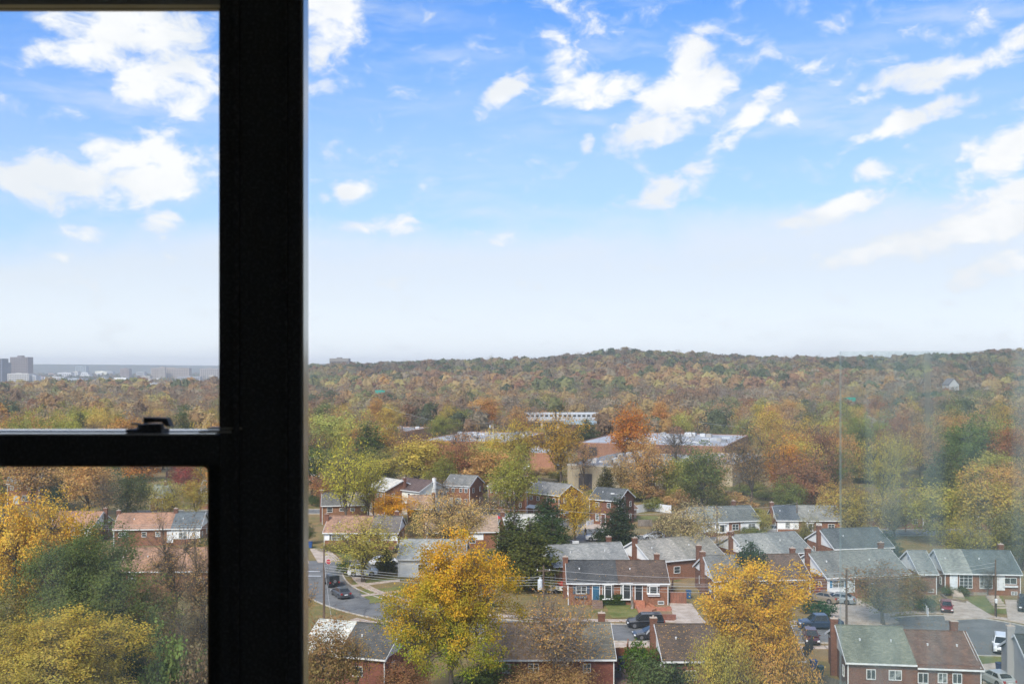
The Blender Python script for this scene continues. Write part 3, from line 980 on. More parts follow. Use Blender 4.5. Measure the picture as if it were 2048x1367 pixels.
# left and middle rows
house('brick and white duplex with salmon and grey roof behind the corner tree',
      (645, 1066), (797, 1067), hz=3.2, D=9.6, roofs=((.62, (.40, .25, .185), 'salmon shingle roof'), (1, (.20, .185, .18), 'grey shingle roof')), chim=[('L', .35), ('T', .93, .6)],
      upper=[(0, .34, 1.7), (.78, 1, 1.7)], feats=[('shut', .1, 1.75, 1.9, 1.0, 1, (.12, .12, .12)), W1(.45), ('door', .55, .4, (.4, .4, .4)), W1(.85, 1.9, .9, .8)])
house('plain brick house with streaked grey roof and small windows behind the salmon-roofed duplex',
      (642, 1012), (737, 1010), hz=4.2, D=7.5, rise=2.1, roofs=((.55, (.17, .175, .175), None), (1, (.40, .37, .33), None)), gable='brick', brick=(.25, .125, .07), feats=[W1(.1, 2.6), W1(.38, 2.8, 1, .7), W1(.62, 2.8, 1, .7), W1(.86, 2.8, 1, .7)], chim=[('L', .5)])
house('brick duplex with white gable and tan roof behind the feathery orange tree',
      (851, 1066), (998, 1064), hz=3.2, roofs=((1, (.42, .32, .25), None),), chim=[('L', .4)], upper=[(.2, .8, 1.6)], feats=[W1(.25, 1.8, 1.2, .9), W1(.6), ('door', .45, .3, (.25, .25, .25))])
house('single storey house with light blue-grey roof and white posts left of the big maple',
      (793, 1119), (930, 1120), hz=3.0, D=9, roofs=((1, (.36, .40, .43), None),), feats=[W1(.3), W1(.7)], wallcol=(.66, .66, .64), name='boarded_house', vents=0)
house('brick house with white gable and red umbrella behind the dark cedars',
      (1012, 1063), (1120, 1060), hz=3.2, roofs=((1, (.55, .57, .58), None),), chim=[('L', .45)], feats=[W1(.4)])
house('small brick house with tan roof and end chimney behind the orange trees',
      (812, 1018), (864, 1018), hz=3.1, D=7.5, roofs=((1, (.40, .28, .21), None),), chim=[('R', .5)], feats=[W1(.4), W1(.75)], gable='brick', vents=0)
G2 = 'two-storey brick houses in the far row'
house('two-storey brick house, gable end on, with pale roof beside the white house', (757, 975), (753.5, 965), hz=5.6, D=7.2, rise=2.0, roofs=((1, (.62, .63, .62), None),), gable='brick', storeys=2, chim=[], feats=[], vents=0, group=G2) if False else None


def two_storey(label, eL, eR, **kw):
    f = kw.pop('feats', [W1(.08, 3.9, .8, 1.0), W1(.30, 3.9, .8, 1.0), W1(.60, 3.9, .8, 1.0), W1(.80, 3.9, .8, 1.0), ('door', .2, .4, (.5, .5, .5)), ('win', .45, 1.1, 1.5, 1.4, 1, 1), W1(.78, 1.1, .9, 1.3)])
    return house(label, eL, eR, hz=kw.pop('hz', 5.6), D=kw.pop('D', 7.5), rise=kw.pop('rise', 2.0), storeys=2, feats=f, gable=kw.pop('gable', 'brick'), group=kw.pop('group', G2), **kw)


two_storey('two-storey brick house with pale roof, left neighbour of the white house', (729, 976), (768, 983), D=9.5, roofs=((1, (.62, .63, .62), None),), chim=[('R', .55)])
two_storey('white boarded two-storey house with dark purple-brown roof and white chimney', (778, 977), (838, 984), D=9, roofs=((1, (.135, .10, .10), None),), chim=[('RW', .5)], wallcol=(.76, .76, .68), name='boarded_house', group='two-storey houses in the far row')
two_storey('two-storey brick house with grey roof behind a utility pole, right of the white house', (885, 970), (940, 973), roofs=((1, (.22, .23, .235), None),), upper=[(0, 1, 4.9)])
two_storey('two-storey brick house with brown roof and end chimney in the far row', (973, 972), (1028, 979), roofs=((1, (.215, .17, .155), None),), upper=[(0, 1, 4.9)], chim=[('R', .5), ('T', .05, .5)])
two_storey('two-storey brick house with grey roof and white awning behind the cedars', (1051, 984), (1118, 992), roofs=((1, (.24, .25, .26), None),), feats=[W1(.08, 3.8, .8, 1.0), W1(.30, 3.8, .8, 1.0), W1(.62, 3.8, .8, 1.0), W1(.8, 3.8, .8, 1.0), ('awning', .06, 2.2, 2.6), W1(.5, 1.1, 1.2, 1.3)])
two_storey('two-storey dark brick house with white framed door behind the white picket fence', (1176, 998), (1238, 1003), brick=BRD, roofs=((1, (.12, .135, .15), None),), feats=[W1(.2, 3.9, .9, 1.0), W1(.6, 3.9, .9, 1.0), W1(.2, .9, .9, 1.5), ('door', .4, .3, (.12, .06, .05)), W1(.72, .9, .8, 1.4)])
# right middle rows
house('brick ranch duplex with green-grey hipped roof halves behind the pale leafy tree',
      (1396, 1046), (1522, 1041), hz=3.1, roofs=((.38, (.24, .27, .265), None), (1, (.165, .19, .195), None)), upper=[(.0, .5, .9), (.75, 1, 1.4)], feats=[('bay', .3, .9, 1.9, 1.6), W1(.55, 1.2, 1.5, 1.2, 1), ('door', .7, .4, (.7, .7, .7)), W1(.82, 1.5, 1.6, .9, 1)], chim=[('T', .8, .7)])
house('brick and white duplex with dark blue roof behind the parked grey suv',
      (1553, 1041), (1685, 1042), hz=3.1, roofs=((.36, (.11, .135, .165), None), (1, (.27, .285, .28), None)), chim=[('L', .5)], upper=[(0, .34, 1.2)], feats=[W1(.12, 1.3, 1.0, 1.3), ('bay', .45, .9, 1.6, 1.6), ('door', .62, .3, (.7, .7, .7)), W1(.8, 1.3, 1.3, 1.0, 1)])
house('brick duplex with long light grey roof and tall chimney behind the round dark bush',
      (1499, 1113), (1629, 1104), hz=3.2, D=10.6, rise=2.4, roofs=((.5, (.31, .335, .335), None), (1, (.235, .265, .275), None)), chim=[('L', .5)], feats=[W1(.25), W1(.6)])
house('brick duplex with dark slate roof and white gable left of the dark tree clump',
      (1669, 1099), (1790, 1095), hz=3.2, D=10.4, rise=2.4, roofs=((1, (.125, .15, .165), None),), chim=[('L', .5)], feats=[W1(.2), W1(.6)])
house('house with pale grey roof half hidden by yellow trees on the right', (1775, 1032), (1850, 1030), hz=3.1, roofs=((1, (.26, .26, .25), None),), feats=[W1(.3, 1.2, 2, 1.2, 2), W1(.7)])
house('house with faded red roof among the yellow trees at the far right', (1958, 1036), (2040, 1038), hz=3.1, roofs=((1, (.26, .14, .12), None),), feats=[W1(.3), W1(.6)], chim=[('T', .2, .5)])
house('low brown roofed building between trees at the far right', (1950, 962), (2040, 962), hz=4, roofs=((1, (.30, .245, .20), None),), feats=[W1(.3), W1(.6)], vents=0)
# seen through the left window
two_storey('two-storey brick house with grey roof at the top left of the lower window', (12, 968), (80, 966), roofs=((1, (.27, .285, .29), None),), upper=[(0, 1, 4.9)])
house('brick house with faded pink roof and white side chimney in the lower window', (95, 1055), (184, 1056), hz=3.2, roofs=((1, C_PINK, None),), chim=[('R', .6)], upper=[(.5, 1, 1.4)], feats=[W1(.6, 1.6, 1.6, .9, 1)])
house('brick duplex with pink and slate blue roof halves in the lower window', (224, 1060), (402, 1057), hz=3.3, roofs=((.66, C_PINK, None), (1, (.16, .19, .22), None)), chim=[('L', .5), ('T', .66, .5)], feats=[W1(.05, 1.7, 1.8, .95, 2), W1(.32, 1.7, .9, .95), W1(.48, 1.7, .9, .95), W1(.75, 1.2, 1.6, 1.3, 1), ('door', .62, .5, (.75, .75, .75))], upper=[(.66, 1, 1.2)])
house('brick house with long pink roof behind the vine-covered tree', (232, 1144), (432, 1143), hz=3.2, D=9.5, rise=2.5, roofs=((1, (.40, .245, .175), None),), feats=[W1(.1, 1.5, 1.1, 1.1, 1), W1(.45, 1.6, 1.2, 1, 1), W1(.8)])
house('brick house with pale green-grey roof beside the dark round tree', (297, 995), (326, 995), hz=3.4, D=8, roofs=((1, (.32, .36, .34), None),), chim=[('T', .8, .5)], vents=0, feats=[W1(.4)])
house('white trimmed house under the red tree in the lower window', (395, 985), (450, 985), hz=4.2, D=8, roofs=((1, (.33, .33, .33), None),), upper=[(0, 1, 2.8)], vents=0, feats=[W1(.2, 1.4), W1(.6, 1.4)])
house('far brick house with grey roof beside a utility pole, above the window latch', (68, 843), (88, 845), hz=6.2, D=11, rise=2.6, roofs=((1, (.30, .31, .33), None),), gable='brick', storeys=2, feats=[], vents=0, down=False)
house('far pinkish brick house at the left edge of the upper window', (-20, 832), (12, 836), hz=6, D=10, rise=2.6, roofs=((1, (.33, .2, .17), None),), gable='brick', storeys=2, feats=[], vents=0, down=False)
house('house with blue-grey roof and white trim beside the black window post', (617, 944), (648, 948), hz=4.6, D=9, roofs=((1, (.18, .22, .26), None),), feats=[W1(.15, 2.6), W1(.6, 2.6)], upper=[(0, 1, 3.6)], vents=0)
house('brick house with pale roof half hidden by the black window post', (590, 932), (622, 936), hz=5, D=9, roofs=((1, (.42, .42, .42), None),), feats=[], vents=0)
house('dark roofed house behind the tall leaning yellow tree', (680, 968), (738, 968), hz=5, D=8.5, roofs=((1, (.21, .20, .19), None),), feats=[W1(.2, 3), W1(.6, 3)], gable='brick', vents=0)


# flat roofed commercial buildings: roof front edge from pixel eL to eR, height h, depth D
def flat(label, eL, eR, h, D, wall, roofc, openings=(), units=0, band=None, cat='building', name='flat_roofed_building', brick=True, seed=1):
    rnd = random.Random(seed)
    a, b = np.array(gp(*eL, z=h)), np.array(gp(*eR, z=h))
    ux = b-a; W = np.linalg.norm(ux); ux /= W; uy = np.array((-ux[1], ux[0]))
    r = empty(name, (a[0], a[1], tz(*a)), atan2(ux[1], ux[0]))
    tag(r, label, cat)
    for tx in np.linspace(.04, .96, max(3, int(W/14))):
        for ty in np.linspace(.15, .85, max(2, int(D/14))):
            c = a+ux*W*tx+uy*D*ty; FOOT.append((c[0], c[1], 9.5))
    MB().box(0, 0, -3, W, D, h-.35).build('wall', M['brick'] if brick else M['siding'], r, color=wall)
    MB().box(.3, .3, h-.35, W-.3, D-.3, h-.2).build('roof', M['metal_roof'], r, color=roofc)
    m = MB().box(-.05, -.05, h-.35, W+.05, .3, h).box(-.05, D-.3, h-.35, W+.05, D+.05, h).box(-.05, .3, h-.35, .3, D-.3, h).box(W-.3, .3, h-.35, W+.05, D-.3, h)
    m.build('parapet', M['paint'], r, color=tuple(min(.7, c*1.3) for c in wall) if band is None else band)
    for (x, z, w, hh, kind) in openings:
        if kind == 'dark': MB().box(x*W, -.06, z, x*W+w, .02, z+hh).build('loading_door', M['paint'], r, color=(.07, .06, .06))
        else: window(r, x*W, z, w, hh, mull=3, bars=0)
    for i in range(units):
        x, y = rnd.uniform(.06, .92)*W, rnd.uniform(.12, .85)*D
        w, d, hh = rnd.uniform(1.2, 3.2), rnd.uniform(1.2, 2.4), rnd.uniform(.6, 1.5)
        MB().box(x, y, h-.2, x+w, y+d, h-.2+hh).box(x+.2, y+.2, h-.2+hh, x+w-.2, y+d-.2, h-.1+hh).build('rooftop_unit', M['paint'], r, color=rnd.choice([(.45, .46, .47), (.6, .6, .6), (.22, .23, .24), (.38, .36, .34)]))
    for i in range(units//2):
        x, y = rnd.uniform(.05, .9)*W, rnd.uniform(.1, .8)*D
        MB().box(x, y, h-.2, x+rnd.uniform(1.5, 3), y+1, h+.02).build('skylight', M['trim'], r)
    return r


flat('long brick warehouse with white flat roof among the trees, left of the rail bridge', (835, 880), (1010, 884), 7, 55, (.30, .13, .09), (1, 1, 1), openings=[(.1, 2.5, 9, 2.2, 'w'), (.3, 1, 3, 3, 'dark'), (.7, 2, 5, 2, 'w')], units=22, seed=2)
flat('orange brick warehouse with white rooftop plant in the middle of the trees', (1155, 884), (1450, 892), 8, 60, (.28, .145, .095), (.95, .95, .97), openings=[(.08, 3.5, 3, 3, 'dark'), (.4, 4, 6, 1.6, 'w')], units=26, seed=3)
flat('low tan walled warehouse with grey flat roof in front of the orange brick one', (1135, 927), (1330, 936), 7, 44, (.36, .30, .21), (.55, .55, .58), openings=[(.12, 0, 4, 4.5, 'dark'), (.55, 0, 4.5, 5, 'dark'), (.8, 2, 3, 2, 'w')], units=22, brick=False, band=(.45, .42, .38), seed=4)
flat('low tan building with pale roof right of the tan warehouse behind trees', (1350, 925), (1465, 930), 6, 40, (.46, .38, .26), (.7, .7, .72), units=10, brick=False, seed=5)
flat('salmon walled flat building behind the orange and green trees on the left', (690, 862), (800, 864), 6, 40, (.48, .27, .18), (.85, .8, .76), openings=[(.5, 0, 5, 3.5, 'dark')], units=5, brick=False, seed=6)
flat('bluish shed with white flat roof behind the orange warehouse', (1405, 878), (1460, 879), 7, 16, (.30, .36, .40), (1, 1, 1), units=1, brick=False, seed=7)
flat('small orange brick building left of the tan warehouse', (1060, 905), (1110, 905), 6, 24, (.38, .18, .11), (.8, .8, .8), units=4, seed=8)
flat('white low building behind the trees in the upper left window', (75, 820), (135, 822), 5, 40, (.42, .4, .38), (1.05, 1.05, 1.05), units=4, brick=False, seed=9)
flat('low industrial roof half hidden by trees at the right', (1700, 905), (1775, 907), 6, 25, (.22, .18, .16), (.5, .48, .45), units=5, brick=False, seed=10)

# far town seen through the upper left window
WINM = newmat('far_window_glass', (.02, .025, .03), .7)


def tower(label, x0, x1, top, Y, col, cols=0, rows=0, depth=25, name='tower_block', base=None, rz=0.0, roofbox=True, wcol=None, strips=False):
    X0, X1 = (x0-1024)*Y/F, (x1-1024)*Y/F
    zt_ = EYE + (HOR-top)*Y/F
    zb = tz((X0+X1)/2, Y) - 2 if base is None else base
    W, H = X1-X0, zt_-zb
    r = empty(name, (X0, Y, zb), rz); tag(r, label, 'building')
    FOOT.append(((X0+X1)/2, Y-5, W*.5)) if Y < 1700 else None
    MB().box(0, 0, 0, W, depth, H).build('wall', M['siding'], r, color=col)
    if roofbox:
        MB().box(W*.35, depth*.2, H, W*.6, depth*.7, H+max(2, H*.07)).build('plant_room', M['siding'], r, color=tuple(c*.8 for c in col))
    MB().box(-.3, -.3, H-.01, W+.3, depth+.3, H+.5).build('roof', M['paint'], r, color=tuple(min(.7, c*1.1) for c in col))
    if cols:
        fh = H/(rows+.6); fw = W/(cols+.4)
        if strips or cols*rows > 300:
            for j in range(rows):
                MB().box(fw*.4, -.25, fh*(j+.55), W-fw*.4, .1, fh*(j+.55)+fh*.42).build('window', WINM, r)
        else:
            me = MB().box(0, -.3, 0, fw*.55, .1, fh*.55).mesh('window', WINM)
            for j in range(rows):
                for i in range(cols): mesh_obj('window', me, r, (fw*(i+.45), 0, fh*(j+.5)))
    return r


tower('tall brown tower block with even window grid at the far left', 20, 55, 714, 2500, (.24, .20, .20), 10, 14, 30)
tower('dark glass tower cut by the left edge of the picture', -30, 4, 717, 2350, (.13, .15, .19), 6, 14, 30)
tower('lower dark tower step next to the dark glass tower', 4, 12, 725, 2400, (.17, .18, .20), 3, 12, 25)
tower('cream office block in front of the brown tower', 15, 57, 747, 2250, (.60, .57, .53), 12, 5, 30)
tower('pale wing beside the cream office block', 57, 72, 751, 2260, (.52, .54, .56), 4, 4, 24)
tower('brick coloured tower block in the middle of the far town', 240, 257, 737, 3000, (.33, .27, .26), 6, 9, 25)
tower('long brown apartment block below the far ridge', 302, 378, 736, 2950, (.38, .32, .28), 22, 7, 25)
tower('pale end block of the long apartment building', 318, 330, 734, 2920, (.42, .37, .33), 4, 8, 12)
tower('far apartment block half hidden by the window post', 400, 438, 737, 3000, (.40, .36, .34), 9, 7, 25)
tower('long white low office behind the wood', 168, 277, 760, 2050, (.62, .60, .57), 16, 2, 30, strips=True)
tower('white upper floor of the long low office', 228, 252, 755, 2080, (.66, .64, .61), 0, 0, 20, roofbox=False)
tower('white gabled hall in the far town', 88, 128, 754, 2400, (.60, .59, .57), 8, 3, 30)
tower('grey long shed in the far town', 130, 165, 757, 2300, (.44, .47, .50), 6, 3, 30)
tower('pink office block in the far town', 66, 86, 753, 2500, (.50, .42, .42), 6, 4, 20)
tower('white low shop block in the far town', 115, 142, 745, 3400, (.62, .62, .62), 6, 2, 30)
tower('white low factory right of the shop block', 158, 176, 745, 3300, (.64, .64, .64), 4, 2, 30)
tower('pale long hall below the ridge', 190, 214, 742, 3900, (.66, .63, .52), 0, 0, 40)
tower('blue-grey slab tower left of the brick coloured tower', 150, 172, 732, 4300, (.28, .34, .37), 6, 7, 30)
tower('low beige flats in front of the brown apartment block', 275, 300, 752, 2600, (.48, .43, .38), 8, 3, 20)
tower('low grey flats right of the beige flats', 355, 400, 753, 2500, (.38, .38, .40), 10, 3, 20)
tower('tan roofed market hall at the left edge', -10, 34, 768, 1900, (.46, .40, .34), 0, 0, 40, roofbox=False)
tower('concrete office block on the wooded ridge', 659, 697, 717, 1640, (.26, .235, .21), 9, 4, 20, strips=False)
tr_ = random.Random(21)
for i in range(46):
    Y = tr_.uniform(1500, 3900); x = tr_.uniform(-40, 440)
    w = tr_.uniform(14, 60)/(Y/F)/2
    hgt = tr_.choice([5, 6, 8, 11, 14, 20]) if Y > 2300 else tr_.choice([5, 6, 8])
    top = HOR+(EYE-hgt)*F/Y
    tint, tcl = tr_.choice([('white', (.62, .62, .61)), ('beige', (.52, .47, .40)), ('grey', (.38, .39, .41)), ('brick coloured', (.36, .25, .21)), ('white', (.70, .69, .67))])
    o = tower('low %s building in the far town below the ridge' % tint, x-w/2, x+w/2, top, Y, tcl, max(2, int(w/4)), max(1, int(hgt/5)), 22, strips=True, roofbox=tr_.random() < .4, name='town_building')
    o['group'] = 'low %s buildings in the far town' % tint
    if Y < 2600: FOOT.append(((x-1024)*Y/F, Y-12, 22))
for i, (x, y, s) in enumerate([(712, 745, 1), (733, 743, 1.2), (741, 741, 1.3), (752, 744, 1.2), (760, 742, 1.3), (783, 747, .8), (816, 746, .9), (866, 742, 1.3), (873, 744, 1.0), (889, 744, 1.0), (1033, 722, 1.2), (1006, 734, 1.1), (1402, 719, 1.2), (1408, 720, 1.2), (1908, 768, 1.5), (1822, 800, 1.2)]):
    Y = 1350 if y > 740 else 1500
    if y > 765: Y = 900
    X = (x-1024)*Y/F
    zc = EYE+(HOR-y)*Y/F
    r = empty('far_house', (X, Y, zc-7), 0.25*((i % 3)-1))
    tag(r, ['pale gabled house in the cluster on the wooded slope below the ridge office block', 'pale gabled house in the middle of the wooded slope, right of the first cluster', 'pale house showing at the tree line of the wooded hill', 'white gabled house low among the trees at the right'][0 if x < 820 else 1 if x < 900 else 2 if y < 740 else 3], 'house', ['pale houses below the ridge office block', 'pale houses in the middle of the slope', 'pale houses at the tree line', 'white houses low at the right'][0 if x < 820 else 1 if x < 900 else 2 if y < 740 else 3])
    w = 7*s
    MB().box(-w/2, 0, -8, w/2, 9, 6.5).prism([(-w/2, 0, 6.5), (w/2, 0, 6.5), (0, 0, 6.5+w*.5)], (0, 9, 0)).build('wall', M['siding'], r, color=(.52, .51, .49))
    MB().prism([(-w/2-.4, -.4, 6.3), (0, -.4, 6.5+w*.5+.3), (0, -.4, 6.9+w*.5+.3), (-w/2-.4, -.4, 6.8)][::-1], (0, 9.8, 0)).prism([(w/2+.4, -.4, 6.3), (0, -.4, 6.5+w*.5+.3), (0, -.4, 6.9+w*.5+.3), (w/2+.4, -.4, 6.8)], (0, 9.8, 0)).build('roof', M['paint'], r, color=(.18, .17, .17))
    FOOT.append((X, Y-6, 9*s))


# rail bridge with a train
def rail():
    Y = 560; k = Y/F
    x0, x1 = (985-1024)*k, (1215-1024)*k
    r = empty('rail_bridge', (x0, Y, 0)); tag(r, 'rail bridge with blue girder under the white train', 'bridge')
    W = x1-x0
    MB().box(-40, 0, 3.6, W+60, 8, 4.4).build('deck', M['paint'], r, color=(.30, .29, .28))
    MB().box(W*.62, -.4, 2.3, W*.97, -.05, 4.5).build('girder', M['paint'], r, color=(.33, .45, .55))
    for x in np.linspace(0, W, 8): MB().box(x-.6, 1, -1, x+.6, 7, 3.6).build('pier', M['concrete'], r)
    MB().box(-40, -.3, 4.4, W+60, -.1, 5.2).build('parapet', M['paint'], r, color=(.42, .42, .42))
    t = empty('commuter_train', ((1020-1024)*k, Y+1.5, 4.4)); tag(t, 'white and silver commuter train crossing the rail bridge', 'train')
    for c in range(2):
        xo = c*26.2
        MB().box(xo, 0, .7, xo+25.4, 3, 4.1).prism([(xo, 0, 4.1), (xo, 3, 4.1), (xo, 2.5, 4.5), (xo, .5, 4.5)][::-1], (25.4, 0, 0)).build('carriage', M['siding'], t, color=(.48, .50, .52))
        me = cached('trw', lambda: MB().box(0, -.04, 2.1, 1.7, .05, 3.2).mesh('window', WINM))
        for i in range(9): mesh_obj('window', me, t, (xo+1.2+i*2.65, 0, 0))
        MB().box(xo+1, .3, 0, xo+6, 2.7, .7).box(xo+19, .3, 0, xo+24, 2.7, .7).build('bogie', M['black'], t)
    for i in range(5): FOOT.append((x0+i*W/4, Y-22, 15))


rail()
for (x, y, Y) in [(760, 783, 800), (1700, 798, 700)]:
    X = (x-1024)*Y/F; z = EYE+(HOR-y)*Y/F
    r = empty('road_sign', (X, Y, tz(X, Y))); tag(r, 'small green highway sign showing between the trees' + (' on the left' if x < 1000 else ' on the right'), 'sign')
    MB().box(-4, 0, z-1.3-tz(X, Y), 4, .15, z+1.3-tz(X, Y)).build('panel', M['paint'], r, color=(.02, .33, .24))
    for s in (-3, 3): MB().tube((s, .3, 0), (s, .3, z), .12, .12, 6).build('post', M['rim'], r)
    FOOT.append((X, Y-15, 14))
# ------------------------------------------------------------------ trees
def tubes_mesh(name, segs, mat):
    """segs: list of (p, q, r0, r1, n)"""
    V, Fc = [], []
    for p, q, r0, r1, n in segs:
        d = q-p; L = np.linalg.norm(d)
        if L < 1e-4: continue
        d = d/L
        a = np.array((0, 0, 1.)) if abs(d[2]) < .9 else np.array((1., 0, 0))
        u = np.cross(d, a); u /= np.linalg.norm(u); w = np.cross(d, u)
        t = np.arange(n)*2*pi/n
        ring = np.cos(t)[:, None]*u + np.sin(t)[:, None]*w
        b = len(V)
        V.extend((p+ring*r0).tolist()); V.extend((q+ring*r1).tolist())
        Fc.extend((b+i, b+n+i, b+n+(i+1) % n, b+(i+1) % n) for i in range(n))
    me = bpy.data.meshes.new(name)
    me.from_pydata(V, [], Fc)
    me.materials.append(mat)
    me.polygons.foreach_set('use_smooth', [True]*len(me.polygons))
    return me


def leaves_mesh(name, C, N, size, mixv, rng, mat, bright=None):
    """kite shaped leaves at centres C facing N"""
    n = len(C)
    N = N/np.maximum(np.linalg.norm(N, axis=1), 1e-6)[:, None]
    a = rng.normal(size=(n, 3))
    u = np.cross(N, a); u /= np.maximum(np.linalg.norm(u, axis=1), 1e-6)[:, None]
    w = np.cross(N, u)
    s = (size*rng.uniform(.6, 1.3, n))[:, None]
    P = np.stack([C-u*s*.5, C+w*s*.36+u*s*.05, C+u*s*.6, C-w*s*.36+u*s*.05], 1).reshape(-1, 3)
    me = bpy.data.meshes.new(name)
    me.vertices.add(4*n); me.loops.add(4*n); me.polygons.add(n)
    me.vertices.foreach_set('co', P.ravel().astype(np.float32))
    me.loops.foreach_set('vertex_index', np.arange(4*n, dtype=np.int32))
    me.polygons.foreach_set('loop_start', np.arange(n, dtype=np.int32)*4)
    me.update()
    at = me.attributes.new('lv', 'FLOAT_COLOR', 'FACE')
    c = np.ones((n, 4))
    c[:, 0] = mixv; c[:, 1] = rng.random(n) if bright is None else bright; c[:, 2] = rng.random(n)
    at.data.foreach_set('color', c.ravel().astype(np.float32))
    me.materials.append(mat)
    return me


def crown_points(rng, n, H, R, th, shape, lobes=.3):
    """tip positions filling the crown, more of them towards its skin"""
    ph = rng.uniform(0, 2*pi, 6)
    out = []
    if shape == 'cone':
        t = 1-np.sqrt(rng.random(n)); t = t*.97
        a = rng.uniform(0, 2*pi, n)
        rr = R*(1-t)**.62*(.72+.3*np.sin(a*3+ph[0]+t*9)*.5+.25*np.sin(t*38+a*2))*rng.uniform(.35, 1, n)**.5
        return np.c_[rr*np.cos(a), rr*np.sin(a), th+(H-th)*t]
    d = rng.normal(size=(n, 3)); d /= np.linalg.norm(d, axis=1)[:, None]
    u = rng.random(n)**(1/2.3)
    lob = 1+lobes*(.5*np.sin(3*d[:, 0]+ph[0]+2*d[:, 2])+.5*np.sin(4*d[:, 1]+ph[1])+.4*np.sin(5*d[:, 2]+ph[2]+3*d[:, 0]))
    zc, hz = (th+H)/2, (H-th)/2
    x = d[:, 0]*u*lob*R; y = d[:, 1]*u*lob*R; z = d[:, 2]*u*lob
    if shape == 'vase':
        k = .55+.6*np.clip((z+1)/2, 0, 1); x *= k; y *= k
    if shape == 'round':
        k = 1.08-.18*z; x *= k; y *= k
    return np.c_[x, y, np.clip(zc+z*hz, th*.85, H*1.04)]


def make_tree(seed, H=12, R=5, th=3, shape='round', tips=260, lpt=22, leaf=.34, clump=.75, lobes=.3, trunk_r=None, bark='bark', limbs=6, twig=0, lean=0.0, leafmat='leaf', up=.5):
    rng = np.random.default_rng(seed)
    T = crown_points(rng, tips, H, R, th, shape, lobes)
    r0 = trunk_r or H*.020
    segs = []
    axis_top = H*(.93 if shape == 'cone' else .55)
    bend = np.array((lean, lean*.3, 0))
    ax = lambda z: np.array((0, 0, z)) + bend*(max(z, 0)/H)**1.5*H*.3 + np.array((.25*sin(z*.5+seed), .2*sin(z*.4+1), 0))*min(1, z/3)
    zs = np.linspace(0, axis_top, 9)
    for i in range(8):
        f0, f1 = 1-.85*i/8, 1-.85*(i+1)/8
        if i == 0: segs.append((ax(-.3)*np.array((0, 0, 1)), ax(zs[1]), r0*1.45, r0*f1*1.05, 9))
        else: segs.append((ax(zs[i]), ax(zs[i+1]), r0*f0, r0*f1, 9))
    for t in T: t += bend*(t[2]/H)**1.5*H*.3

    def curve(p, q, ra, rb, n, k, sag):
        m = (p+q)/2 + rng.normal(size=3)*np.linalg.norm(q-p)*.09 + np.array((0, 0, sag*np.linalg.norm(q-p)))
        pts = [(1-t)**2*p+2*t*(1-t)*m+t*t*q for t in np.linspace(0, 1, k+1)]
        for i in range(k):
            segs.append((pts[i], pts[i+1], ra+(rb-ra)*i/k, ra+(rb-ra)*(i+1)/k, n))
    if shape == 'cone':
        for t in T:
            z0 = max(th*.6, t[2]-.1*hypot(t[0], t[1])+.1)
            curve(ax(z0), t, .045, .012, 3, 1, .02)
    else:
        # main limbs -> boughs -> branches -> twigs
        idx = rng.choice(tips, min(tips, limbs), replace=False)
        n1 = max(limbs+2, tips//9)
        B = T[rng.choice(tips, n1, replace=False)]
        B = B*np.array((.62, .62, 1)); B[:, 2] = th + (B[:, 2]-th)*.68
        Lm = T[idx]*np.array((.34, .34, 1)); Lm[:, 2] = th + (Lm[:, 2]-th)*.38
        for l in Lm:
            z0 = max(th*.55, min(axis_top, th*.8 + (l[2]-th)*.25))
            curve(ax(z0), l, r0*.55, r0*.30, 6, 3, -.08)
        own = []
        for b in B:
            j = int(np.argmin(np.linalg.norm((Lm-b)*np.array((1, 1, .8)), axis=1))); own.append(j)
            curve(Lm[j], b, r0*.27, r0*.13, 5, 3, -.05)
        for t in T:
            j = int(np.argmin(np.linalg.norm(B-t, axis=1)))
            curve(B[j], t, r0*.11, .012, 3, 2, -.03)
            for _ in range(twig):
                q = t + rng.normal(size=3)*clump*.9 + np.array((0, 0, .25*clump))
                segs.append(((B[j]+t*2)/3 if rng.random() < .5 else t, q, .02, .008, 3))
    me_t = tubes_mesh('trunk', segs, M[bark])
    n = int(tips*lpt)
    if n == 0: return me_t, None
    k = rng.integers(0, tips, n)
    C = T[k] + rng.normal(size=(n, 3))*np.array((1, 1, .72))*clump*.62
    if shape == 'cone': C[:, 2] -= abs(rng.normal(size=n))*.12
    ctr = np.array((0, 0, (th+H)/2))
    out = (C-ctr)/np.maximum(np.linalg.norm(C-ctr, axis=1), .1)[:, None]
    N = rng.normal(size=(n, 3))*(.38 if leafmat == 'leaf_i' else .6) + out*(.9 if leafmat == 'leaf_i' else .55) + np.array((0, 0, up))
    cl = rng.random(tips)
    hgt = np.clip((C[:, 2]-th)/(H-th), 0, 1)
    pn = .5+.5*np.sin(C[:, 0]*1.1+seed)*np.sin(C[:, 1]*.9+2)*np.sin(C[:, 2]*.8+1)
    mv = np.clip(.42*cl[k]+.15*rng.random(n)+.45*pn+.75*(.5-hgt)-.04, 0, 1)
    cb = rng.random(tips)
    br = np.clip(.72*cb[k]+.28*rng.random(n), 0, 1)
    me_c = leaves_mesh('crown', C, N, leaf, mv, rng, M[leafmat], br)
    return me_t, me_c


PROTO = {}
def P(name, **kw): PROTO[name] = (make_tree(**kw), kw.get('H', 12), kw.get('R', 5))


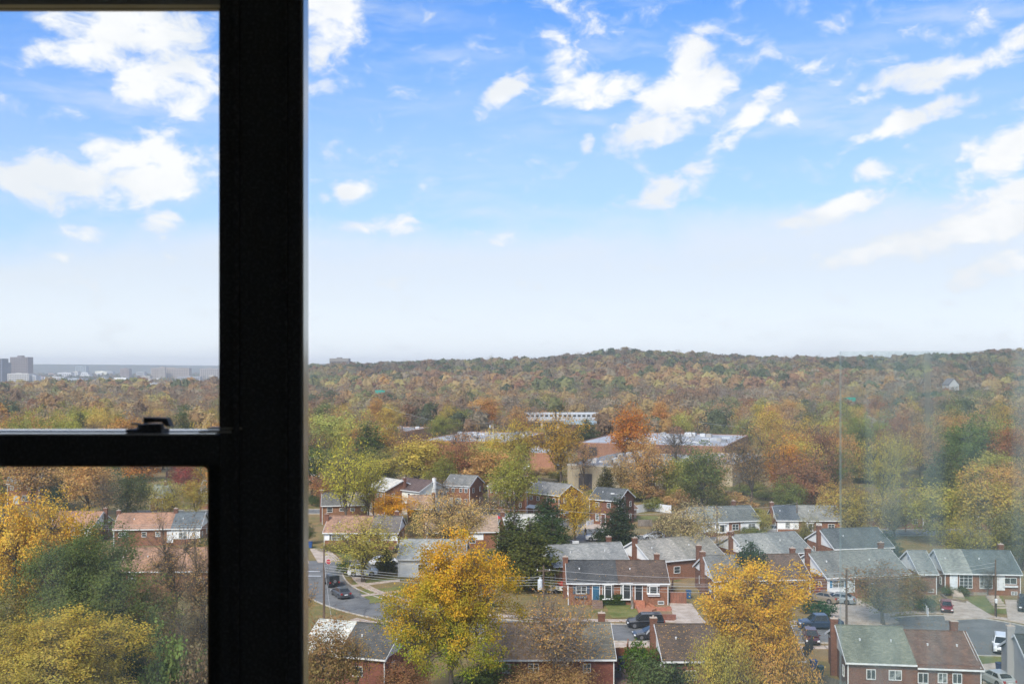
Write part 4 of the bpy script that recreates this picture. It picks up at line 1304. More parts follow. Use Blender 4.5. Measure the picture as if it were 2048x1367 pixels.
P('round1', seed=1, H=12, R=5, th=2.8, shape='round', tips=230, lpt=42, leaf=.29, clump=.95, lobes=.32)
P('round2', seed=2, H=12, R=5, th=2.4, shape='round', tips=230, lpt=40, leaf=.28, clump=.9, lobes=.45)
P('oval1', seed=3, H=13, R=4, th=3, shape='oval', tips=210, lpt=38, leaf=.28, clump=.85, lobes=.35)
P('vase1', seed=4, H=12, R=5, th=2.6, shape='vase', tips=260, lpt=26, leaf=.23, clump=.8, twig=1, lobes=.35)
P('vase2', seed=5, H=13, R=5, th=3.2, shape='vase', tips=240, lpt=13, leaf=.26, clump=.75, twig=1, lobes=.4)
P('thin1', seed=6, H=13, R=4.6, th=3.4, shape='vase', tips=260, lpt=7, leaf=.22, clump=.75, twig=2, lobes=.4)
P('thin2', seed=7, H=14, R=4.2, th=4, shape='oval', tips=240, lpt=6, leaf=.22, clump=.8, twig=2, lobes=.45)
P('bare1', seed=8, H=12, R=4.6, th=3, shape='vase', tips=300, lpt=2.2, leaf=.2, clump=.8, twig=3, lobes=.4)
P('cedar1', seed=9, H=11, R=2.7, th=.8, shape='cone', tips=520, lpt=16, leaf=.24, clump=.42, up=.3)
P('cedar2', seed=10, H=11, R=3.0, th=.8, shape='cone', tips=520, lpt=16, leaf=.25, clump=.5, up=.3)
P('bush1', seed=12, H=2.6, R=1.3, th=.25, shape='round', tips=150, lpt=24, leaf=.15, clump=.28, trunk_r=.05, limbs=5)
P('bush2', seed=13, H=3.0, R=1.6, th=.25, shape='round', tips=140, lpt=18, leaf=.17, clump=.36, trunk_r=.05, limbs=5, lobes=.5)
# the large ones close to the window
P('maple', seed=21, H=17.5, R=6.3, th=4.4, shape='round', tips=560, lpt=115, leaf=.20, clump=.84, lobes=.42, trunk_r=.38, limbs=8, twig=1)
P('golden', seed=22, H=14.4, R=5.7, th=4.6, shape='vase', tips=560, lpt=66, leaf=.18, clump=.60, lobes=.38, trunk_r=.32, limbs=9, twig=1)
P('skirt', seed=23, H=6.5, R=5.4, th=.5, shape='round', tips=300, lpt=50, leaf=.19, clump=.85, lobes=.4, trunk_r=.12, limbs=8, twig=1)
P('twiggy', seed=24, H=11, R=4.6, th=3.0, shape='vase', tips=420, lpt=12, leaf=.17, clump=.7, lobes=.35, trunk_r=.16, limbs=8, twig=3, bark='bark_pale')
P('feather', seed=25, H=12, R=6.6, th=2.4, shape='vase', tips=560, lpt=24, leaf=.2, clump=.75, lobes=.22, limbs=9, twig=2)
P('vine', seed=26, H=14, R=3.4, th=1.2, shape='oval', tips=320, lpt=16, leaf=.17, clump=.7, lobes=.5, trunk_r=.34, limbs=9, twig=4)

YEL, GOLD, ORG = (.58, .42, .06), (.70, .38, .03), (.58, .24, .04)
YGR, GRN, DGR = (.36, .34, .07), (.13, .17, .045), (.06, .09, .035)
TAN, RUST, BRN = (.54, .34, .13), (.38, .15, .07), (.30, .17, .085)
PALE, RED, OLIV = (.50, .40, .19), (.42, .075, .06), (.20, .18, .05)
CED = (.055, .085, .035)

TREES = []


def put_tree(label, kind, px, base, top=None, wpx=None, c1=YEL, c2=YGR, Y=None, group=None, name=None, cat='tree', rot=None, h=None, w=None, z=None, x=None):
    """stands at column px; base row gives the distance (or Y directly); top row and width in pixels give the size"""
    if Y is None: Y = (EYE)*F/(base-HOR)
    X = (px-1024)*Y/F if x is None else x
    z0 = tz(X, Y) if z is None else z
    (mt, mc), H, R = PROTO[kind]
    hh = h if h else (EYE+(HOR-top)*Y/F - z0)
    ww = w if w else wpx*Y/F
    sz, sx = hh/H, 1.13*ww/(2*R)
    nm = name or {'cedar1': 'cedar_tree', 'cedar2': 'cedar_tree', 'bush1': 'shrub', 'bush2': 'shrub'}.get(kind, 'autumn_tree')
    o = empty(nm, (X, Y, z0), random.uniform(0, 6.28) if rot is None else rot)
    o.scale = (sx, sx, sz)
    tag(o, label, cat, group)
    t = bpy.data.objects.new('trunk', mt); COL.objects.link(t); t.parent = o
    c = bpy.data.objects.new('crown', mc); COL.objects.link(c); c.parent = o
    j = random.uniform(.92, 1.08)
    c.color = (c1[0]*j, c1[1]*j, c1[2]*j, 1)
    c['tint2'] = [c2[0]*j, c2[1]*j, c2[2]*j]
    TREES.append((X, Y, ww/2))
    return o


H_ = put_tree
# closest trees
H_('largest maple turning from green to gold and orange, in front of the bottom centre roofs', 'maple', 905, 0, 1074, 188, (.76, .40, .03), (.20, .29, .035), Y=99, rot=.6)
H_('large bright golden tree with forked dark limbs over the bottom right roofs', 'golden', 1502, 0, 1112, 228, (.74, .44, .035), (.60, .38, .06), Y=101, rot=2.0)
H_('golden leafy lower tree beneath the right side of the large golden tree', 'skirt', 1545, 0, 1235, 120, (.66, .40, .05), TAN, Y=99.2)
H_('green-gold leafy lower tree left of the golden tree', 'skirt', 1440, 0, 1255, 110, (.56, .42, .07), (.30, .30, .08), Y=97)
H_('twiggy half bare tree with scattered orange leaves over the tan roof', 'twiggy', 1112, 0, 1176, 175, (.66, .36, .08), (.45, .32, .18), Y=102.5, rot=1.0)
H_('brown leaved tree crowded with leaves at the foot of the tan roofed duplex', 'skirt', 1100, 0, 1326, 180, (.40, .25, .09), BRN, Y=99.5)
H_('brownish green bushy tree in the bottom left beside the window post', 'round2', 655, 0, 1238, 120, (.34, .20, .09), (.19, .17, .05), Y=97)
H_('thin sapling with a few yellow leaves in front of the dark grey roof', 'thin2', 712, 0, 1255, 60, GOLD, YGR, Y=99)
H_('rust brown tree low at the trunk of the large maple', 'round2', 810, 0, 1316, 100, (.30, .15, .07), BRN, Y=101)
H_('dark green ivy-like shrub right of the maple trunk', 'bush2', 975, 0, 1318, 90, GRN, DGR, Y=101)
H_('dome shaped bright evergreen by the wooden gate', 'bush1', 1281, 0, 1279, 58, (.09, .15, .02), (.06, .10, .02), Y=108, name='evergreen_shrub')
H_('loose grey-green shrub in front of the dark brown roof', 'bush2', 1300, 0, 1318, 76, (.13, .17, .06), (.10, .13, .05), Y=102)
H_('dark green shrub right of the grey-green shrub', 'bush2', 1348, 0, 1322, 72, (.06, .09, .04), (.09, .12, .045), Y=102.5)
H_('dark green bush under the golden tree near the bottom edge', 'bush1', 1582, 0, 1344, 60, (.07, .12, .03), DGR, Y=101)
H_('orange twig of a street tree touching the window post', 'thin1', 596, 0, 1148, 74, ORG, (.38, .3, .05), Y=122)
# left lower window
H_('huge golden yellow tree filling the left of the lower window', 'golden', 55, 0, 976, 215, (.74, .44, .05), (.55, .40, .08), Y=117, rot=.4, z=-2)
H_('second gold tree behind the green one in the lower window', 'round1', 150, 0, 1010, 110, (.55, .35, .05), YGR, Y=121)
H_('broad dull green tree in the lower window', 'maple', 178, 0, 1060, 200, (.11, .15, .045), (.20, .21, .06), Y=108, rot=2.5)
H_('olive tree at the left edge of the lower window', 'round2', 10, 0, 1160, 130, (.20, .19, .06), (.38, .28, .06), Y=105)
H_('round golden olive tree at the bottom of the lower window', 'maple', 120, 0, 1226, 250, (.50, .36, .06), (.32, .28, .07), Y=90, rot=1.2)
H_('bare tree hung with brown vines right in the lower window', 'vine', 345, 0, 1030, 105, (.42, .24, .07), (.22, .15, .09), Y=126)
H_('second brown vine-covered tree by the window post', 'vine', 405, 0, 1062, 85, TAN, BRN, Y=119)
H_('brown leafy tree under the pink roof in the lower window', 'round2', 285, 0, 1142, 120, (.42, .25, .11), (.30, .26, .08), Y=112)
H_('olive brown tree low at the right of the lower window', 'vine', 385, 0, 1190, 100, (.26, .20, .08), (.20, .13, .07), Y=103)
H_('pale green shrub near the bottom of the lower window', 'bush2', 335, 0, 1268, 95, (.20, .26, .07), (.14, .19, .06), Y=95)
H_('dusky brown thicket at the bottom of the lower window', 'bush2', 395, 0, 1290, 80, (.20, .16, .09), BRN, Y=94)
H_('dark green undergrowth tree between gold and green trees', 'round1', 250, 0, 1230, 110, (.06, .085, .035), DGR, Y=101)
H_('dark round tree behind the pink roofs in the lower window', 'round1', 257, 1035, 944, 95, (.085, .105, .04), (.13, .13, .045), z=0)
H_('small dark tree beside the grey roofed house at top left', 'round2', 122, 1020, 962, 66, (.06, .08, .04), DGR)
H_('crimson tree in the upper right of the lower window', 'round1', 378, 0, 922, 70, RED, (.34, .10, .07), Y=268)
H_('golden orange tree behind the white trimmed house, lower window', 'round2', 392, 0, 950, 62, (.5, .3, .05), YGR, Y=225)
H_('orange-yellow tree along the top of the lower window', 'round1', 105, 0, 905, 80, (.55, .32, .05), TAN, Y=262)
H_('tawny tree between the dark trees in the lower window', 'vase1', 190, 0, 922, 62, TAN, ORG, Y=245)
H_('brown tree over the white door in the lower window', 'thin1', 205, 0, 950, 70, BRN, TAN, Y=215)
H_('yellow-green tree right of the dark round tree', 'vase1', 335, 0, 955, 66, YGR, (.45, .28, .06), Y=205)
# around the left junction
H_('yellow-green tree with many upright branches on the corner lawn', 'vase1', 727, 1163, 1030, 150, (.52, .41, .09), (.38, .35, .08), rot=.2)
H_('wide feathery tan-orange tree behind the big maple', 'feather', 905, 0, 985, 168, (.66, .42, .15), (.60, .46, .15), Y=172)
H_('tall leaning yellow-green tree with dark bare trunk', 'vase2', 690, 1062, 886, 104, (.60, .50, .06), (.42, .40, .07))
H_('yellow-green tree twin right of the leaning one', 'vase1', 735, 1052, 905, 90, (.54, .46, .07), YGR)
H_('salmon pink tree left of the leaning yellow tree', 'vase1', 645, 0, 944, 62, (.50, .26, .16), ORG, Y=248)
H_('small vivid golden tree in front of the white house', 'round1', 786, 1050, 982, 72, (.66, .33, .02), GOLD)
H_('thin bare tree before the white house', 'bare1', 880, 0, 950, 68, TAN, ORG, Y=236)
H_('olive green shrubby tree beside the tan roof', 'round2', 852, 1075, 1012, 52, OLIV, GRN)
H_('brown-grey thicket left of the dark cedars', 'bare1', 985, 0, 985, 74, (.30, .22, .12), OLIV, Y=215)
H_('green bush on the corner by the white suv', 'bush1', 690, 1148, 1118, 26, (.07, .11, .035), (.10, .13, .04), name='shrub')
H_('olive evergreen right of the corner tree', 'cedar1', 772, 1146, 1086, 46, (.08, .11, .035), OLIV)
H_('dark hedge tree at the post edge above the driveway', 'round2', 612, 1088, 1048, 34, (.06, .09, .04), GRN)
H_('low dry shrub at the salmon roofed duplex', 'bush2', 657, 1102, 1088, 34, (.25, .22, .08), OLIV)
H_('yellowish shrub along the salmon roofed duplex wall', 'bush2', 688, 1104, 1086, 40, YGR, OLIV)
# cedars in the middle
H_('left one of the big dark cedars', 'cedar1', 1026, 0, 1008, 108, (.075, .10, .03), (.14, .14, .035), Y=160)
H_('lower front cedar with olive tips', 'cedar2', 1062, 0, 1030, 125, (.095, .115, .03), (.16, .15, .035), Y=153)
H_('right one of the big dark cedars', 'cedar1', 1100, 0, 1028, 112, (.065, .10, .035), (.12, .13, .035), Y=164)
H_('tall cedar behind beside the golden street tree', 'cedar2', 1094, 0, 984, 95, (.055, .095, .035), (.08, .12, .04), Y=190)
H_('broad spruce standing by the pickup truck', 'cedar2', 1238, 1098, 984, 80, (.05, .075, .042), (.07, .095, .045))
H_('low spreading juniper by the pickup truck', 'bush2', 1206, 1086, 1054, 36, (.04, .062, .036), DGR)
H_('brown-green pine above the white picket fence', 'cedar1', 1212, 0, 925, 62, (.085, .09, .035), (.12, .10, .035), Y=238)
H_('golden yellow street tree beside the white pickup', 'vase1', 1151, 1085, 970, 88, (.66, .40, .03), (.52, .38, .06))
H_('pale creamy sparse tree with forked grey trunk', 'vase1', 1387, 0, 1000, 128, (.52, .40, .20), (.42, .34, .12), Y=171, rot=2.2)
H_('dark maroon small tree on the bank beyond the silver hatchback', 'vase2', 1340, 1075, 1022, 58, (.13, .12, .045), (.30, .15, .07))
H_('yellow-green small tree in front of the dark blue roof', 'vase1', 1527, 1068, 1020, 46, (.45, .38, .09), YGR)
H_('round dark green bush in front of the long light grey roof', 'bush1', 1500, 0, 1083, 58, (.05, .085, .04), (.045, .07, .035), Y=149, z=1.2)
H_('low green shrubs below the green-grey ranch', 'bush2', 1498, 1072, 1052, 46, (.12, .15, .06), YGR)
H_('clipped green hedge bush by the grey suv', 'bush1', 1513, 1074, 1059, 26, (.10, .15, .05), GRN)
H_('tall yellow-green tree between the pale creamy tree and the ranch roofs', 'vase1', 1432, 0, 985, 70, (.40, .36, .09), OLIV, Y=228)
H_('bare grey-brown tree behind the weathered light grey roof', 'bare1', 1318, 0, 1036, 60, BRN, OLIV, Y=176)
H_('olive tree between the long light grey roof and the slate roof', 'vase2', 1612, 0, 1030, 52, (.34, .30, .09), OLIV, Y=186)
H_('small rusty tree beside the light blue-grey roof', 'thin1', 818, 0, 1050, 44, TAN, RUST, Y=170)
# right
H_('red-brown and green small tree in front of the shuttered duplex', 'vase1', 1766, 1248, 1126, 158, (.30, .14, .055), (.15, .17, .05), rot=1.4)
H_('slim green-brown tree by the small grey gabled house', 'oval1', 1828, 0, 1145, 62, (.19, .16, .05), (.32, .17, .08), Y=141)
H_('cone shaped clipped green shrub beside the tan driveway', 'bush1', 1648, 1238, 1200, 38, (.035, .115, .04), (.03, .085, .035), name='conical_shrub')
H_('dark round shrub left of the cone shaped shrub', 'bush1', 1617, 1226, 1200, 24, (.045, .09, .04), DGR)
H_('dark green bush beside the white steps rail', 'bush2', 1852, 1222, 1190, 40, (.06, .10, .045), GRN)
H_('small crape tree with pale stems before the slate blue roof', 'bare1', 1976, 1190, 1135, 44, (.20, .13, .09), OLIV)
H_('small shrub under the many paned window', 'bush1', 1925, 1190, 1172, 26, (.10, .13, .045), OLIV)
H_('small shrub by the grey steps', 'bush2', 1893, 1190, 1170, 22, (.10, .14, .045), GRN)
H_('dark green tree clump behind the shuttered duplex', 'cedar2', 1770, 0, 1058, 80, (.05, .08, .045), (.08, .10, .04), Y=176)
H_('sparse golden tree with leaning limbs left of the dark clump', 'vase1', 1712, 0, 972, 130, (.50, .37, .07), (.38, .30, .09), Y=190)
H_('feathery olive gold tree over the pale roof', 'feather', 1790, 0, 985, 130, (.43, .33, .09), (.28, .27, .08), Y=198)
H_('large yellow tree right of the pale roof', 'round1', 1880, 0, 955, 120, (.48, .38, .07), (.27, .28, .07), Y=192)
H_('large golden tree with dark limbs at the right edge', 'round2', 1990, 0, 945, 150, (.52, .35, .07), (.28, .26, .06), Y=182)
H_('low yellow-green tree below the faded red roof', 'vase1', 1925, 0, 1030, 110, (.46, .35, .06), (.22, .23, .06), Y=165)
H_('dark green-gold tree cut by the right edge', 'round1', 2046, 0, 1010, 110, (.26, .22, .06), (.14, .15, .05), Y=168)
H_('tan orange tree with dome crown behind the yellow trees', 'round1', 1992, 0, 918, 100, (.56, .32, .08), TAN, Y=225)
H_('big full green tree at the right', 'round2', 1930, 0, 835, 122, (.17, .22, .045), (.10, .14, .045), Y=300)
H_('rust orange tree right of the big green tree', 'oval1', 2020, 0, 850, 82, (.38, .16, .05), RUST, Y=290)
H_('golden tree above the dark blue roof', 'vase1', 1668, 0, 960, 76, (.55, .36, .08), TAN, Y=215)
# large trees of the belt behind the houses
H_('tall bright orange tree beside the rail bridge', 'oval1', 1262, 0, 815, 82, (.50, .19, .03), ORG, Y=318)
H_('tall gold tree with long bare trunk left of centre', 'vase1', 1122, 0, 820, 116, (.56, .33, .05), (.40, .27, .05), Y=285)
H_('olive gold tall tree at the white warehouse roof end', 'vase1', 1035, 0, 836, 96, (.56, .40, .06), (.25, .22, .06), Y=290)
H_('thin brown tree before the orange warehouse', 'thin2', 1168, 0, 872, 62, (.40, .20, .08), TAN, Y=276)
H_('broad umbrella shaped bare tree before the warehouses', 'bare1', 1352, 0, 848, 86, (.33, .20, .10), OLIV, Y=292)
H_('yellow-green rounded tree in front of the tan warehouse', 'round1', 1352, 0, 908, 100, (.35, .33, .075), YGR, Y=258)
H_('grey-tan feathery tree left of the yellow-green rounded one', 'vase1', 1245, 0, 905, 82, TAN, (.33, .26, .10), Y=262)
H_('tall brown fan shaped tree behind the ranch roofs', 'vase2', 1503, 0, 850, 108, (.30, .175, .07), (.22, .15, .07), Y=238)
H_('bright orange-gold tree right of the fan shaped tree', 'oval1', 1573, 0, 880, 86, (.60, .30, .04), ORG, Y=246)
H_('wide orange tree crown behind the orange-gold one', 'round1', 1590, 0, 848, 90, (.48, .24, .06), TAN, Y=272)
H_('dusky red tree with dark green skirt behind the blue roof', 'oval1', 1640, 0, 862, 72, (.28, .12, .075), (.11, .12, .05), Y=258)
H_('green-gold tree low between the blue roof and the orange trees', 'round2', 1578, 0, 955, 64, (.24, .25, .06), GRN, Y=226)
H_('lime green weeping tree at the far left of the main pane', 'round1', 655, 0, 815, 118, (.46, .45, .12), (.27, .31, .09), Y=330)
H_('yellow-green tree next to the lime green weeping tree', 'round2', 712, 0, 828, 92, (.50, .46, .12), YGR, Y=318)
H_('yellow and orange tree above the salmon flat building', 'vase1', 770, 0, 838, 72, (.48, .38, .06), ORG, Y=330)
H_('brown orange tree left of the white roofed warehouse', 'vase2', 812, 0, 856, 72, (.36, .19, .07), BRN, Y=312)
H_('orange-topped yellow tree in front of the warehouse wall', 'oval1', 872, 0, 872, 76, (.50, .32, .06), (.28, .28, .07), Y=285)
H_('drooping green-yellow tree behind the white two-storey house', 'round2', 885, 0, 908, 62, (.24, .25, .055), YGR, Y=262)
H_('pale yellow-green tree between the two-storey houses', 'round1', 960, 0, 882, 92, (.40, .36, .09), YGR, Y=275)
H_('thin brown tree in front of the white roofed warehouse', 'bare1', 918, 0, 852, 70, BRN, RUST, Y=300)
H_('olive tree behind the brick house with the pale roof', 'vase1', 765, 0, 892, 100, (.33, .29, .08), OLIV, Y=275)
H_('gold tree above the far row of two-storey houses', 'oval1', 1010, 0, 905, 70, (.46, .30, .06), TAN, Y=282)

# woods: every nearer tree its own thing
CLS = [
    ('orange-tan', [TAN, (.54, .31, .10)], [ORG, TAN], 5), ('rust-brown', [RUST, BRN, (.40, .21, .09)], [BRN, RUST], 3), ('yellow-gold', [YEL, (.60, .44, .09)], [YGR, TAN], 5),
    ('yellow-green', [YGR, (.44, .40, .10)], [GRN, YGR], 5), ('dull green', [GRN, (.13, .15, .05)], [DGR, OLIV], 2), ('bare grey-brown', [(.32, .23, .14), (.28, .20, .13)], [BRN, (.3, .24, .15)], 4), ('bright orange', [(.50, .26, .06)], [TAN], .6)]
CW = np.array([c[3] for c in CLS]); CW = CW/CW.sum()
ZONE = {'behind the far houses': 0, 'around the warehouses': 1, 'in the left window': 2, 'behind the yellow trees on the right': 3}


def zone_name(X, Y):
    px = 1024 + X/Y*F
    if px < 460:
        return ('in the nearer wood of the left window, ' if Y < 340 else 'in the deeper wood of the left window, ') + ('outer half' if px < 215 else 'half by the black post')
    if px > 1660:
        return ('behind the right-hand yellow trees, ' if Y < 350 else 'far behind the right-hand yellow trees, ') + ('near the glass edge' if px < 1850 else 'by the picture edge')
    if Y > 400: return 'beyond the warehouses, ' + ('left of the train' if px < 1030 else 'right of the train' if px > 1300 else 'below the train')
    return 'between far houses and warehouses, ' + ('beside the black post' if px < 830 else 'behind the two-storey row' if px < 1180 else 'behind the white panel fence' if px < 1400 else 'behind the ranch houses')


def free(x, y, r, pad=0.0):
    for (a, b, q) in FOOT:
        if (x-a)**2+(y-b)**2 < (q+r*.55+pad)**2: return False
    return True


def view_clear(X, Y):
    """keep the open view onto the warehouse roofs, as the photograph has it"""
    px = 1024+X/Y*F
    if 1060 < px < 1460 and 240 < Y < 345: return random.random() < .07
    if 820 < px < 1010 and 300 < Y < 440: return False
    if 1440 < px < 1700 and Y < 222: return False
    if px < 440 and Y < 225: return False
    if 1040 < px < 1210 and 455 < Y < 560: return False
    if 835 < px < 1460 and 340 < Y < 455: return random.random() < .2
    if 690 < px < 830 and 330 < Y < 420: return random.random() < .3
    return True


cands = []
rs = random.Random(5)
tries = 0
placed = [(a, b, r) for a, b, r in TREES]
while len(cands) < 196 and tries < 90000:
    tries += 1
    Y = rs.uniform(215, 520)
    pxx = rs.uniform(-60, 2110)
    if 445 < pxx < 596: continue
    X = (pxx-1024)*Y/F
    w = rs.uniform(8.5, 15)
    if Y > 380 and rs.random() < .45: continue
    if any((X-a)**2+(Y-b)**2 < (w*.30+r*.62)**2 for a, b, r in placed): continue
    if not free(X, Y, w/2) or on_road(X, Y, 3): continue
    if not view_clear(X, Y): continue
    placed.append((X, Y, w/2)); cands.append((X, Y, w))
KINDS = {'orange-tan': ['vase1', 'round1', 'oval1', 'vase2'], 'rust-brown': ['vase2', 'oval1', 'thin1', 'round2'], 'yellow-gold': ['oval1', 'vase1', 'round1'], 'yellow-green': ['round1', 'round2', 'vase1'],
         'dull green': ['round2', 'oval1', 'cedar2'], 'bare grey-brown': ['bare1', 'thin2', 'thin1'], 'bright orange': ['oval1', 'round1']}
for (X, Y, w) in cands:
    ci = RNG.choice(len(CLS), p=CW)
    nm, a, b, _ = CLS[ci]
    zn = zone_name(X, Y)
    H_('%s tree %s' % (nm, zn), rs.choice(KINDS[nm]), 0, 0, c1=rs.choice(a), c2=rs.choice(b), Y=Y, x=X, h=rs.uniform(12.5, 20), w=w, group='%s trees %s' % (nm, zn))

# shrubs and small trees in gardens
gs = random.Random(9)
n = 0
while n < 34:
    Y = gs.uniform(150, 250); pxx = gs.choice([gs.uniform(620, 1280), gs.uniform(1340, 1700), gs.uniform(10, 430)])
    X = (pxx-1024)*Y/F
    if not free(X, Y, 2) or on_road(X, Y, 2.2) or any((X-a)**2+(Y-b)**2 < (1.5+r*.3)**2 for a, b, r in TREES): continue
    c = gs.choice([('olive', OLIV, GRN), ('dark green', DGR, GRN), ('yellow-brown', TAN, YGR)])
    zn = 'in the gardens of the left lower window' if pxx < 460 else ('between the middle rows of houses' if pxx < 1300 else 'in the gardens right of the pale tree')
    H_('small %s garden shrub %s' % (c[0], zn), gs.choice(['bush1', 'bush2']), 0, 0, c1=c[1], c2=c[2], Y=Y, x=X, h=gs.uniform(1.3, 3), w=gs.uniform(1.6, 3.4), group='%s garden shrubs %s' % (c[0], zn))
    n += 1

# undergrowth at the edge of the wood, behind the last gardens
us = random.Random(31)
n = 0
while n < 60:
    Y = us.uniform(222, 330); pxx = us.uniform(960, 1760)
    X = (pxx-1024)*Y/F
    if not free(X, Y, 2) or on_road(X, Y, 2.2) or any((X-a)**2+(Y-b)**2 < (1.2+r*.22)**2 for a, b, r in TREES): continue
    cn, a1, a2 = us.choice([('brown', BRN, OLIV), ('olive', (.26, .24, .07), GRN), ('tan', TAN, BRN), ('yellow-green', YGR, OLIV)])
    zn = 'behind the two-storey row' if pxx < 1240 else 'in front of the tan warehouse' if pxx < 1460 else 'behind the ranch houses'
    H_('%s thicket bush %s' % (cn, zn), us.choice(['bush1', 'bush2', 'bush2']), 0, 0, c1=a1, c2=a2, Y=Y, x=X, h=us.uniform(2.5, 5.5), w=us.uniform(3.5, 7), group='%s thicket bushes %s' % (cn, zn))
    n += 1

# the wooded hillside beyond: one mass of instanced trees
def forest():
    rng = np.random.default_rng(3)
    col = bpy.data.collections.new('woodland_kinds')
    kinds = []
    specs = []
    for s in range(4): specs.append(dict(seed=40+s, H=14, R=5, th=3, shape=['round', 'vase', 'oval', 'round'][s], tips=70, lpt=13, leaf=.85, clump=1.3, lobes=.4, twig=0, limbs=4, leafmat='leaf_i'))
    for s in range(2): specs.append(dict(seed=50+s, H=14, R=4.6, th=3.5, shape='vase', tips=110, lpt=4, leaf=.6, clump=1.2, lobes=.4, twig=2, limbs=6, leafmat='leaf_i', bark='bark_pale'))
    for s in range(3): specs.append(dict(seed=60+s, H=14, R=5.2, th=2, shape='round', tips=46, lpt=9, leaf=1.5, clump=1.2, lobes=.30, limbs=3, leafmat='leaf_i'))
    for i, sp in enumerate(specs):
        mt, mc = make_tree(**sp)
        if i not in (4, 5):
            k_ = .74 if i >= 6 else .6
            zc_ = (sp['th']+14)/2; hz_ = (14-sp['th'])/2
            rg = np.random.default_rng(i); ph_ = rg.uniform(0, 6, 6)
            V_, F_ = [], []
            nu, nv_ = 10, 6
            for jv in range(nv_+1):
                for iu in range(nu):
                    t_, p_ = pi*jv/nv_, 2*pi*iu/nu + (jv % 2)*pi/nu
                    q = k_*(1+.20*sin(3*p_+ph_[0]+2*t_)+.14*sin(5*p_+ph_[1]-3*t_)+rg.uniform(-.10, .10))
                    V_.append((sp['R']*q*sin(t_)*cos(p_), sp['R']*q*sin(t_)*sin(p_), zc_+hz_*q*1.12*cos(t_)))
            for jv in range(nv_):
                for iu in range(nu):
                    a_, b_ = jv*nu+iu, jv*nu+(iu+1) % nu
                    F_.append((a_, b_, b_+nu, a_+nu))
            n0 = len(mc.vertices)
            vo = np.zeros(n0*3, np.float32); mc.vertices.foreach_get('co', vo)
            lo_ = np.zeros(len(mc.polygons)*4, np.float32); mc.attributes['lv'].data.foreach_get('color', lo_)
            fo = [tuple(p.vertices) for p in mc.polygons]
            bpy.data.meshes.remove(mc)
            mc = bpy.data.meshes.new('crown')
            mc.from_pydata(vo.reshape(-1, 3).tolist()+V_, [], fo+[tuple(v+n0 for v in f_) for f_ in F_])
            at_ = mc.attributes.new('lv', 'FLOAT_COLOR', 'FACE')
            at_.data.foreach_set('color', np.r_[lo_, np.tile([.4, .35, .5, 1], len(F_))].astype(np.float32))
        # crown and trunk in one mesh for the instanced wood
        nvt = len(mt.vertices)
        vt = np.zeros(nvt*3, np.float32); mt.vertices.foreach_get('co', vt)
        vc = np.zeros(len(mc.vertices)*3, np.float32); mc.vertices.foreach_get('co', vc)
        ft = [tuple(p.vertices) for p in mt.polygons]; fc = [tuple(v+nvt for v in p.vertices) for p in mc.polygons]
        me = bpy.data.meshes.new('woodland_tree')
        me.from_pydata(np.r_[vt, vc].reshape(-1, 3).tolist(), [], ft+fc)
        me.materials.append(M[sp.get('bark', 'bark')]); me.materials.append(M['leaf_i'])
        mi = np.r_[np.zeros(len(ft), int), np.ones(len(fc), int)]
        me.polygons.foreach_set('material_index', mi.astype(np.int32))
        at = me.attributes.new('lv', 'FLOAT_COLOR', 'FACE')
        cc_ = np.zeros(len(fc)*4, np.float32); mc.attributes['lv'].data.foreach_get('color', cc_)
        at.data.foreach_set('color', np.r_[np.zeros(len(ft)*4), cc_].astype(np.float32))
        ob = bpy.data.objects.new('woodland_tree_%02d' % i, me)
        col.objects.link(ob)
        bpy.data.meshes.remove(mt); bpy.data.meshes.remove(mc)
    # points
    pts, sc, kd, t1, t2 = [], [], [], [], []
    foot = [f for f in FOOT if f[1] > 380]
    fx = np.array([f[0] for f in foot]); fy = np.array([f[1] for f in foot]); fr = np.array([f[2] for f in foot])
    pal = np.array([(.42, .26, .12), (.46, .33, .15), (.32, .18, .10), (.27, .18, .11), (.43, .36, .13), (.17, .19, .08), (.36, .29, .20), (.52, .30, .09), (.095, .125, .06), (.30, .29, .12)])
    pw = np.array([3.5, 3, 3.4, 3, 1.4, 1.5, 2.2, 1.0, 1.0, 1.4]); pw /= pw.sum()
    tx = np.array([t[0] for t in TREES]); ty = np.array([t[1] for t in TREES]); tr = np.array([t[2] for t in TREES])
    y = 400.0
    while y < 4600:
        sp = 9.2 if y < 1000 else (9.6 if y < 1760 else 17)
        xlo, xhi = -.56*y, .56*y
        if y > 1760: xhi = -.17*y
        for x in np.arange(xlo, xhi, sp):
            X = x + rng.uniform(-sp*.5, sp*.5); Y = y + rng.uniform(-sp*.5, sp*.5)
            px = 1024+X/Y*F
            if 455 < px < 585: continue
            dens = 1.0
            cl = sin(X/61.+1.3)*sin(Y/83.+.4)+.5*sin(X/23.)*sin(Y/31.)
            if Y < 520: dens = .55
            if px < 455:
                dens = .85 if Y < 1150 else (.25 if Y < 1900 else .12 + .2*(sin(X/90.)*sin(Y/120.) > 0))
                if Y < 1300 and cl < -.7: dens = .15
            elif Y < 760 and cl < -.9: dens = .2
            if rng.random() > dens: continue
            if len(fx) and np.any((X-fx)**2+(Y-fy)**2 < (fr+4)**2): continue
            if Y < 560 and np.any((X-tx)**2+(Y-ty)**2 < (tr*.7+3)**2): continue
            if 1040 < px < 1210 and 440 < Y < 562: continue
            if 835 < px < 1005 and 340 < Y < 450: continue
            if 1130 < px < 1460 and 270 < Y < 420: continue
            # open view onto the long white office and town
            if px < 455 and 1400 < Y < 3000 and cl < .1: continue
            s = rng.uniform(.7, 1.25)**1.3
            if Y > 900: s *= 1.2
            if px < 455 and Y > 1150: s *= .62
            if Y > 1760: s *= rng.uniform(.8, 1.1)
            # groves of one colour
            g = sin(X/47.+Y/91.)+sin(X/29.-Y/53.+2)
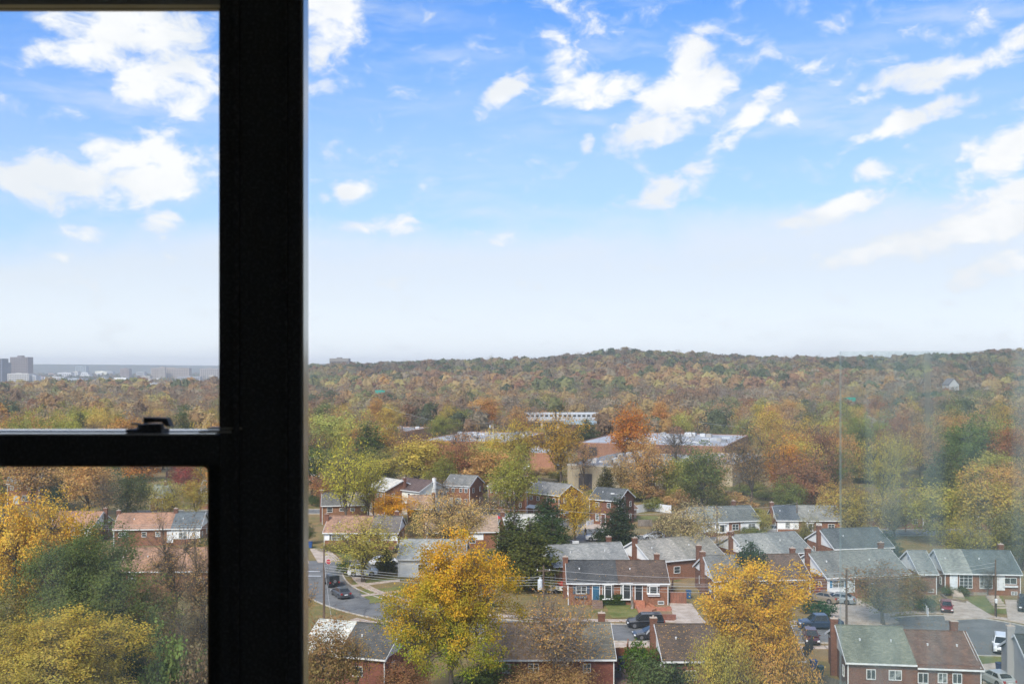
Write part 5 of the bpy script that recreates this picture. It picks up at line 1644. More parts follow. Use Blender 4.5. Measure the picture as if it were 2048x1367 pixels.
            g2 = sin(X/71.-Y/67.+1)+sin(X/37.+Y/141.)
            w = pw.copy()
            if g > .5: w[[1, 4, 0]] *= 5
            if g < -.5: w[[3, 8, 2]] *= 4
            if g2 > .8: w[[5, 9, 8]] *= 6
            if g2 < -.9: w[[6, 3]] *= 5
            if 600 < px < 1000 and Y > 1200: w[[5, 8]] *= 2.0
            if Y > 1900: w[[5, 8]] *= 4
            if Y > 1050: w[[5, 8, 9]] *= 2.2; w[[2, 3]] *= 1.5; w[7] *= .4
            w /= w.sum()
            c = pal[rng.choice(len(pal), p=w)]*rng.uniform(.85, 1.15)
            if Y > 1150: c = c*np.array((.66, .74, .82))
            d = pal[rng.choice(len(pal), p=w)]*.6+c*.4
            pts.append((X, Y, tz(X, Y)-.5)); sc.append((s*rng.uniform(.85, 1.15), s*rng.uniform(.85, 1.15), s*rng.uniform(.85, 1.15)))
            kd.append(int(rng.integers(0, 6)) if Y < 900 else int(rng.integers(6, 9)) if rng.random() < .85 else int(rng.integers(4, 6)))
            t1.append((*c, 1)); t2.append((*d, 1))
        y += sp
    me = bpy.data.meshes.new('woodland')
    me.from_pydata(pts, [], [])
    for nm_, typ, dat, key in (('scl', 'FLOAT_VECTOR', sc, 'vector'), ('kd', 'INT', kd, 'value'), ('tint', 'FLOAT_COLOR', t1, 'color'), ('tint2', 'FLOAT_COLOR', t2, 'color')):
        a = me.attributes.new(nm_, typ, 'POINT'); a.data.foreach_set(key, np.array(dat, np.int32 if typ == 'INT' else np.float32).ravel())
    o = tag(mesh_obj('woodland', me), 'autumn woodland covering the valley floor and the hills beyond the warehouses', 'woodland', kind='stuff')
    ng = bpy.data.node_groups.new('woodland', 'GeometryNodeTree')
    ng.interface.new_socket('Geometry', in_out='INPUT', socket_type='NodeSocketGeometry')
    ng.interface.new_socket('Geometry', in_out='OUTPUT', socket_type='NodeSocketGeometry')
    gi = ng.nodes.new('NodeGroupInput'); go = ng.nodes.new('NodeGroupOutput')
    iop = ng.nodes.new('GeometryNodeInstanceOnPoints')
    ci = ng.nodes.new('GeometryNodeCollectionInfo'); ci.inputs['Collection'].default_value = col
    ci.inputs['Separate Children'].default_value = True; ci.inputs['Reset Children'].default_value = True
    def attr(nm_, t):
        a = ng.nodes.new('GeometryNodeInputNamedAttribute'); a.data_type = t; a.inputs['Name'].default_value = nm_; return a.outputs['Attribute']
    L = ng.links.new
    L(gi.outputs[0], iop.inputs['Points']); L(ci.outputs[0], iop.inputs['Instance'])
    iop.inputs['Pick Instance'].default_value = True
    L(attr('kd', 'INT'), iop.inputs['Instance Index'])
    L(attr('scl', 'FLOAT_VECTOR'), iop.inputs['Scale'])
    rv = ng.nodes.new('FunctionNodeRandomValue'); rv.data_type = 'FLOAT_VECTOR'
    rv.inputs[0].default_value = (-.05, -.05, 0); rv.inputs[1].default_value = (.05, .05, 6.28)
    L(rv.outputs[0], iop.inputs['Rotation'])
    L(iop.outputs[0], go.inputs[0])
    md = o.modifiers.new('woodland', 'NODES'); md.node_group = ng
    print('forest points', len(pts))
    return o


forest()
# ------------------------------------------------------------------ vehicles
def loft(stations, name, mat, parent, color=None):
    """stations: (x, z_low, z_top, half width)"""
    V, Fc = [], []
    for (x, zl, zt_, w) in stations:
        c = .12
        V += [(x, -w, zl), (x, -w*1.0, zt_-c*1.6), (x, -w+c, zt_), (x, w-c, zt_), (x, w, zt_-c*1.6), (x, w, zl)]
    n = len(stations)
    for i in range(n-1):
        for k in range(6):
            a, b = i*6+k, i*6+(k+1) % 6
            Fc.append((a, b, b+6, a+6))
    Fc.append(tuple(range(6))[::-1]); Fc.append(tuple(range((n-1)*6, n*6)))
    m = MB(); m.v = V; m.f = Fc
    return m.build(name, mat, parent, color=color)


CARS = {
    'suv': dict(L=4.9, st=[(-2.45, .5, .9, .80), (-2.32, .3, 1.08, .92), (-1.5, .26, 1.10, .95), (1.05, .26, 1.10, .95), (1.3, .26, 1.08, .94), (2.15, .3, .98, .90), (2.42, .45, .78, .76)], cb=(-2.36, 1.3), ct=(-2.1, .5), zb=1.08, zt=1.78, wh=.38, wx=(-1.45, 1.5)),
    'sedan': dict(L=4.8, st=[(-2.4, .4, .85, .78), (-2.25, .25, .98, .88), (-1.4, .22, 1.0, .91), (1.0, .22, .97, .91), (2.05, .26, .84, .86), (2.38, .38, .66, .72)], cb=(-1.95, 1.15), ct=(-1.25, .25), zb=.97, zt=1.44, wh=.34, wx=(-1.4, 1.45)),
    'hatch': dict(L=4.4, st=[(-2.2, .4, .95, .78), (-2.1, .25, 1.02, .86), (-1.3, .22, 1.02, .88), (1.0, .22, .98, .88), (1.8, .26, .82, .83), (2.15, .38, .62, .68)], cb=(-2.1, 1.45), ct=(-1.35, .3), zb=1.0, zt=1.5, wh=.33, wx=(-1.3, 1.35)),
    'jeep': dict(L=4.2, st=[(-1.95, .45, 1.1, .84), (1.0, .45, 1.12, .84), (2.0, .5, 1.05, .72), (2.05, .5, 1.0, .7)], cb=(-1.93, .95), ct=(-1.9, .6), zb=1.1, zt=1.85, wh=.42, wx=(-1.3, 1.4)),
    'pickup': dict(L=5.7, st=[(-2.85, .5, 1.05, .90), (-2.8, .42, 1.1, .94), (-.9, .38, 1.12, .96), (1.3, .36, 1.15, .96), (2.5, .4, 1.08, .93), (2.85, .5, .9, .84)], cb=(-.95, 1.5), ct=(-.75, .75), zb=1.13, zt=1.88, wh=.41, wx=(-1.75, 1.85)),
}
_cc = {}


def make_car(kind):
    d = CARS[kind]
    r = empty(kind)
    W = d['st'][2][3] if kind != 'jeep' else .84
    loft(d['st'], 'body', M['car'], r)
    xb0, xb1 = d['cb']; xt0, xt1 = d['ct']; zb, zt_ = d['zb'], d['zt']; wb, wt = W-.06, W-.24 if kind != 'jeep' else W-.08
    m = MB()
    base = [(xb0, -wb, zb), (xb1, -wb, zb), (xb1, wb, zb), (xb0, wb, zb)]
    top = [(xt0, -wt, zt_), (xt1, -wt, zt_), (xt1, wt, zt_), (xt0, wt, zt_)]
    m.v = base + top; m.f = [(4, 5, 6, 7), (0, 1, 5, 4), (1, 2, 6, 5), (2, 3, 7, 6), (3, 0, 4, 7)]
    m.build('cabin', M['car'], r)
    def lerp(a, b, t): return tuple(a[i]+(b[i]-a[i])*t for i in range(3))
    def pane(name, p00, p10, p11, p01, u0, u1, v0, v1, off):
        def pt(u, v):
            return tuple(np.array(lerp(lerp(p00, p10, u), lerp(p01, p11, u), v)) + np.array(off))
        q = [pt(u0, v0), pt(u1, v0), pt(u1, v1), pt(u0, v1)]
        mm = MB().prism(q[::-1], tuple(-np.array(off)*.5))
        mm.build(name, M['carglass'], r)
    B, T = base, top
    pane('windscreen', B[1], B[2], T[2], T[1], .06, .94, .08, .93, (.012, 0, .008))
    pane('rear_window', B[3], B[0], T[0], T[3], .1, .9, .2, .9, (-.012, 0, .008))
    segs = [(.07, .33), (.36, .62), (.65, .90)] if kind in ('suv',) else [(.10, .46), (.50, .88)]
    for u0, u1 in segs:
        pane('side_window', B[0], B[1], T[1], T[0], u0, u1, .12, .88, (0, -.012, .003))
        pane('side_window', B[2], B[3], T[3], T[2], 1-u1, 1-u0, .12, .88, (0, .012, .003))
    R = d['wh']
    wm = cached(('tyre', R), lambda: MB().tube((0, -.11, 0), (0, .11, 0), R, R, 18).mesh('tyre', M['rubber'], False))
    rm = cached(('rim', R), lambda: MB().tube((0, -.118, 0), (0, .118, 0), R*.62, R*.62, 12).mesh('rim', M['rim']))
    am = cached(('arch', R), lambda: MB().tube((0, -.02, 0), (0, .02, 0), R*1.16, R*1.16, 18).mesh('wheel_arch', M['black']))
    for x in d['wx']:
        for s in (-1, 1):
            w = mesh_obj('wheel', wm, r, (x, s*(W-.10), R)); mesh_obj('rim', rm, w)
            mesh_obj('wheel_arch', am, r, (x, s*(W-.012), R+.03))
    fx = d['st'][-1][0]; rx = d['st'][0][0]; fz = (d['st'][-2][2]+d['st'][-1][2])/2
    for s in (-1, 1):
        MB().box(fx-.22, s*.66-.16, fz-.22, fx+.01, s*.66+.16, fz-.06).build('headlight', M['lens'], r)
        MB().box(rx-.015, s*.68-.13, .72, rx+.15, s*.68+.13, .95).build('tail_light', M['redlens'], r)
        MB().box(xb1-.45, s*(W+.02)-.09, zb, xb1-.3, s*(W+.02)+.09, zb+.15).build('mirror', M['car'], r)
    MB().box(fx-.06, -.5, .42, fx+.02, .5, .62).build('grille', M['black'], r)
    MB().box(rx-.02, -.26, .62, rx+.02, .26, .76).build('number_plate', M['plate'], r)
    MB().box(rx-.05, -.8, .3, rx+.1, .8, .5).build('bumper', M['black'] if kind in ('jeep', 'suv') else M['car'], r)
    if kind == 'jeep':
        MB().tube((rx-.28, 0, 1.05), (rx-.03, 0, 1.05), .40, .40, 18).build('spare_wheel', M['rubber'], r)
        MB().tube((rx-.30, 0, 1.05), (rx-.281, 0, 1.05), .24, .24, 12).build('spare_rim', M['rim'], r)
    if kind == 'pickup':
        MB().box(-2.68, -.78, 1.1, -1.02, .78, 1.125).build('bed_liner', M['black'], r)
    if kind == 'suv':
        for s in (-1, 1): MB().box(-1.9, s*.62-.02, zt_, .3, s*.62+.02, zt_+.06).build('roof_rail', M['rim'], r)
    return r


def copy_tree(o, parent=None):
    c = o.copy(); COL.objects.link(c); c.parent = parent
    for ch in [x for x in o.children]: copy_tree(ch, c)
    return c


def put_car(label, kind, px, py, head, col, name=None, cat='car', group=None, x=None, y=None, s=1.0):
    """px, py: the middle of the car on the ground; head: degrees, 0 drives to +X"""
    if kind not in _cc:
        _cc[kind] = make_car(kind); o = _cc[kind]; used = False
    else:
        o = copy_tree(_cc[kind])
    X, Y = gp(px, py) if x is None else (x, y)
    z = .03 if on_road(X, Y, -.6) else .16
    if Y > 260: z = tz(X, Y)
    o.location = (X, Y, z); o.rotation_euler = (0, 0, radians(head)); o.scale = (s, s, s)
    o.name = name or {'suv': 'parked_suv', 'sedan': 'parked_car', 'hatch': 'parked_car', 'jeep': 'off_road_car', 'pickup': 'pickup_truck'}[kind]
    for k in ('label', 'category', 'group'):
        if k in o: del o[k]
    tag(o, label, cat, group)
    for ch in o.children:
        if ch.type == 'MESH' and ch.data.materials and ch.data.materials[0] == M['car']: ch.color = (*col, 1)
    TREES.append((X, Y, 1))
    return o


BLK, WHT, SIL = (.012, .012, .014), (.78, .78, .78), (.50, .52, .54)
put_car('large black suv parked on the street in front of the middle duplex', 'suv', 1290, 1253, 181, BLK, cat='suv')
put_car('dark sedan partly hidden by the white gable and evergreen', 'sedan', 1304, 1276, 182, (.02, .022, .03))
put_car('boxy black off-road car with spare wheel on its back, behind the utility pole', 'jeep', 664, 1170, 112, (.015, .016, .017), cat='suv')
put_car('dark grey sedan parked behind the boxy off-road car', 'sedan', 682, 1192, 118, (.05, .053, .058))
put_car('white suv behind the trunk of the corner tree', 'suv', 726, 1152, 3, (.70, .71, .72), cat='suv')
put_car('white car half hidden by shrubs right of the corner tree', 'sedan', 768, 1128, 20, WHT)
put_car('white pickup truck next to the spruce', 'pickup', 1200, 1081, 178, (.66, .66, .65), cat='pickup truck')
put_car('silver hatchback parked along the grassy bank', 'hatch', 1308, 1078, 174, (.48, .51, .53))
put_car('white car behind the pale creamy tree', 'sedan', 1378, 1076, 176, WHT)
put_car('grey suv on the drive of the dark blue roofed duplex', 'suv', 1546, 1066, 165, (.28, .29, .30), cat='suv')
put_car('white suv parked in the turning circle facing the camera', 'suv', 2003, 1300, 245, WHT, cat='suv')
put_car('dark blue pickup on the street beside the near chimney', 'pickup', 1640, 1256, 180, (.012, .028, .055), cat='pickup truck')
put_car('tan sedan at the top of the driveway by the red wooden gate', 'sedan', 1646, 1204, 135, (.22, .18, .13))
put_car('silver car low beside the tan sedan', 'sedan', 1676, 1206, 150, (.25, .27, .28))
put_car('red car at the end of the drive left of the green lawn', 'hatch', 1893, 1222, 250, (.22, .02, .025), s=.9)
put_car('black suv cut by the right edge of the picture', 'suv', 2050, 1220, 245, BLK, cat='suv')
put_car('dark car in the yard behind the yellow corner tree', 'sedan', 812, 1103, 10, (.02, .022, .025))
put_car('dark suv in the drive before the two-storey house with pale roof', 'suv', 768, 1010, 200, (.02, .025, .035), cat='suv', s=1)
put_car('white car beside the dark suv in the far drive', 'sedan', 750, 1012, 190, WHT)
put_car('dark maroon car behind the near brick duplex fence', 'hatch', 1622, 1284, 260, (.07, .015, .015))
put_car('silver car at the bottom right below the red-brown roof', 'sedan', 1992, 1368, 100, (.4, .42, .42))
put_car('dark car in the lot before the far orange building', 'suv', 1105, 935, 0, (.03, .03, .035), cat='suv')
for i, (px, py, c, w) in enumerate([(1060, 936, WHT, 'white'), (1075, 938, SIL, 'silver'), (1090, 934, WHT, 'white'), (1045, 940, SIL, 'silver'), (1006, 948, WHT, 'white')]):
    put_car(w + ' car parked in the lot behind the trees, left of the tan warehouse', ('sedan', 'suv')[i % 2], px, py, 80+i*7, c, group=w + ' cars parked behind the trees')
for i, (px, py) in enumerate([(330, 838), (342, 842), (352, 836), (362, 844), (372, 840), (348, 848), (366, 850), (338, 852)]):
    put_car('white car in the far car park right of the window latch', 'suv', px, py+8, 40*i, WHT, group='cars in the far car park')
for i, px in enumerate([722, 738, 755, 716]):
    put_car('white van by the salmon walled building', 'suv', px, 898+4*(i % 2), 30*i, WHT, group='white vans by the salmon building', cat='van', s=1.25)


# ------------------------------------------------------------------ poles, wires, lamps, signs
def pole(label, px, base, top, arms=1, transformer=False, lamp=False, r0=.16):
    X, Y = gp(px, base)
    H = EYE+(HOR-top)*Y/F
    r = empty('utility_pole', (X, Y, 0)); tag(r, label, 'utility pole')
    MB().tube((0, 0, 0), (0, 0, H), r0, r0*.65, 10).build('post', M['pole'], r)
    if arms: MB().box(-.9, -.05, H-.75, .9, .05, H-.63).build('crossarm', M['pole'], r)
    for x in ([-.8, .8] if arms else []): MB().tube((x, 0, H-.62), (x, 0, H-.45), .06, .04, 8).build('insulator', M['trim'], r)
    if transformer:
        t = MB().tube((-.45, -.1, H-3.1), (-.45, -.1, H-1.9), .32, .32, 14).tube((-.45, -.1, H-1.9), (-.45, -.1, H-1.78), .32, .22, 14).build('transformer', M['paint'], r, color=(.60, .63, .64))
        MB().tube((-.5, -.1, H-1.78), (-.5, -.1, H-1.5), .05, .03, 8).tube((-.35, -.1, H-1.78), (-.35, -.1, H-1.5), .05, .03, 8).build('bushing', M['trim'], t)
    if lamp:
        MB().tube((0, 0, H*.8), (1.6, -.3, H*.84), .04, .03, 6).box(1.5, -.45, H*.83, 2.1, -.15, H*.87).build('street_lamp_arm', M['rim'], r)
    return (X, Y, H)


pA = pole('brown utility pole standing left in front of the boxy black car', 648, 1237, 1098, arms=0)
pB = pole('utility pole with white transformer can left of the middle duplex', 1087, 1252, 1130, arms=1, transformer=True)
pC = pole('dark utility pole at the near end of the tan driveway', 1693, 1257, 1138, arms=0)
pD = pole('short utility pole at the kerb of the turning circle', 1991, 1231, 1118, arms=0, r0=.13)
pE = pole('grey utility pole with lamp in front of the golden street tree', 1115, 1092, 1012, arms=1, lamp=True, r0=.14)
pF = pole('brown utility pole behind the pale creamy tree', 1434, 1086, 1008, arms=1, r0=.14)
pG = pole('utility pole in front of the dark blue roofed duplex', 1594, 1066, 1000, arms=0, r0=.14)
pH = pole('brown utility pole beside the small vivid golden tree', 747, 1052, 975, arms=0, r0=.15)
pI = pole('utility pole in front of the two-storey house with white neighbour', 907, 1008, 948, arms=0, r0=.14)
pJ = pole('slim pole among the olive gold trees on the right', 1811, 1062, 988, arms=1, r0=.12)
pK = pole('pale concrete pole among the yellow trees on the right', 1705, 1060, 1000, arms=0, r0=.2)
pL = pole('distant power pole left of the rail bridge', 982, 885, 842, arms=1, transformer=True, r0=.2)
pM = pole('slim distant pole right of the warehouse', 1395, 905, 840, arms=1, r0=.16)


def wire(label, P0, P1, n=14, sag=.8, r=.016, group='overhead wires'):
    m = MB()
    prev = None
    for i in range(n+1):
        t = i/n
        p = (P0[0]+(P1[0]-P0[0])*t, P0[1]+(P1[1]-P0[1])*t, P0[2]+(P1[2]-P0[2])*t-sag*4*t*(1-t))
        if prev: m.tube(prev, p, r, r, 4, cap=False)
        prev = p
    tag(m.build('overhead_wire', M['wire'], smooth=True), label, 'wire', group)


def lift(p, dz, dx=0, dy=0): return (p[0]+dx, p[1]+dy, p[2]-dz)


for k, dz in enumerate((1.5, 1.85, 2.2, 2.55)):
    wire('overhead wire crossing in front of the middle duplex', lift(pB, dz), lift(pC, dz-.2+.05*k), sag=.75, r=.017, group='wires between the transformer pole and the driveway pole')
    wire('overhead wire between the left brown pole and the transformer pole', lift(pA, dz+.6), lift(pB, dz), sag=.7, r=.017, group='wires between the left pole and the transformer pole')
for k, dz in enumerate((.7, 1.2)):
    wire('overhead wire running from the driveway pole to the turning circle', lift(pC, dz), lift(pD, dz-.3), sag=.5, r=.017, group='wires from the driveway pole to the turning circle')
wire('thin high wire over the middle duplex roof', lift(pB, .5), lift(pC, .4), sag=.9, r=.016)
wire('slanting service wire from the transformer pole towards the lower left', lift(pB, 1.2), (-24, 112, 3.2), sag=.4, r=.018)
wire('service wire from the left brown pole to the near roof', lift(pA, 1.6), (-20, 112, 4.5), sag=.4, r=.018)
wire('wire along the middle street in front of the golden street tree', lift(pE, .7), lift(pF, .7), sag=1.0, r=.02)
wire('wire along the middle street from the yellow trees to the lamp pole', lift(pH, .9), lift(pE, .7), sag=1.2, r=.02)
wire('wire between the pale tree pole and the blue roof pole', lift(pF, .7), lift(pG, .5), sag=.5, r=.02)
wire('service wire to the front of the middle duplex', lift(pC, .9), (13.5, 143, 3.3), sag=.8, r=.016)
wire('high wire in front of the far wood, left', lift(pL, .7), (-60, 470, 16), sag=3, r=.03)
wire('high wire in front of the far wood, right', lift(pM, .7), (150, 400, 13), sag=3, r=.03)
for k in range(3): wire('wire across the lower window in front of the pink roofs', (-95, 172, 7.6-.35*k), (-45, 172, 7.4-.35*k), sag=.5, r=.017, group='wires in the lower window')


def street_lamp(label, px, base, top, arm=2.2, ang=0.0):
    X, Y = gp(px, base); H = EYE+(HOR-top)*Y/F
    r = empty('street_lamp', (X, Y, 0), radians(ang)); tag(r, label, 'street lamp')
    MB().tube((0, 0, 0), (0, 0, H), .11, .07, 8).tube((0, 0, H), (arm, 0, H+.5), .05, .04, 6).build('post', M['rim'], r)
    MB().box(arm-.1, -.14, H+.42, arm+.6, .14, H+.6).build('lamp_head', M['trim'], r)


street_lamp('street lamp arm sticking out above the broad spruce', 1250, 1078, 992, 2.2, 170)
street_lamp('tall thin light mast left of the far brick house, upper left window', 38, 862, 838, 1, 0)
X, Y = gp(1992, 1232)
r = empty('post_lamp', (X-.25, Y-.6, 0)); tag(r, 'small white lantern on the dark post at the turning circle', 'lamp')
MB().tube((0, 0, 0), (0, 0, 2.0), .06, .06, 8).build('post', M['black'], r); MB().tube((0, 0, 2.0), (0, 0, 2.45), .16, .2, 6).tube((0, 0, 2.45), (0, 0, 2.6), .24, .03, 6).build('lantern', M['trim'], r)

# stop sign
X, Y = gp(657, 1151)
r = empty('stop_sign', (X, Y, .05)); tag(r, 'red octagonal stop sign on a thin post at the corner', 'sign')
MB().box(-.04, 0, 0, .04, .06, 2.0).build('post', M['rim'], r)
ring = [(.46*cos(pi/8+i*pi/4), 0, 2.3+.46*sin(pi/8+i*pi/4)) for i in range(8)]
MB().prism(ring, (0, .03, 0)).build('border', M['plate'], r)
ring = [(.41*cos(pi/8+i*pi/4), -.012, 2.3+.41*sin(pi/8+i*pi/4)) for i in range(8)]
MB().prism(ring, (0, .012, 0)).build('plate', M['paint'], r, color=(.45, .02, .03))
tc_ = bpy.data.curves.new('lettering', 'FONT'); tc_.body = 'STOP'; tc_.size = .34; tc_.align_x = 'CENTER'; tc_.align_y = 'CENTER'; tc_.extrude = .004
tc_.materials.append(M['plate'])
tmp = bpy.data.objects.new('lettering_source', tc_); COL.objects.link(tmp)
lm_ = bpy.data.meshes.new_from_object(tmp.evaluated_get(bpy.context.evaluated_depsgraph_get()))
bpy.data.objects.remove(tmp)
to = bpy.data.objects.new('lettering', lm_); COL.objects.link(to); to.parent = r
to.location = (0, -.022, 2.3); to.rotation_euler = (radians(90), 0, 0)


# ------------------------------------------------------------------ fences
def fence(label, pts, h, col, post=.1, panel=2.2, picket=False, cat='fence', mat='wood', world=False, gate=None, slat=.16):
    P_ = [np.array(p if world else gp(*p)) for p in pts]
    r = empty('fence', (P_[0][0], P_[0][1], 0)); tag(r, label, cat)
    o = P_[0]
    for i in range(len(P_)-1):
        a, b = P_[i]-o, P_[i+1]-o
        L_ = np.linalg.norm(b-a); n = max(1, int(round(L_/panel))); ang = atan2(b[1]-a[1], b[0]-a[0])
        w = round(L_/n, 2)
        def mk():
            m = MB()
            k = int(w/slat)
            for j in range(k):
                x = j*w/k
                gap = .06 if picket else .008
                m.box(x+gap/2, -.02, .06, x+w/k-gap/2, .02, h-.05+(.02*((j*7) % 3) if not picket else 0))
            m.box(0, .02, h*.25, w, .06, h*.25+.09).box(0, .02, h*.8, w, .06, h*.8+.09)
            return m.mesh('panel', M[mat])
        me = cached(('fp', w, h, picket, mat, slat), mk)
        pmn = cached(('fpost', h, mat), lambda: MB().box(-.06, -.06, 0, .06, .06, h+.08).mesh('post', M[mat]))
        for j in range(n):
            p = a+(b-a)*j/n
            mesh_obj('panel', me, r, (p[0], p[1], 0), ang, col)
            mesh_obj('post', pmn, r, (p[0], p[1], 0), ang, col)
    mesh_obj('post', pmn, r, (b[0], b[1], 0), ang, col)
    return r


WP = (.74, .75, .76)
fence('tall white panel fence on the bank behind the silver hatchback', [(1264, 1028), (1300, 1021), (1342, 1026)], 1.9, WP, mat='siding', panel=2.4)
fence('white picket fence in front of the dark brick house', [(1174, 1052), (1202, 1044)], 1.2, WP, picket=True, mat='siding', panel=1.8)
fence('white picket fence piece right of the dark shrub gap', [(1205, 1046), (1222, 1042)], 1.2, WP, picket=True, mat='siding', panel=1.8)
fence('weathered grey wooden fence on the bank by the hatchback', [(1276, 1052), (1304, 1052)], 1.5, (.22, .19, .16))
fence('long low grey-brown picket fence along the grassy bank', [(1268, 1066), (1330, 1072), (1372, 1078)], 1.1, (.25, .23, .15), picket=True, panel=2.4)
fence('reddish wooden gate and fence right of the middle duplex', [(1341, 1207), (1372, 1208)], 1.8, (.26, .11, .07))
fence('reddish wooden side fence running back beside the middle duplex', [(1341, 1206), (1346, 1176)], 1.8, (.24, .105, .07))
fence('red wooden fence left of the shuttered duplex', [(1612, 1194), (1654, 1194)], 1.8, (.24, .07, .06))
fence('orange wooden gate between the bottom centre roofs', [(1229, 1327), (1250, 1327)], 1.9, (.33, .12, .06))
fence('short wooden fence with pale post right of the orange gate', [(1252, 1330), (1256, 1310)], 1.9, (.34, .14, .07))
fence('low wooden fence behind the dome shaped evergreen', [(1258, 1322), (1330, 1322)], 1.6, (.25, .12, .07))
fence('dark slatted fence at the left gable of the near right duplex', [(1600, 1330), (1625, 1298)], 1.7, (.07, .075, .07))
fence('wooden fence in the yard right of the salmon roofed duplex', [(798, 1095), (850, 1110)], 1.6, (.22, .13, .09))
fence('grey fence behind the near right duplex by the bins', [(1620, 1362), (1690, 1385)], 1.2, (.13, .13, .11))
fence('white handrail fence beside the concrete steps', [(1846, 1214), (1856, 1232)], 1.1, WP, picket=True, mat='siding', panel=1.2)
fence('wire yard fence in front of the far two-storey houses', [(888, 1000), (960, 1005)], 1.2, (.4, .4, .4), picket=True)

# hedge, retaining walls, terrace of the middle duplex
hg = make_tree(31, H=1.7, R=1.25, th=.1, shape='oval', tips=260, lpt=26, leaf=.13, clump=.28, trunk_r=.04, limbs=6, lobes=.05)
X, Y = gp(1224, 1208)
r = empty('hedge', (X, Y, 0)); r.scale = (1.75, .85, 1.0); tag(r, 'clipped dark green hedge left of the red steps', 'hedge')
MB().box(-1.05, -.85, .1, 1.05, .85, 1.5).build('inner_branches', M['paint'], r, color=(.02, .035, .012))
c = mesh_obj('leaves', hg[1], r); c.color = (.055, .085, .02, 1); c['tint2'] = [.085, .12, .03]


def brick_edge(label, pts, h, col=(.36, .15, .09), w=.25, name='garden_wall'):
    P_ = [np.array(gp(*p)) for p in pts]; o = P_[0]
    r = empty(name, (o[0], o[1], 0)); tag(r, label, 'wall')
    for i in range(len(P_)-1):
        a, b = P_[i]-o, P_[i+1]-o; L_ = float(np.linalg.norm(b-a)); ang = atan2(b[1]-a[1], b[0]-a[0])
        k = max(1, int(L_/.6))
        me = cached(('blk', round(L_/k, 2), h, w), lambda: MB().box(.01, -w/2, 0, L_/k-.01, w/2, h).mesh('block', M['brick']))
        for j in range(k):
            p = a+(b-a)*j/k
            mesh_obj('block', me, r, (p[0], p[1], 0), ang, tuple(cc*random.uniform(.88, 1.1) for cc in col))


TER = (.40, .17, .10)
patch('terrace', [(1273, 1207), (1302, 1207), (1316, 1216), (1308, 1222), (1306, 1232), (1284, 1232)], noise_mat('terracotta_paving', (.38, .155, .085), (.47, .22, .13), 1.5), .10, .10)
brick_edge('red brick edging on the left side of the terrace steps', [(1270, 1208), (1282, 1234)], .35, TER)
brick_edge('curved brick edging of the upper flower bed', [(1296, 1208), (1304, 1215), (1316, 1218), (1342, 1217)], .35, TER)
brick_edge('curved brick edging of the lower flower bed', [(1302, 1229), (1302, 1224), (1312, 1220), (1344, 1221)], .35, TER)
brick_edge('dark red low wall between the front bed and the pavement', [(1306, 1239), (1352, 1240)], .8, (.22, .09, .07), .3)
brick_edge('low brick step edging in front of the terrace', [(1284, 1228), (1304, 1228)], .25, TER)
brick_edge('brown retaining edging beside the upper driveway', [(1882, 1190), (1895, 1200), (1932, 1206)], .35, (.20, .15, .12))
brick_edge('stone edging steps up to the many paned window', [(1905, 1196), (1930, 1198)], .3, (.25, .2, .16))
brick_edge('low stone wall across the lawn of the slate blue roofed duplex', [(1938, 1189), (2010, 1188)], .4, (.28, .24, .19))
patch('flower_bed', [(1308, 1209), (1344, 1210), (1342, 1216), (1318, 1216)], M['concrete'] if False else noise_mat('dry_mulch', (.20, .13, .07), (.32, .22, .12), 3), .07)
patch('flower_bed', [(1308, 1222), (1346, 1222), (1352, 1237), (1306, 1237)], bpy.data.materials['dry_mulch'], .07)
sp = MB()
for i, (px, py) in enumerate([(1985, 1196), (1989, 1201), (1993, 1206), (1997, 1211), (2001, 1216)]):
    X, Y = gp(px, py)
    m = MB().box(-.9, -.25, 0, .9, .25, .2+.05*(4-i)); tag(m.build('garden_step', M['slab'], None, (X, Y, 0)), 'pale garden step on the slope right of the green lawn', 'step', 'garden steps right of the green lawn')
for i, (px, py) in enumerate([(1718, 1205), (1719, 1212), (1720, 1219)]):
    X, Y = gp(px, py)
    m = MB().box(-.5, -.28, 0, .5, .28, .12); tag(m.build('garden_step', M['slab'], None, (X, Y, 0)), 'square pale stepping stone beside the tan driveway', 'stepping stone', 'stepping stones by the tan driveway')
# dead tree stump on the lawn
X, Y = gp(1264, 1217)
r = empty('tree_stump', (X, Y, 0)); tag(r, 'tall cut grey tree trunk on the green lawn', 'stump')
MB().tube((0, 0, 0), (.05, 0, .3), .26, .19, 9).tube((.05, 0, .3), (0, 0, 1.75), .19, .17, 9).tube((0, 0, 1.3), (-.2, 0, 1.7), .08, .06, 6).build('trunk', M['bark_pale'], r)


# ------------------------------------------------------------------ bins, air conditioners, small things
def bin_(label, px, py, col, s=1.0, rz=0):
    X, Y = gp(px, py); r = empty('wheelie_bin', (X, Y, .02), rz); r.scale = (s, s, s); tag(r, label, 'bin')
    m = MB(); m.v = [(-.25, -.28, .05), (.25, -.28, .05), (.25, .28, .05), (-.25, .28, .05), (-.31, -.36, 1.0), (.31, -.36, 1.0), (.31, .36, 1.0), (-.31, .36, 1.0)]
    m.f = [(0, 3, 2, 1), (0, 1, 5, 4), (1, 2, 6, 5), (2, 3, 7, 6), (3, 0, 4, 7), (4, 5, 6, 7)]
    m.build('body', M['paint'], r, color=col)
    MB().box(-.33, -.4, 1.0, .33, .4, 1.07).box(-.2, .36, 1.0, .2, .46, 1.06).build('lid', M['paint'], r, color=tuple(c*.75 for c in col))
    for x in (-.27, .27): MB().tube((x-.03, .26, .1), (x+.03, .26, .1), .1, .1, 10).build('wheel', M['rubber'], r)


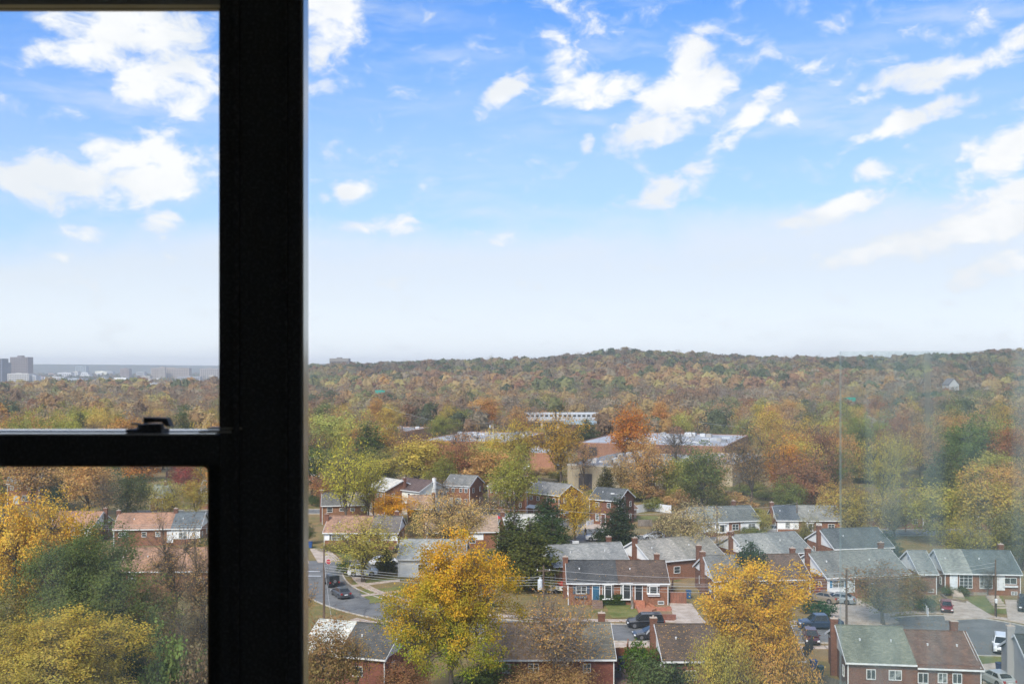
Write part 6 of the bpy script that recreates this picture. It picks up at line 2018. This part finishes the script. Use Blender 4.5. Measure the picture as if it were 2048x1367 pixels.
bin_('navy blue wheeled bin between the bottom centre duplex and the wooden gate', 1243, 1335, (.02, .035, .11), 1.15)
bin_('blue wheeled bin with white lid beside the salmon roofed duplex', 621, 1095, (.03, .09, .26), 1.1)
bin_('blue wheeled bin beside the near right duplex', 1627, 1340, (.02, .10, .30), 1.1)
bin_('dark teal bin beside the near right duplex', 1640, 1352, (.03, .09, .11), 1.1)
bin_('blue-grey bin at the far side of the red-brown roofed house', 2000, 1346, (.04, .07, .16), 1.1)
bin_('blue wheeled bin by the reddish gate', 1377, 1196, (.03, .10, .24), 1.1)
bin_('dark teal recycling bin behind the corner tree', 774, 1144, (.03, .07, .08), 1.2)


def ac(label, px, py, col=(.3, .31, .31)):
    X, Y = gp(px, py); r = empty('air_conditioner', (X, Y, .02)); tag(r, label, 'air conditioner')
    MB().box(-.4, -.4, 0, .4, .4, .85).build('casing', M['paint'], r, color=col)
    MB().tube((0, 0, .85), (0, 0, .9), .34, .34, 14).build('fan_grille', M['black'], r)
    m = MB()
    for i in range(8): m.box(-.405, -.41, .08+i*.09, .405, -.40, .11+i*.09)
    m.build('louvre', M['black'], r)


ac('grey air conditioner at the corner of the bottom centre duplex', 1235, 1352)
ac('air conditioner beside the far side of the near right duplex', 1618, 1358)
X, Y = gp(1131, 1098)
r = empty('white_cabinet', (X, Y, 0)); tag(r, 'white utility cabinet on the dry grass beside the golden street tree', 'cabinet')
X, Y = gp(1151, 1092); r.location = (X, Y, 0)
MB().box(-.6, -.4, .05, .6, .4, .95).build('body', M['siding'], r, color=(.74, .74, .74)); MB().box(-.65, -.45, .95, .65, .45, 1.02).build('lid', M['trim'], r)
X, Y = gp(998, 1062)
r = empty('garden_umbrella', (X-.6, Y-1.2, 0)); tag(r, 'red garden umbrella left of the dark cedars', 'umbrella')
MB().tube((0, 0, 0), (0, 0, 2.6), .03, .03, 6).build('pole', M['rim'], r); MB().tube((0, 0, 2.1), (0, 0, 2.75), 1.3, .05, 8).build('canopy', M['paint'], r, color=(.55, .03, .03))
r.location = (X-.6, Y-1.2, .9)
X, Y = gp(1117, 1190)
r = empty('trailer', (X, Y+2, 0)); tag(r, 'white covered trailer with a red and blue load left of the middle duplex', 'trailer')
MB().box(-1.8, -.9, .5, 1.2, .9, 1.1).build('bed', M['siding'], r, color=(.72, .73, .73)); MB().box(-.4, -.6, 1.1, .8, .6, 1.6).build('load', M['paint'], r, color=(.45, .05, .04)); MB().box(-.3, -.65, 1.1, .2, -.6, 1.35).build('blue_cover', M['paint'], r, color=(.05, .12, .4))
for s in (-.95, .95): MB().tube((-.3, s-.1, .32), (-.3, s+.1, .32), .32, .32, 14).build('wheel', M['rubber'], r)

# small shed with pink wall
r = house('small garden shed with faded pink wall and brown roof behind the tall white fence', (1256, 1020), (1277, 1018), hz=2.3, D=4, rise=1.2, roofs=((1, (.20, .13, .11), None),), wallcol=(.50, .33, .28), upcol=(.5, .33, .28), name='garden_shed', feats=[('win', .2, .9, .8, .8, 0, 1)], lwin=False, rwin=False, down=False, vents=0, cat='shed')


# ------------------------------------------------------------------ person walking on the middle street
def person(label, px, py):
    X, Y = gp(px, py)
    r = empty('person', (X, Y, .03), .4); tag(r, label, 'person')
    v = [(0, 0, .93), (0, 0, 1.15), (0, 0, 1.38), (0, 0, 1.52), (0, .02, 1.66), (.10, 0, .88), (.12, -.10, .50), (.12, -.02, .08), (.12, -.16, .03), (-.10, 0, .88), (-.12, .12, .5), (-.12, .28, .10), (-.12, .16, .03),
         (.19, 0, 1.40), (.27, .05, 1.12), (.25, -.12, .92), (.25, -.16, .84), (-.19, 0, 1.40), (-.27, -.04, 1.12), (-.24, -.2, .95), (-.24, -.24, .88)]
    e = [(0, 1), (1, 2), (2, 3), (3, 4), (0, 5), (5, 6), (6, 7), (7, 8), (0, 9), (9, 10), (10, 11), (11, 12), (2, 13), (13, 14), (14, 15), (15, 16), (2, 17), (17, 18), (18, 19), (19, 20)]
    rad = [.15, .14, .16, .06, .105, .10, .07, .045, .04, .10, .07, .045, .04, .075, .05, .038, .04, .075, .05, .038, .04]
    me = bpy.data.meshes.new('body'); me.from_pydata(v, e, []); me.materials.append(newmat('dark_clothes', (.02, .02, .024), .9))
    o = mesh_obj('body', me, r)
    sk = o.modifiers.new('skin', 'SKIN'); sd = o.data.skin_vertices[0].data if o.data.skin_vertices else None
    if sd is None:
        bpy.context.view_layer.objects.active = o
        sd = o.data.skin_vertices[0].data if o.data.skin_vertices else None
    if sd:
        for i, q in enumerate(rad): sd[i].radius = (q, q*.8 if i < 3 else q)
        sd[0].use_root = True
    o.modifiers.new('sub', 'SUBSURF').render_levels = 2
    hd = MB().tube((0, -.015, 1.60), (0, -.015, 1.72), .085, .085, 10).build('face', M['skin'], r)
    MB().tube((0, .03, 1.64), (0, .02, 1.79), .112, .08, 10).build('hair', newmat('dark_hair', (.015, .012, .01)), r)


person('person in dark clothes walking on the street left of the white pickup', 1171, 1072)

# fallen leaves along kerbs, too many to count
lr = np.random.default_rng(77)
C = []
while len(C) < 9000:
    k = lr.integers(0, 3); p, w = list(RC.values())[k]
    i = lr.integers(0, len(p)); nrm = normals2(p)[i]
    s = lr.choice([-1, 1])
    q = p[i]+s*nrm*(w/2+abs(lr.normal())*2.0-.35)+lr.normal(size=2)*.6
    if q[1] > 215: continue
    C.append((q[0], q[1], .155+lr.random()*.02))
while len(C) < 19000:
    q = (lr.uniform(-60, 62), lr.uniform(104, 205))
    if on_road(q[0], q[1], -1) or any((q[0]-f[0])**2+(q[1]-f[1])**2 < (f[2]*.6)**2 for f in FOOT[:110]): continue
    if sin(q[0]/5.)*sin(q[1]/4.)+lr.random() < .35: continue
    C.append((q[0], q[1], .11))
C = np.array(C)
lm = leaves_mesh('fallen_leaves', C, np.c_[lr.normal(size=(len(C), 2))*.25, np.ones(len(C))], .16, lr.random(len(C)), lr, M['leaf'])
o = mesh_obj('fallen_leaves', lm); o.color = (.45, .25, .06, 1); o['tint2'] = [.25, .13, .05]
tag(o, 'fallen autumn leaves scattered along the kerbs and verges', 'leaves', kind='stuff')

# leaves lying on the nearer roofs
for (r, L, D, hz_h, rise, s_, og, o_, t, n_) in LITTER:
    xs_, ys_ = lr.uniform(-og, L+og, n_), D/2 - np.abs(lr.random(n_)**.8)*(D/2+o_)*.98
    C2 = np.c_[xs_, ys_, hz_h+rise-s_*np.abs(ys_-D/2)+t+.03]
    mm = leaves_mesh('leaf_litter', C2, np.c_[lr.normal(size=(n_, 1))*.2, np.full((n_, 1), -s_)+lr.normal(size=(n_, 1))*.2, np.ones((n_, 1))], .15, lr.random(n_), lr, M['leaf'])
    q = mesh_obj('leaf_litter', mm, r); q.color = (.62, .36, .08, 1); q['tint2'] = [.45, .26, .08]; q['kind'] = 'stuff'

# ------------------------------------------------------------------ the window the view is seen through, and the room around it
def wp(px, py, D=1.0): return ((px-1024)*D/F, EYE-(py-HOR)*D/F)


def frame_paint():
    m = newmat('black_window_paint', (.012, .013, .013), .6)
    nt = m.node_tree; b = nt.nodes['Principled BSDF']
    b.inputs['Specular IOR Level'].default_value = .25
    tc = nn(nt, 'ShaderNodeTexCoord'); n = nn(nt, 'ShaderNodeTexNoise'); n.inputs['Scale'].default_value = 420; n.inputs['Detail'].default_value = 3
    nt.links.new(tc.outputs['Object'], n.inputs['Vector'])
    c = mixc(nt, maprange(nt, n.outputs['Fac'], .45, .72), (.055, .058, .060), (.12, .125, .13))
    nt.links.new(c, b.inputs['Base Color'])
    return m


M['frame'] = frame_paint()
M['edge'] = noise_mat('pale_aluminium_edge', (.42, .42, .39), (.55, .55, .50), 3, .22, stretch=(1, 1, .2))
M['edge'].node_tree.nodes['Principled BSDF'].inputs['Metallic'].default_value = .7
M['edge_dark'] = noise_mat('grey_aluminium', (.34, .34, .31), (.44, .44, .40), 3, .4)


def pane_mat(name, dirt_reflection, tint=(1, 1, 1), streaking=0.0, ramp=None):  # translucent film: dust on the left panes, painted reflection on the right
    m = bpy.data.materials.new(name); m.use_nodes = True
    nt = m.node_tree; nt.nodes.clear(); L = nt.links.new
    out = nn(nt, 'ShaderNodeOutputMaterial')
    tr = nn(nt, 'ShaderNodeBsdfTransparent'); tr.inputs[0].default_value = (*tint, 1)
    gl = nn(nt, 'ShaderNodeBsdfGlossy'); gl.inputs['Roughness'].default_value = .02
    fr = nn(nt, 'ShaderNodeFresnel'); fr.inputs[0].default_value = 1.45
    a = nn(nt, 'ShaderNodeMixShader')
    L(mth(nt, 'MULTIPLY', fr.outputs[0], .8), a.inputs[0]); L(tr.outputs[0], a.inputs[1]); L(gl.outputs[0], a.inputs[2])
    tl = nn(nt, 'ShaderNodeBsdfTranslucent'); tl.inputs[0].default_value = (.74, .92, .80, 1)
    tc = nn(nt, 'ShaderNodeTexCoord'); n = nn(nt, 'ShaderNodeTexNoise'); n.inputs['Scale'].default_value = 6; n.inputs['Detail'].default_value = 5
    mp = nn(nt, 'ShaderNodeMapping'); mp.inputs['Scale'].default_value = (7, 1, .22)
    L(tc.outputs['Object'], mp.inputs[0]); L(mp.outputs[0], n.inputs['Vector'])
    f = maprange(nt, n.outputs['Fac'], .3, .75, dirt_reflection*(1-streaking), dirt_reflection*(1+streaking))
    if ramp:   # painted reflection veil that gets denser towards one side of the sheet
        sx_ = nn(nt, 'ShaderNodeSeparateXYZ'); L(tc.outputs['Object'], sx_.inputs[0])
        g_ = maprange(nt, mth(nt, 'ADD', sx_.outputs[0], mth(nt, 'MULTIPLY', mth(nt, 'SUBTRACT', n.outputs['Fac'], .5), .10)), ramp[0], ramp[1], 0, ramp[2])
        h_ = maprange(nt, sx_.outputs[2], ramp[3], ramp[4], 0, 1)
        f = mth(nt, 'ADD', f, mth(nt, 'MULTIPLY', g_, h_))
    b = nn(nt, 'ShaderNodeMixShader'); L(f, b.inputs[0]); L(a.outputs[0], b.inputs[1]); L(tl.outputs[0], b.inputs[2])
    L(b.outputs[0], out.inputs[0])
    return m


def rring(x0, z0, x1, z1, X0, Z0, X1, Z1, y0, y1, r, seg=6):
    """frame plate: outer rectangle, rounded inner opening, pushed from y0 to y1"""
    inner = []
    for (cx, cz, a0) in ((X1-r, Z1-r, 0), (X0+r, Z1-r, 90), (X0+r, Z0+r, 180), (X1-r, Z0+r, 270)):
        for k in range(seg+1):
            t = radians(a0+90*k/seg); inner.append((cx+r*cos(t), cz+r*sin(t)))
    outer = []
    for (cx, cz), n_ in (((x1, z1), seg+1), ((x0, z1), seg+1), ((x0, z0), seg+1), ((x1, z0), seg+1)):
        outer += [(cx, cz)]*n_
    m = MB(); N = len(inner)
    m.v = [(x, y0, z) for x, z in inner]+[(x, y0, z) for x, z in outer]+[(x, y1, z) for x, z in inner]+[(x, y1, z) for x, z in outer]
    for i in range(N):
        j = (i+1) % N
        if outer[i] == outer[j]:
            m.f += [(i, N+i, j), (2*N+j, 3*N+i, 2*N+i)]
        else:
            m.f += [(i, N+i, N+j, j), (2*N+j, 3*N+j, 3*N+i, 2*N+i), (N+i, 3*N+i, 3*N+j, N+j)]
        m.f.append((j, 2*N+j, 2*N+i, i))
    return m


win = empty('window', (0, 1.0, EYE)); tag(win, 'black framed apartment window with fixed pane and a vertical sliding sash on the left', 'window')
def wl(px, py): a = wp(px, py); return a[0], a[1]-EYE
XL, XR = -.78, .92
zt0, zb0 = .50, -.46
mx0, mx1 = wl(440, 0)[0], wl(600, 0)[0]
# mullion with its shallow steps, pale reveal on the light side
MB().box(mx0, 0, zb0, mx1, .024, zt0).box(mx0+.014, -.004, zb0, mx0+.020, 0, zt0).box(mx1-.016, -.003, zb0, mx1-.012, 0, zt0).build('mullion', M['frame'], win)
MB().box(mx1+.0005, .002, zb0, mx1+.0032, .026, zt0).build('edge_trim', M['edge'], win)
MB().box(mx0-.0028, .03, wl(0, 862)[1], mx0-.0005, .05, zt0).build('edge_trim', M['edge'], win)
# transom: its lit upper face is seen from above
zT, zB = wl(0, 867)[1], wl(0, 929)[1]
MB().box(XL, 0, zB, mx0-.0005, .022, zT-.0015).build('transom', M['frame'], win)
MB().box(XL, .003, zT-.0015, mx0-.006, .078, zT).build('transom_ledge', newmat('ledge_white_paint', (.82, .82, .80), .10), win)
MB().box(mx0-.012, -.002, zT+.0045, mx0+.022, .012, zT+.0065).box(mx0-.020, -.004, zT+.001, mx0+.012, .008, zT+.0035).build('pulling_rail_end', M['edge_dark'], win)
# upper sash: head rail, rounded opening
x1u = mx0-.0008
ring = rring(XL, zT+.0005, x1u+.02, zt0, XL+.02, zT-.02, wl(438, 0)[0]*1.026, wl(0, 19)[1]*1.045, .026, .045, .008)
ring.build('upper_sash_frame', M['frame'], win)
MB().box(XL, .002, wl(0, 8)[1], mx0-.001, .012, wl(0, -14)[1]).build('head_rail', M['edge_dark'], win)
MB().box(XL, .046, wl(0, 20)[1]*1.06, mx0-.001, .06, wl(0, 14)[1]*1.046).build('glazing_bead', M['edge_dark'], win)
# lower sash
x1l, z1l = wl(420, 0)[0]*1.026, wl(0, 931)[1]
rring(XL, zb0, mx0+.004, zB+.004, XL+.02, zb0+.03, x1l, z1l, -.002+.028, .052, .006).build('lower_sash_frame', M['frame'], win)
rring(XL+.01, zb0+.01, x1l*1.0+.01, z1l+.01, XL+.022, zb0+.032, x1l*1.026-.0025, z1l*1.053-.001, .053, .058, .006).build('glazing_bead', noise_mat('brown_glazing_bead', (.16, .13, .09), (.24, .19, .13), 4), win)
# outer frame on the sides not in the picture
MB().box(XR, 0, zb0, XR+.06, .05, zt0).build('jamb', M['frame'], win); MB().box(XL-.06, 0, zb0, XL, .05, zt0).build('jamb', M['frame'], win)
MB().box(XL-.06, 0, zt0, XR+.06, .05, zt0+.06).build('head', M['frame'], win); MB().box(XL-.06, -.03, zb0-.05, XR+.06, .06, zb0).build('sill', M['frame'], win)
# panes
gm = pane_mat('clean_pane', .012, (.97, .985, .98))
def pane_obj(x0, x1, z0, z1, y, mat, lb):
    o = MB().quad((x0, y, z0), (x1, y, z0), (x1, y, z1), (x0, y, z1)).build('pane', mat, win); o['label'] = lb
pane_obj(mx1+.0035, XR, zb0, zt0, .034, pane_mat('reflection_veil_pane', .012, (.98, .99, .985), ramp=(.11, .24, .075, .02, -.06)), 'large fixed pane with a painted reflection veil towards the right')
pane_obj(XL+.01, mx0-.003, zT+.0005, zt0, .062, gm, 'upper left pane')
pane_obj(XL+.01, x1l+.012, zb0+.01, z1l+.012, .060, pane_mat('dusty_pane', .05, (.95, .965, .95), .5), 'slightly dusty lower left pane')
# added sheet and pale edge, painting a greenish reflection over the big pane
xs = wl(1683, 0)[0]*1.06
pane_obj(xs, XR, zb0, wl(0, 702)[1]*1.06, .060, pane_mat('green_reflection_pane', .17, (.93, .97, .95), .9), 'added greenish sheet at the right imitating a reflection')
MB().quad((xs-.002, .0605, zb0), (xs, .0605, zb0), (xs, .0605, wl(0, 702)[1]*1.06), (xs-.002, .0605, wl(0, 702)[1]*1.06)).build('reflection_edge', pane_mat('reflection_edge', .42, (1, 1, 1)), win)
# sash lock on the transom ledge
lx0, lx1 = wl(242, 0)[0], wl(326, 0)[0]
lk = MB().box(lx0, .012, zT+.0002, wl(314, 0)[0], .036, zT+.0035).tube((wl(284, 0)[0], .024, zT+.0035), (wl(284, 0)[0], .024, zT+.0085), .0135, .0125, 16).build('sash_lock', M['frame'], win)
za = wl(0, 836)[1]; zb_ = wl(0, 846)[1]
MB().prism([(wl(275, 0)[0], .016, zb_-.0015), (wl(275, 0)[0], .016, za), (wl(322, 0)[0], .016, za-.0008), (wl(330, 0)[0], .016, wl(0, 855)[1]), (wl(319, 0)[0], .016, wl(0, 853)[1]), (wl(312, 0)[0], .016, zb_+.0003), (wl(292, 0)[0], .016, zb_)], (0, .012, 0)).build('lever', M['frame'], lk)
MB().box(wl(256, 0)[0], .006, wl(0, 850)[1], wl(272, 0)[0], .012, wl(0, 846)[1]).build('screw_cap', M['edge_dark'], lk)

# the room: walls round the camera, with an unseen side opening added for light
rm_wall = noise_mat('room_plaster', (.74, .74, .72), (.8, .8, .78), 2)
def st(name, x0, y0, z0, x1, y1, z1, m=rm_wall): tag(MB().box(x0, y0, z0, x1, y1, z1).build(name, m), kind='structure')
zb1, zt1 = EYE+zb0-.05, EYE+zt0+.06
st('room_floor', -2.5, -4, EYE-1.75, 2.5, 1.12, EYE-1.6, noise_mat('room_carpet', (.35, .34, .32), (.42, .41, .39), 8))
st('room_ceiling', -2.5, -4, EYE+1.0, 2.5, 1.12, EYE+1.15)
st('room_wall', -2.65, -4, EYE-1.75, -2.5, 1.12, EYE+1.15)
# side wall with an unseen opening added to lighten the window frame
st('room_wall', 2.5, -4, EYE-1.75, 2.65, 1.12, EYE-.8)
st('room_wall', 2.5, -4, EYE+.7, 2.65, 1.12, EYE+1.15)
st('room_wall', 2.5, -4, EYE-.8, 2.65, -3.2, EYE+.7)
st('room_wall', 2.5, -1.4, EYE-.8, 2.65, 1.12, EYE+.7)
st('room_wall', -2.65, -4.15, EYE-1.75, 2.65, -4, EYE+1.15)
st('room_wall', -2.5, .99, EYE-1.6, XL-.06, 1.12, EYE+1.0)
st('room_wall', XR+.06, .99, EYE-1.6, 2.5, 1.12, EYE+1.0)
st('room_wall', XL-.06, .99, EYE-1.6, XR+.06, 1.12, zb1)
st('room_wall', XL-.06, .99, zt1, XR+.06, 1.12, EYE+1.0)

# ------------------------------------------------------------------ haze
hz = bpy.data.materials.new('haze_air'); hz.use_nodes = True
nt = hz.node_tree; nt.nodes.clear()
out = nn(nt, 'ShaderNodeOutputMaterial'); pv = nn(nt, 'ShaderNodeVolumePrincipled')
pv.inputs['Color'].default_value = (.96, .98, 1.0, 1); pv.inputs['Density'].default_value = .00016; pv.inputs['Anisotropy'].default_value = .0
nt.links.new(pv.outputs[0], out.inputs['Volume'])
tag(MB().box(-9600, -600, -4, 9600, 9700, 112).build('haze', hz), 'thin pale haze filling the valley', 'haze', kind='stuff')
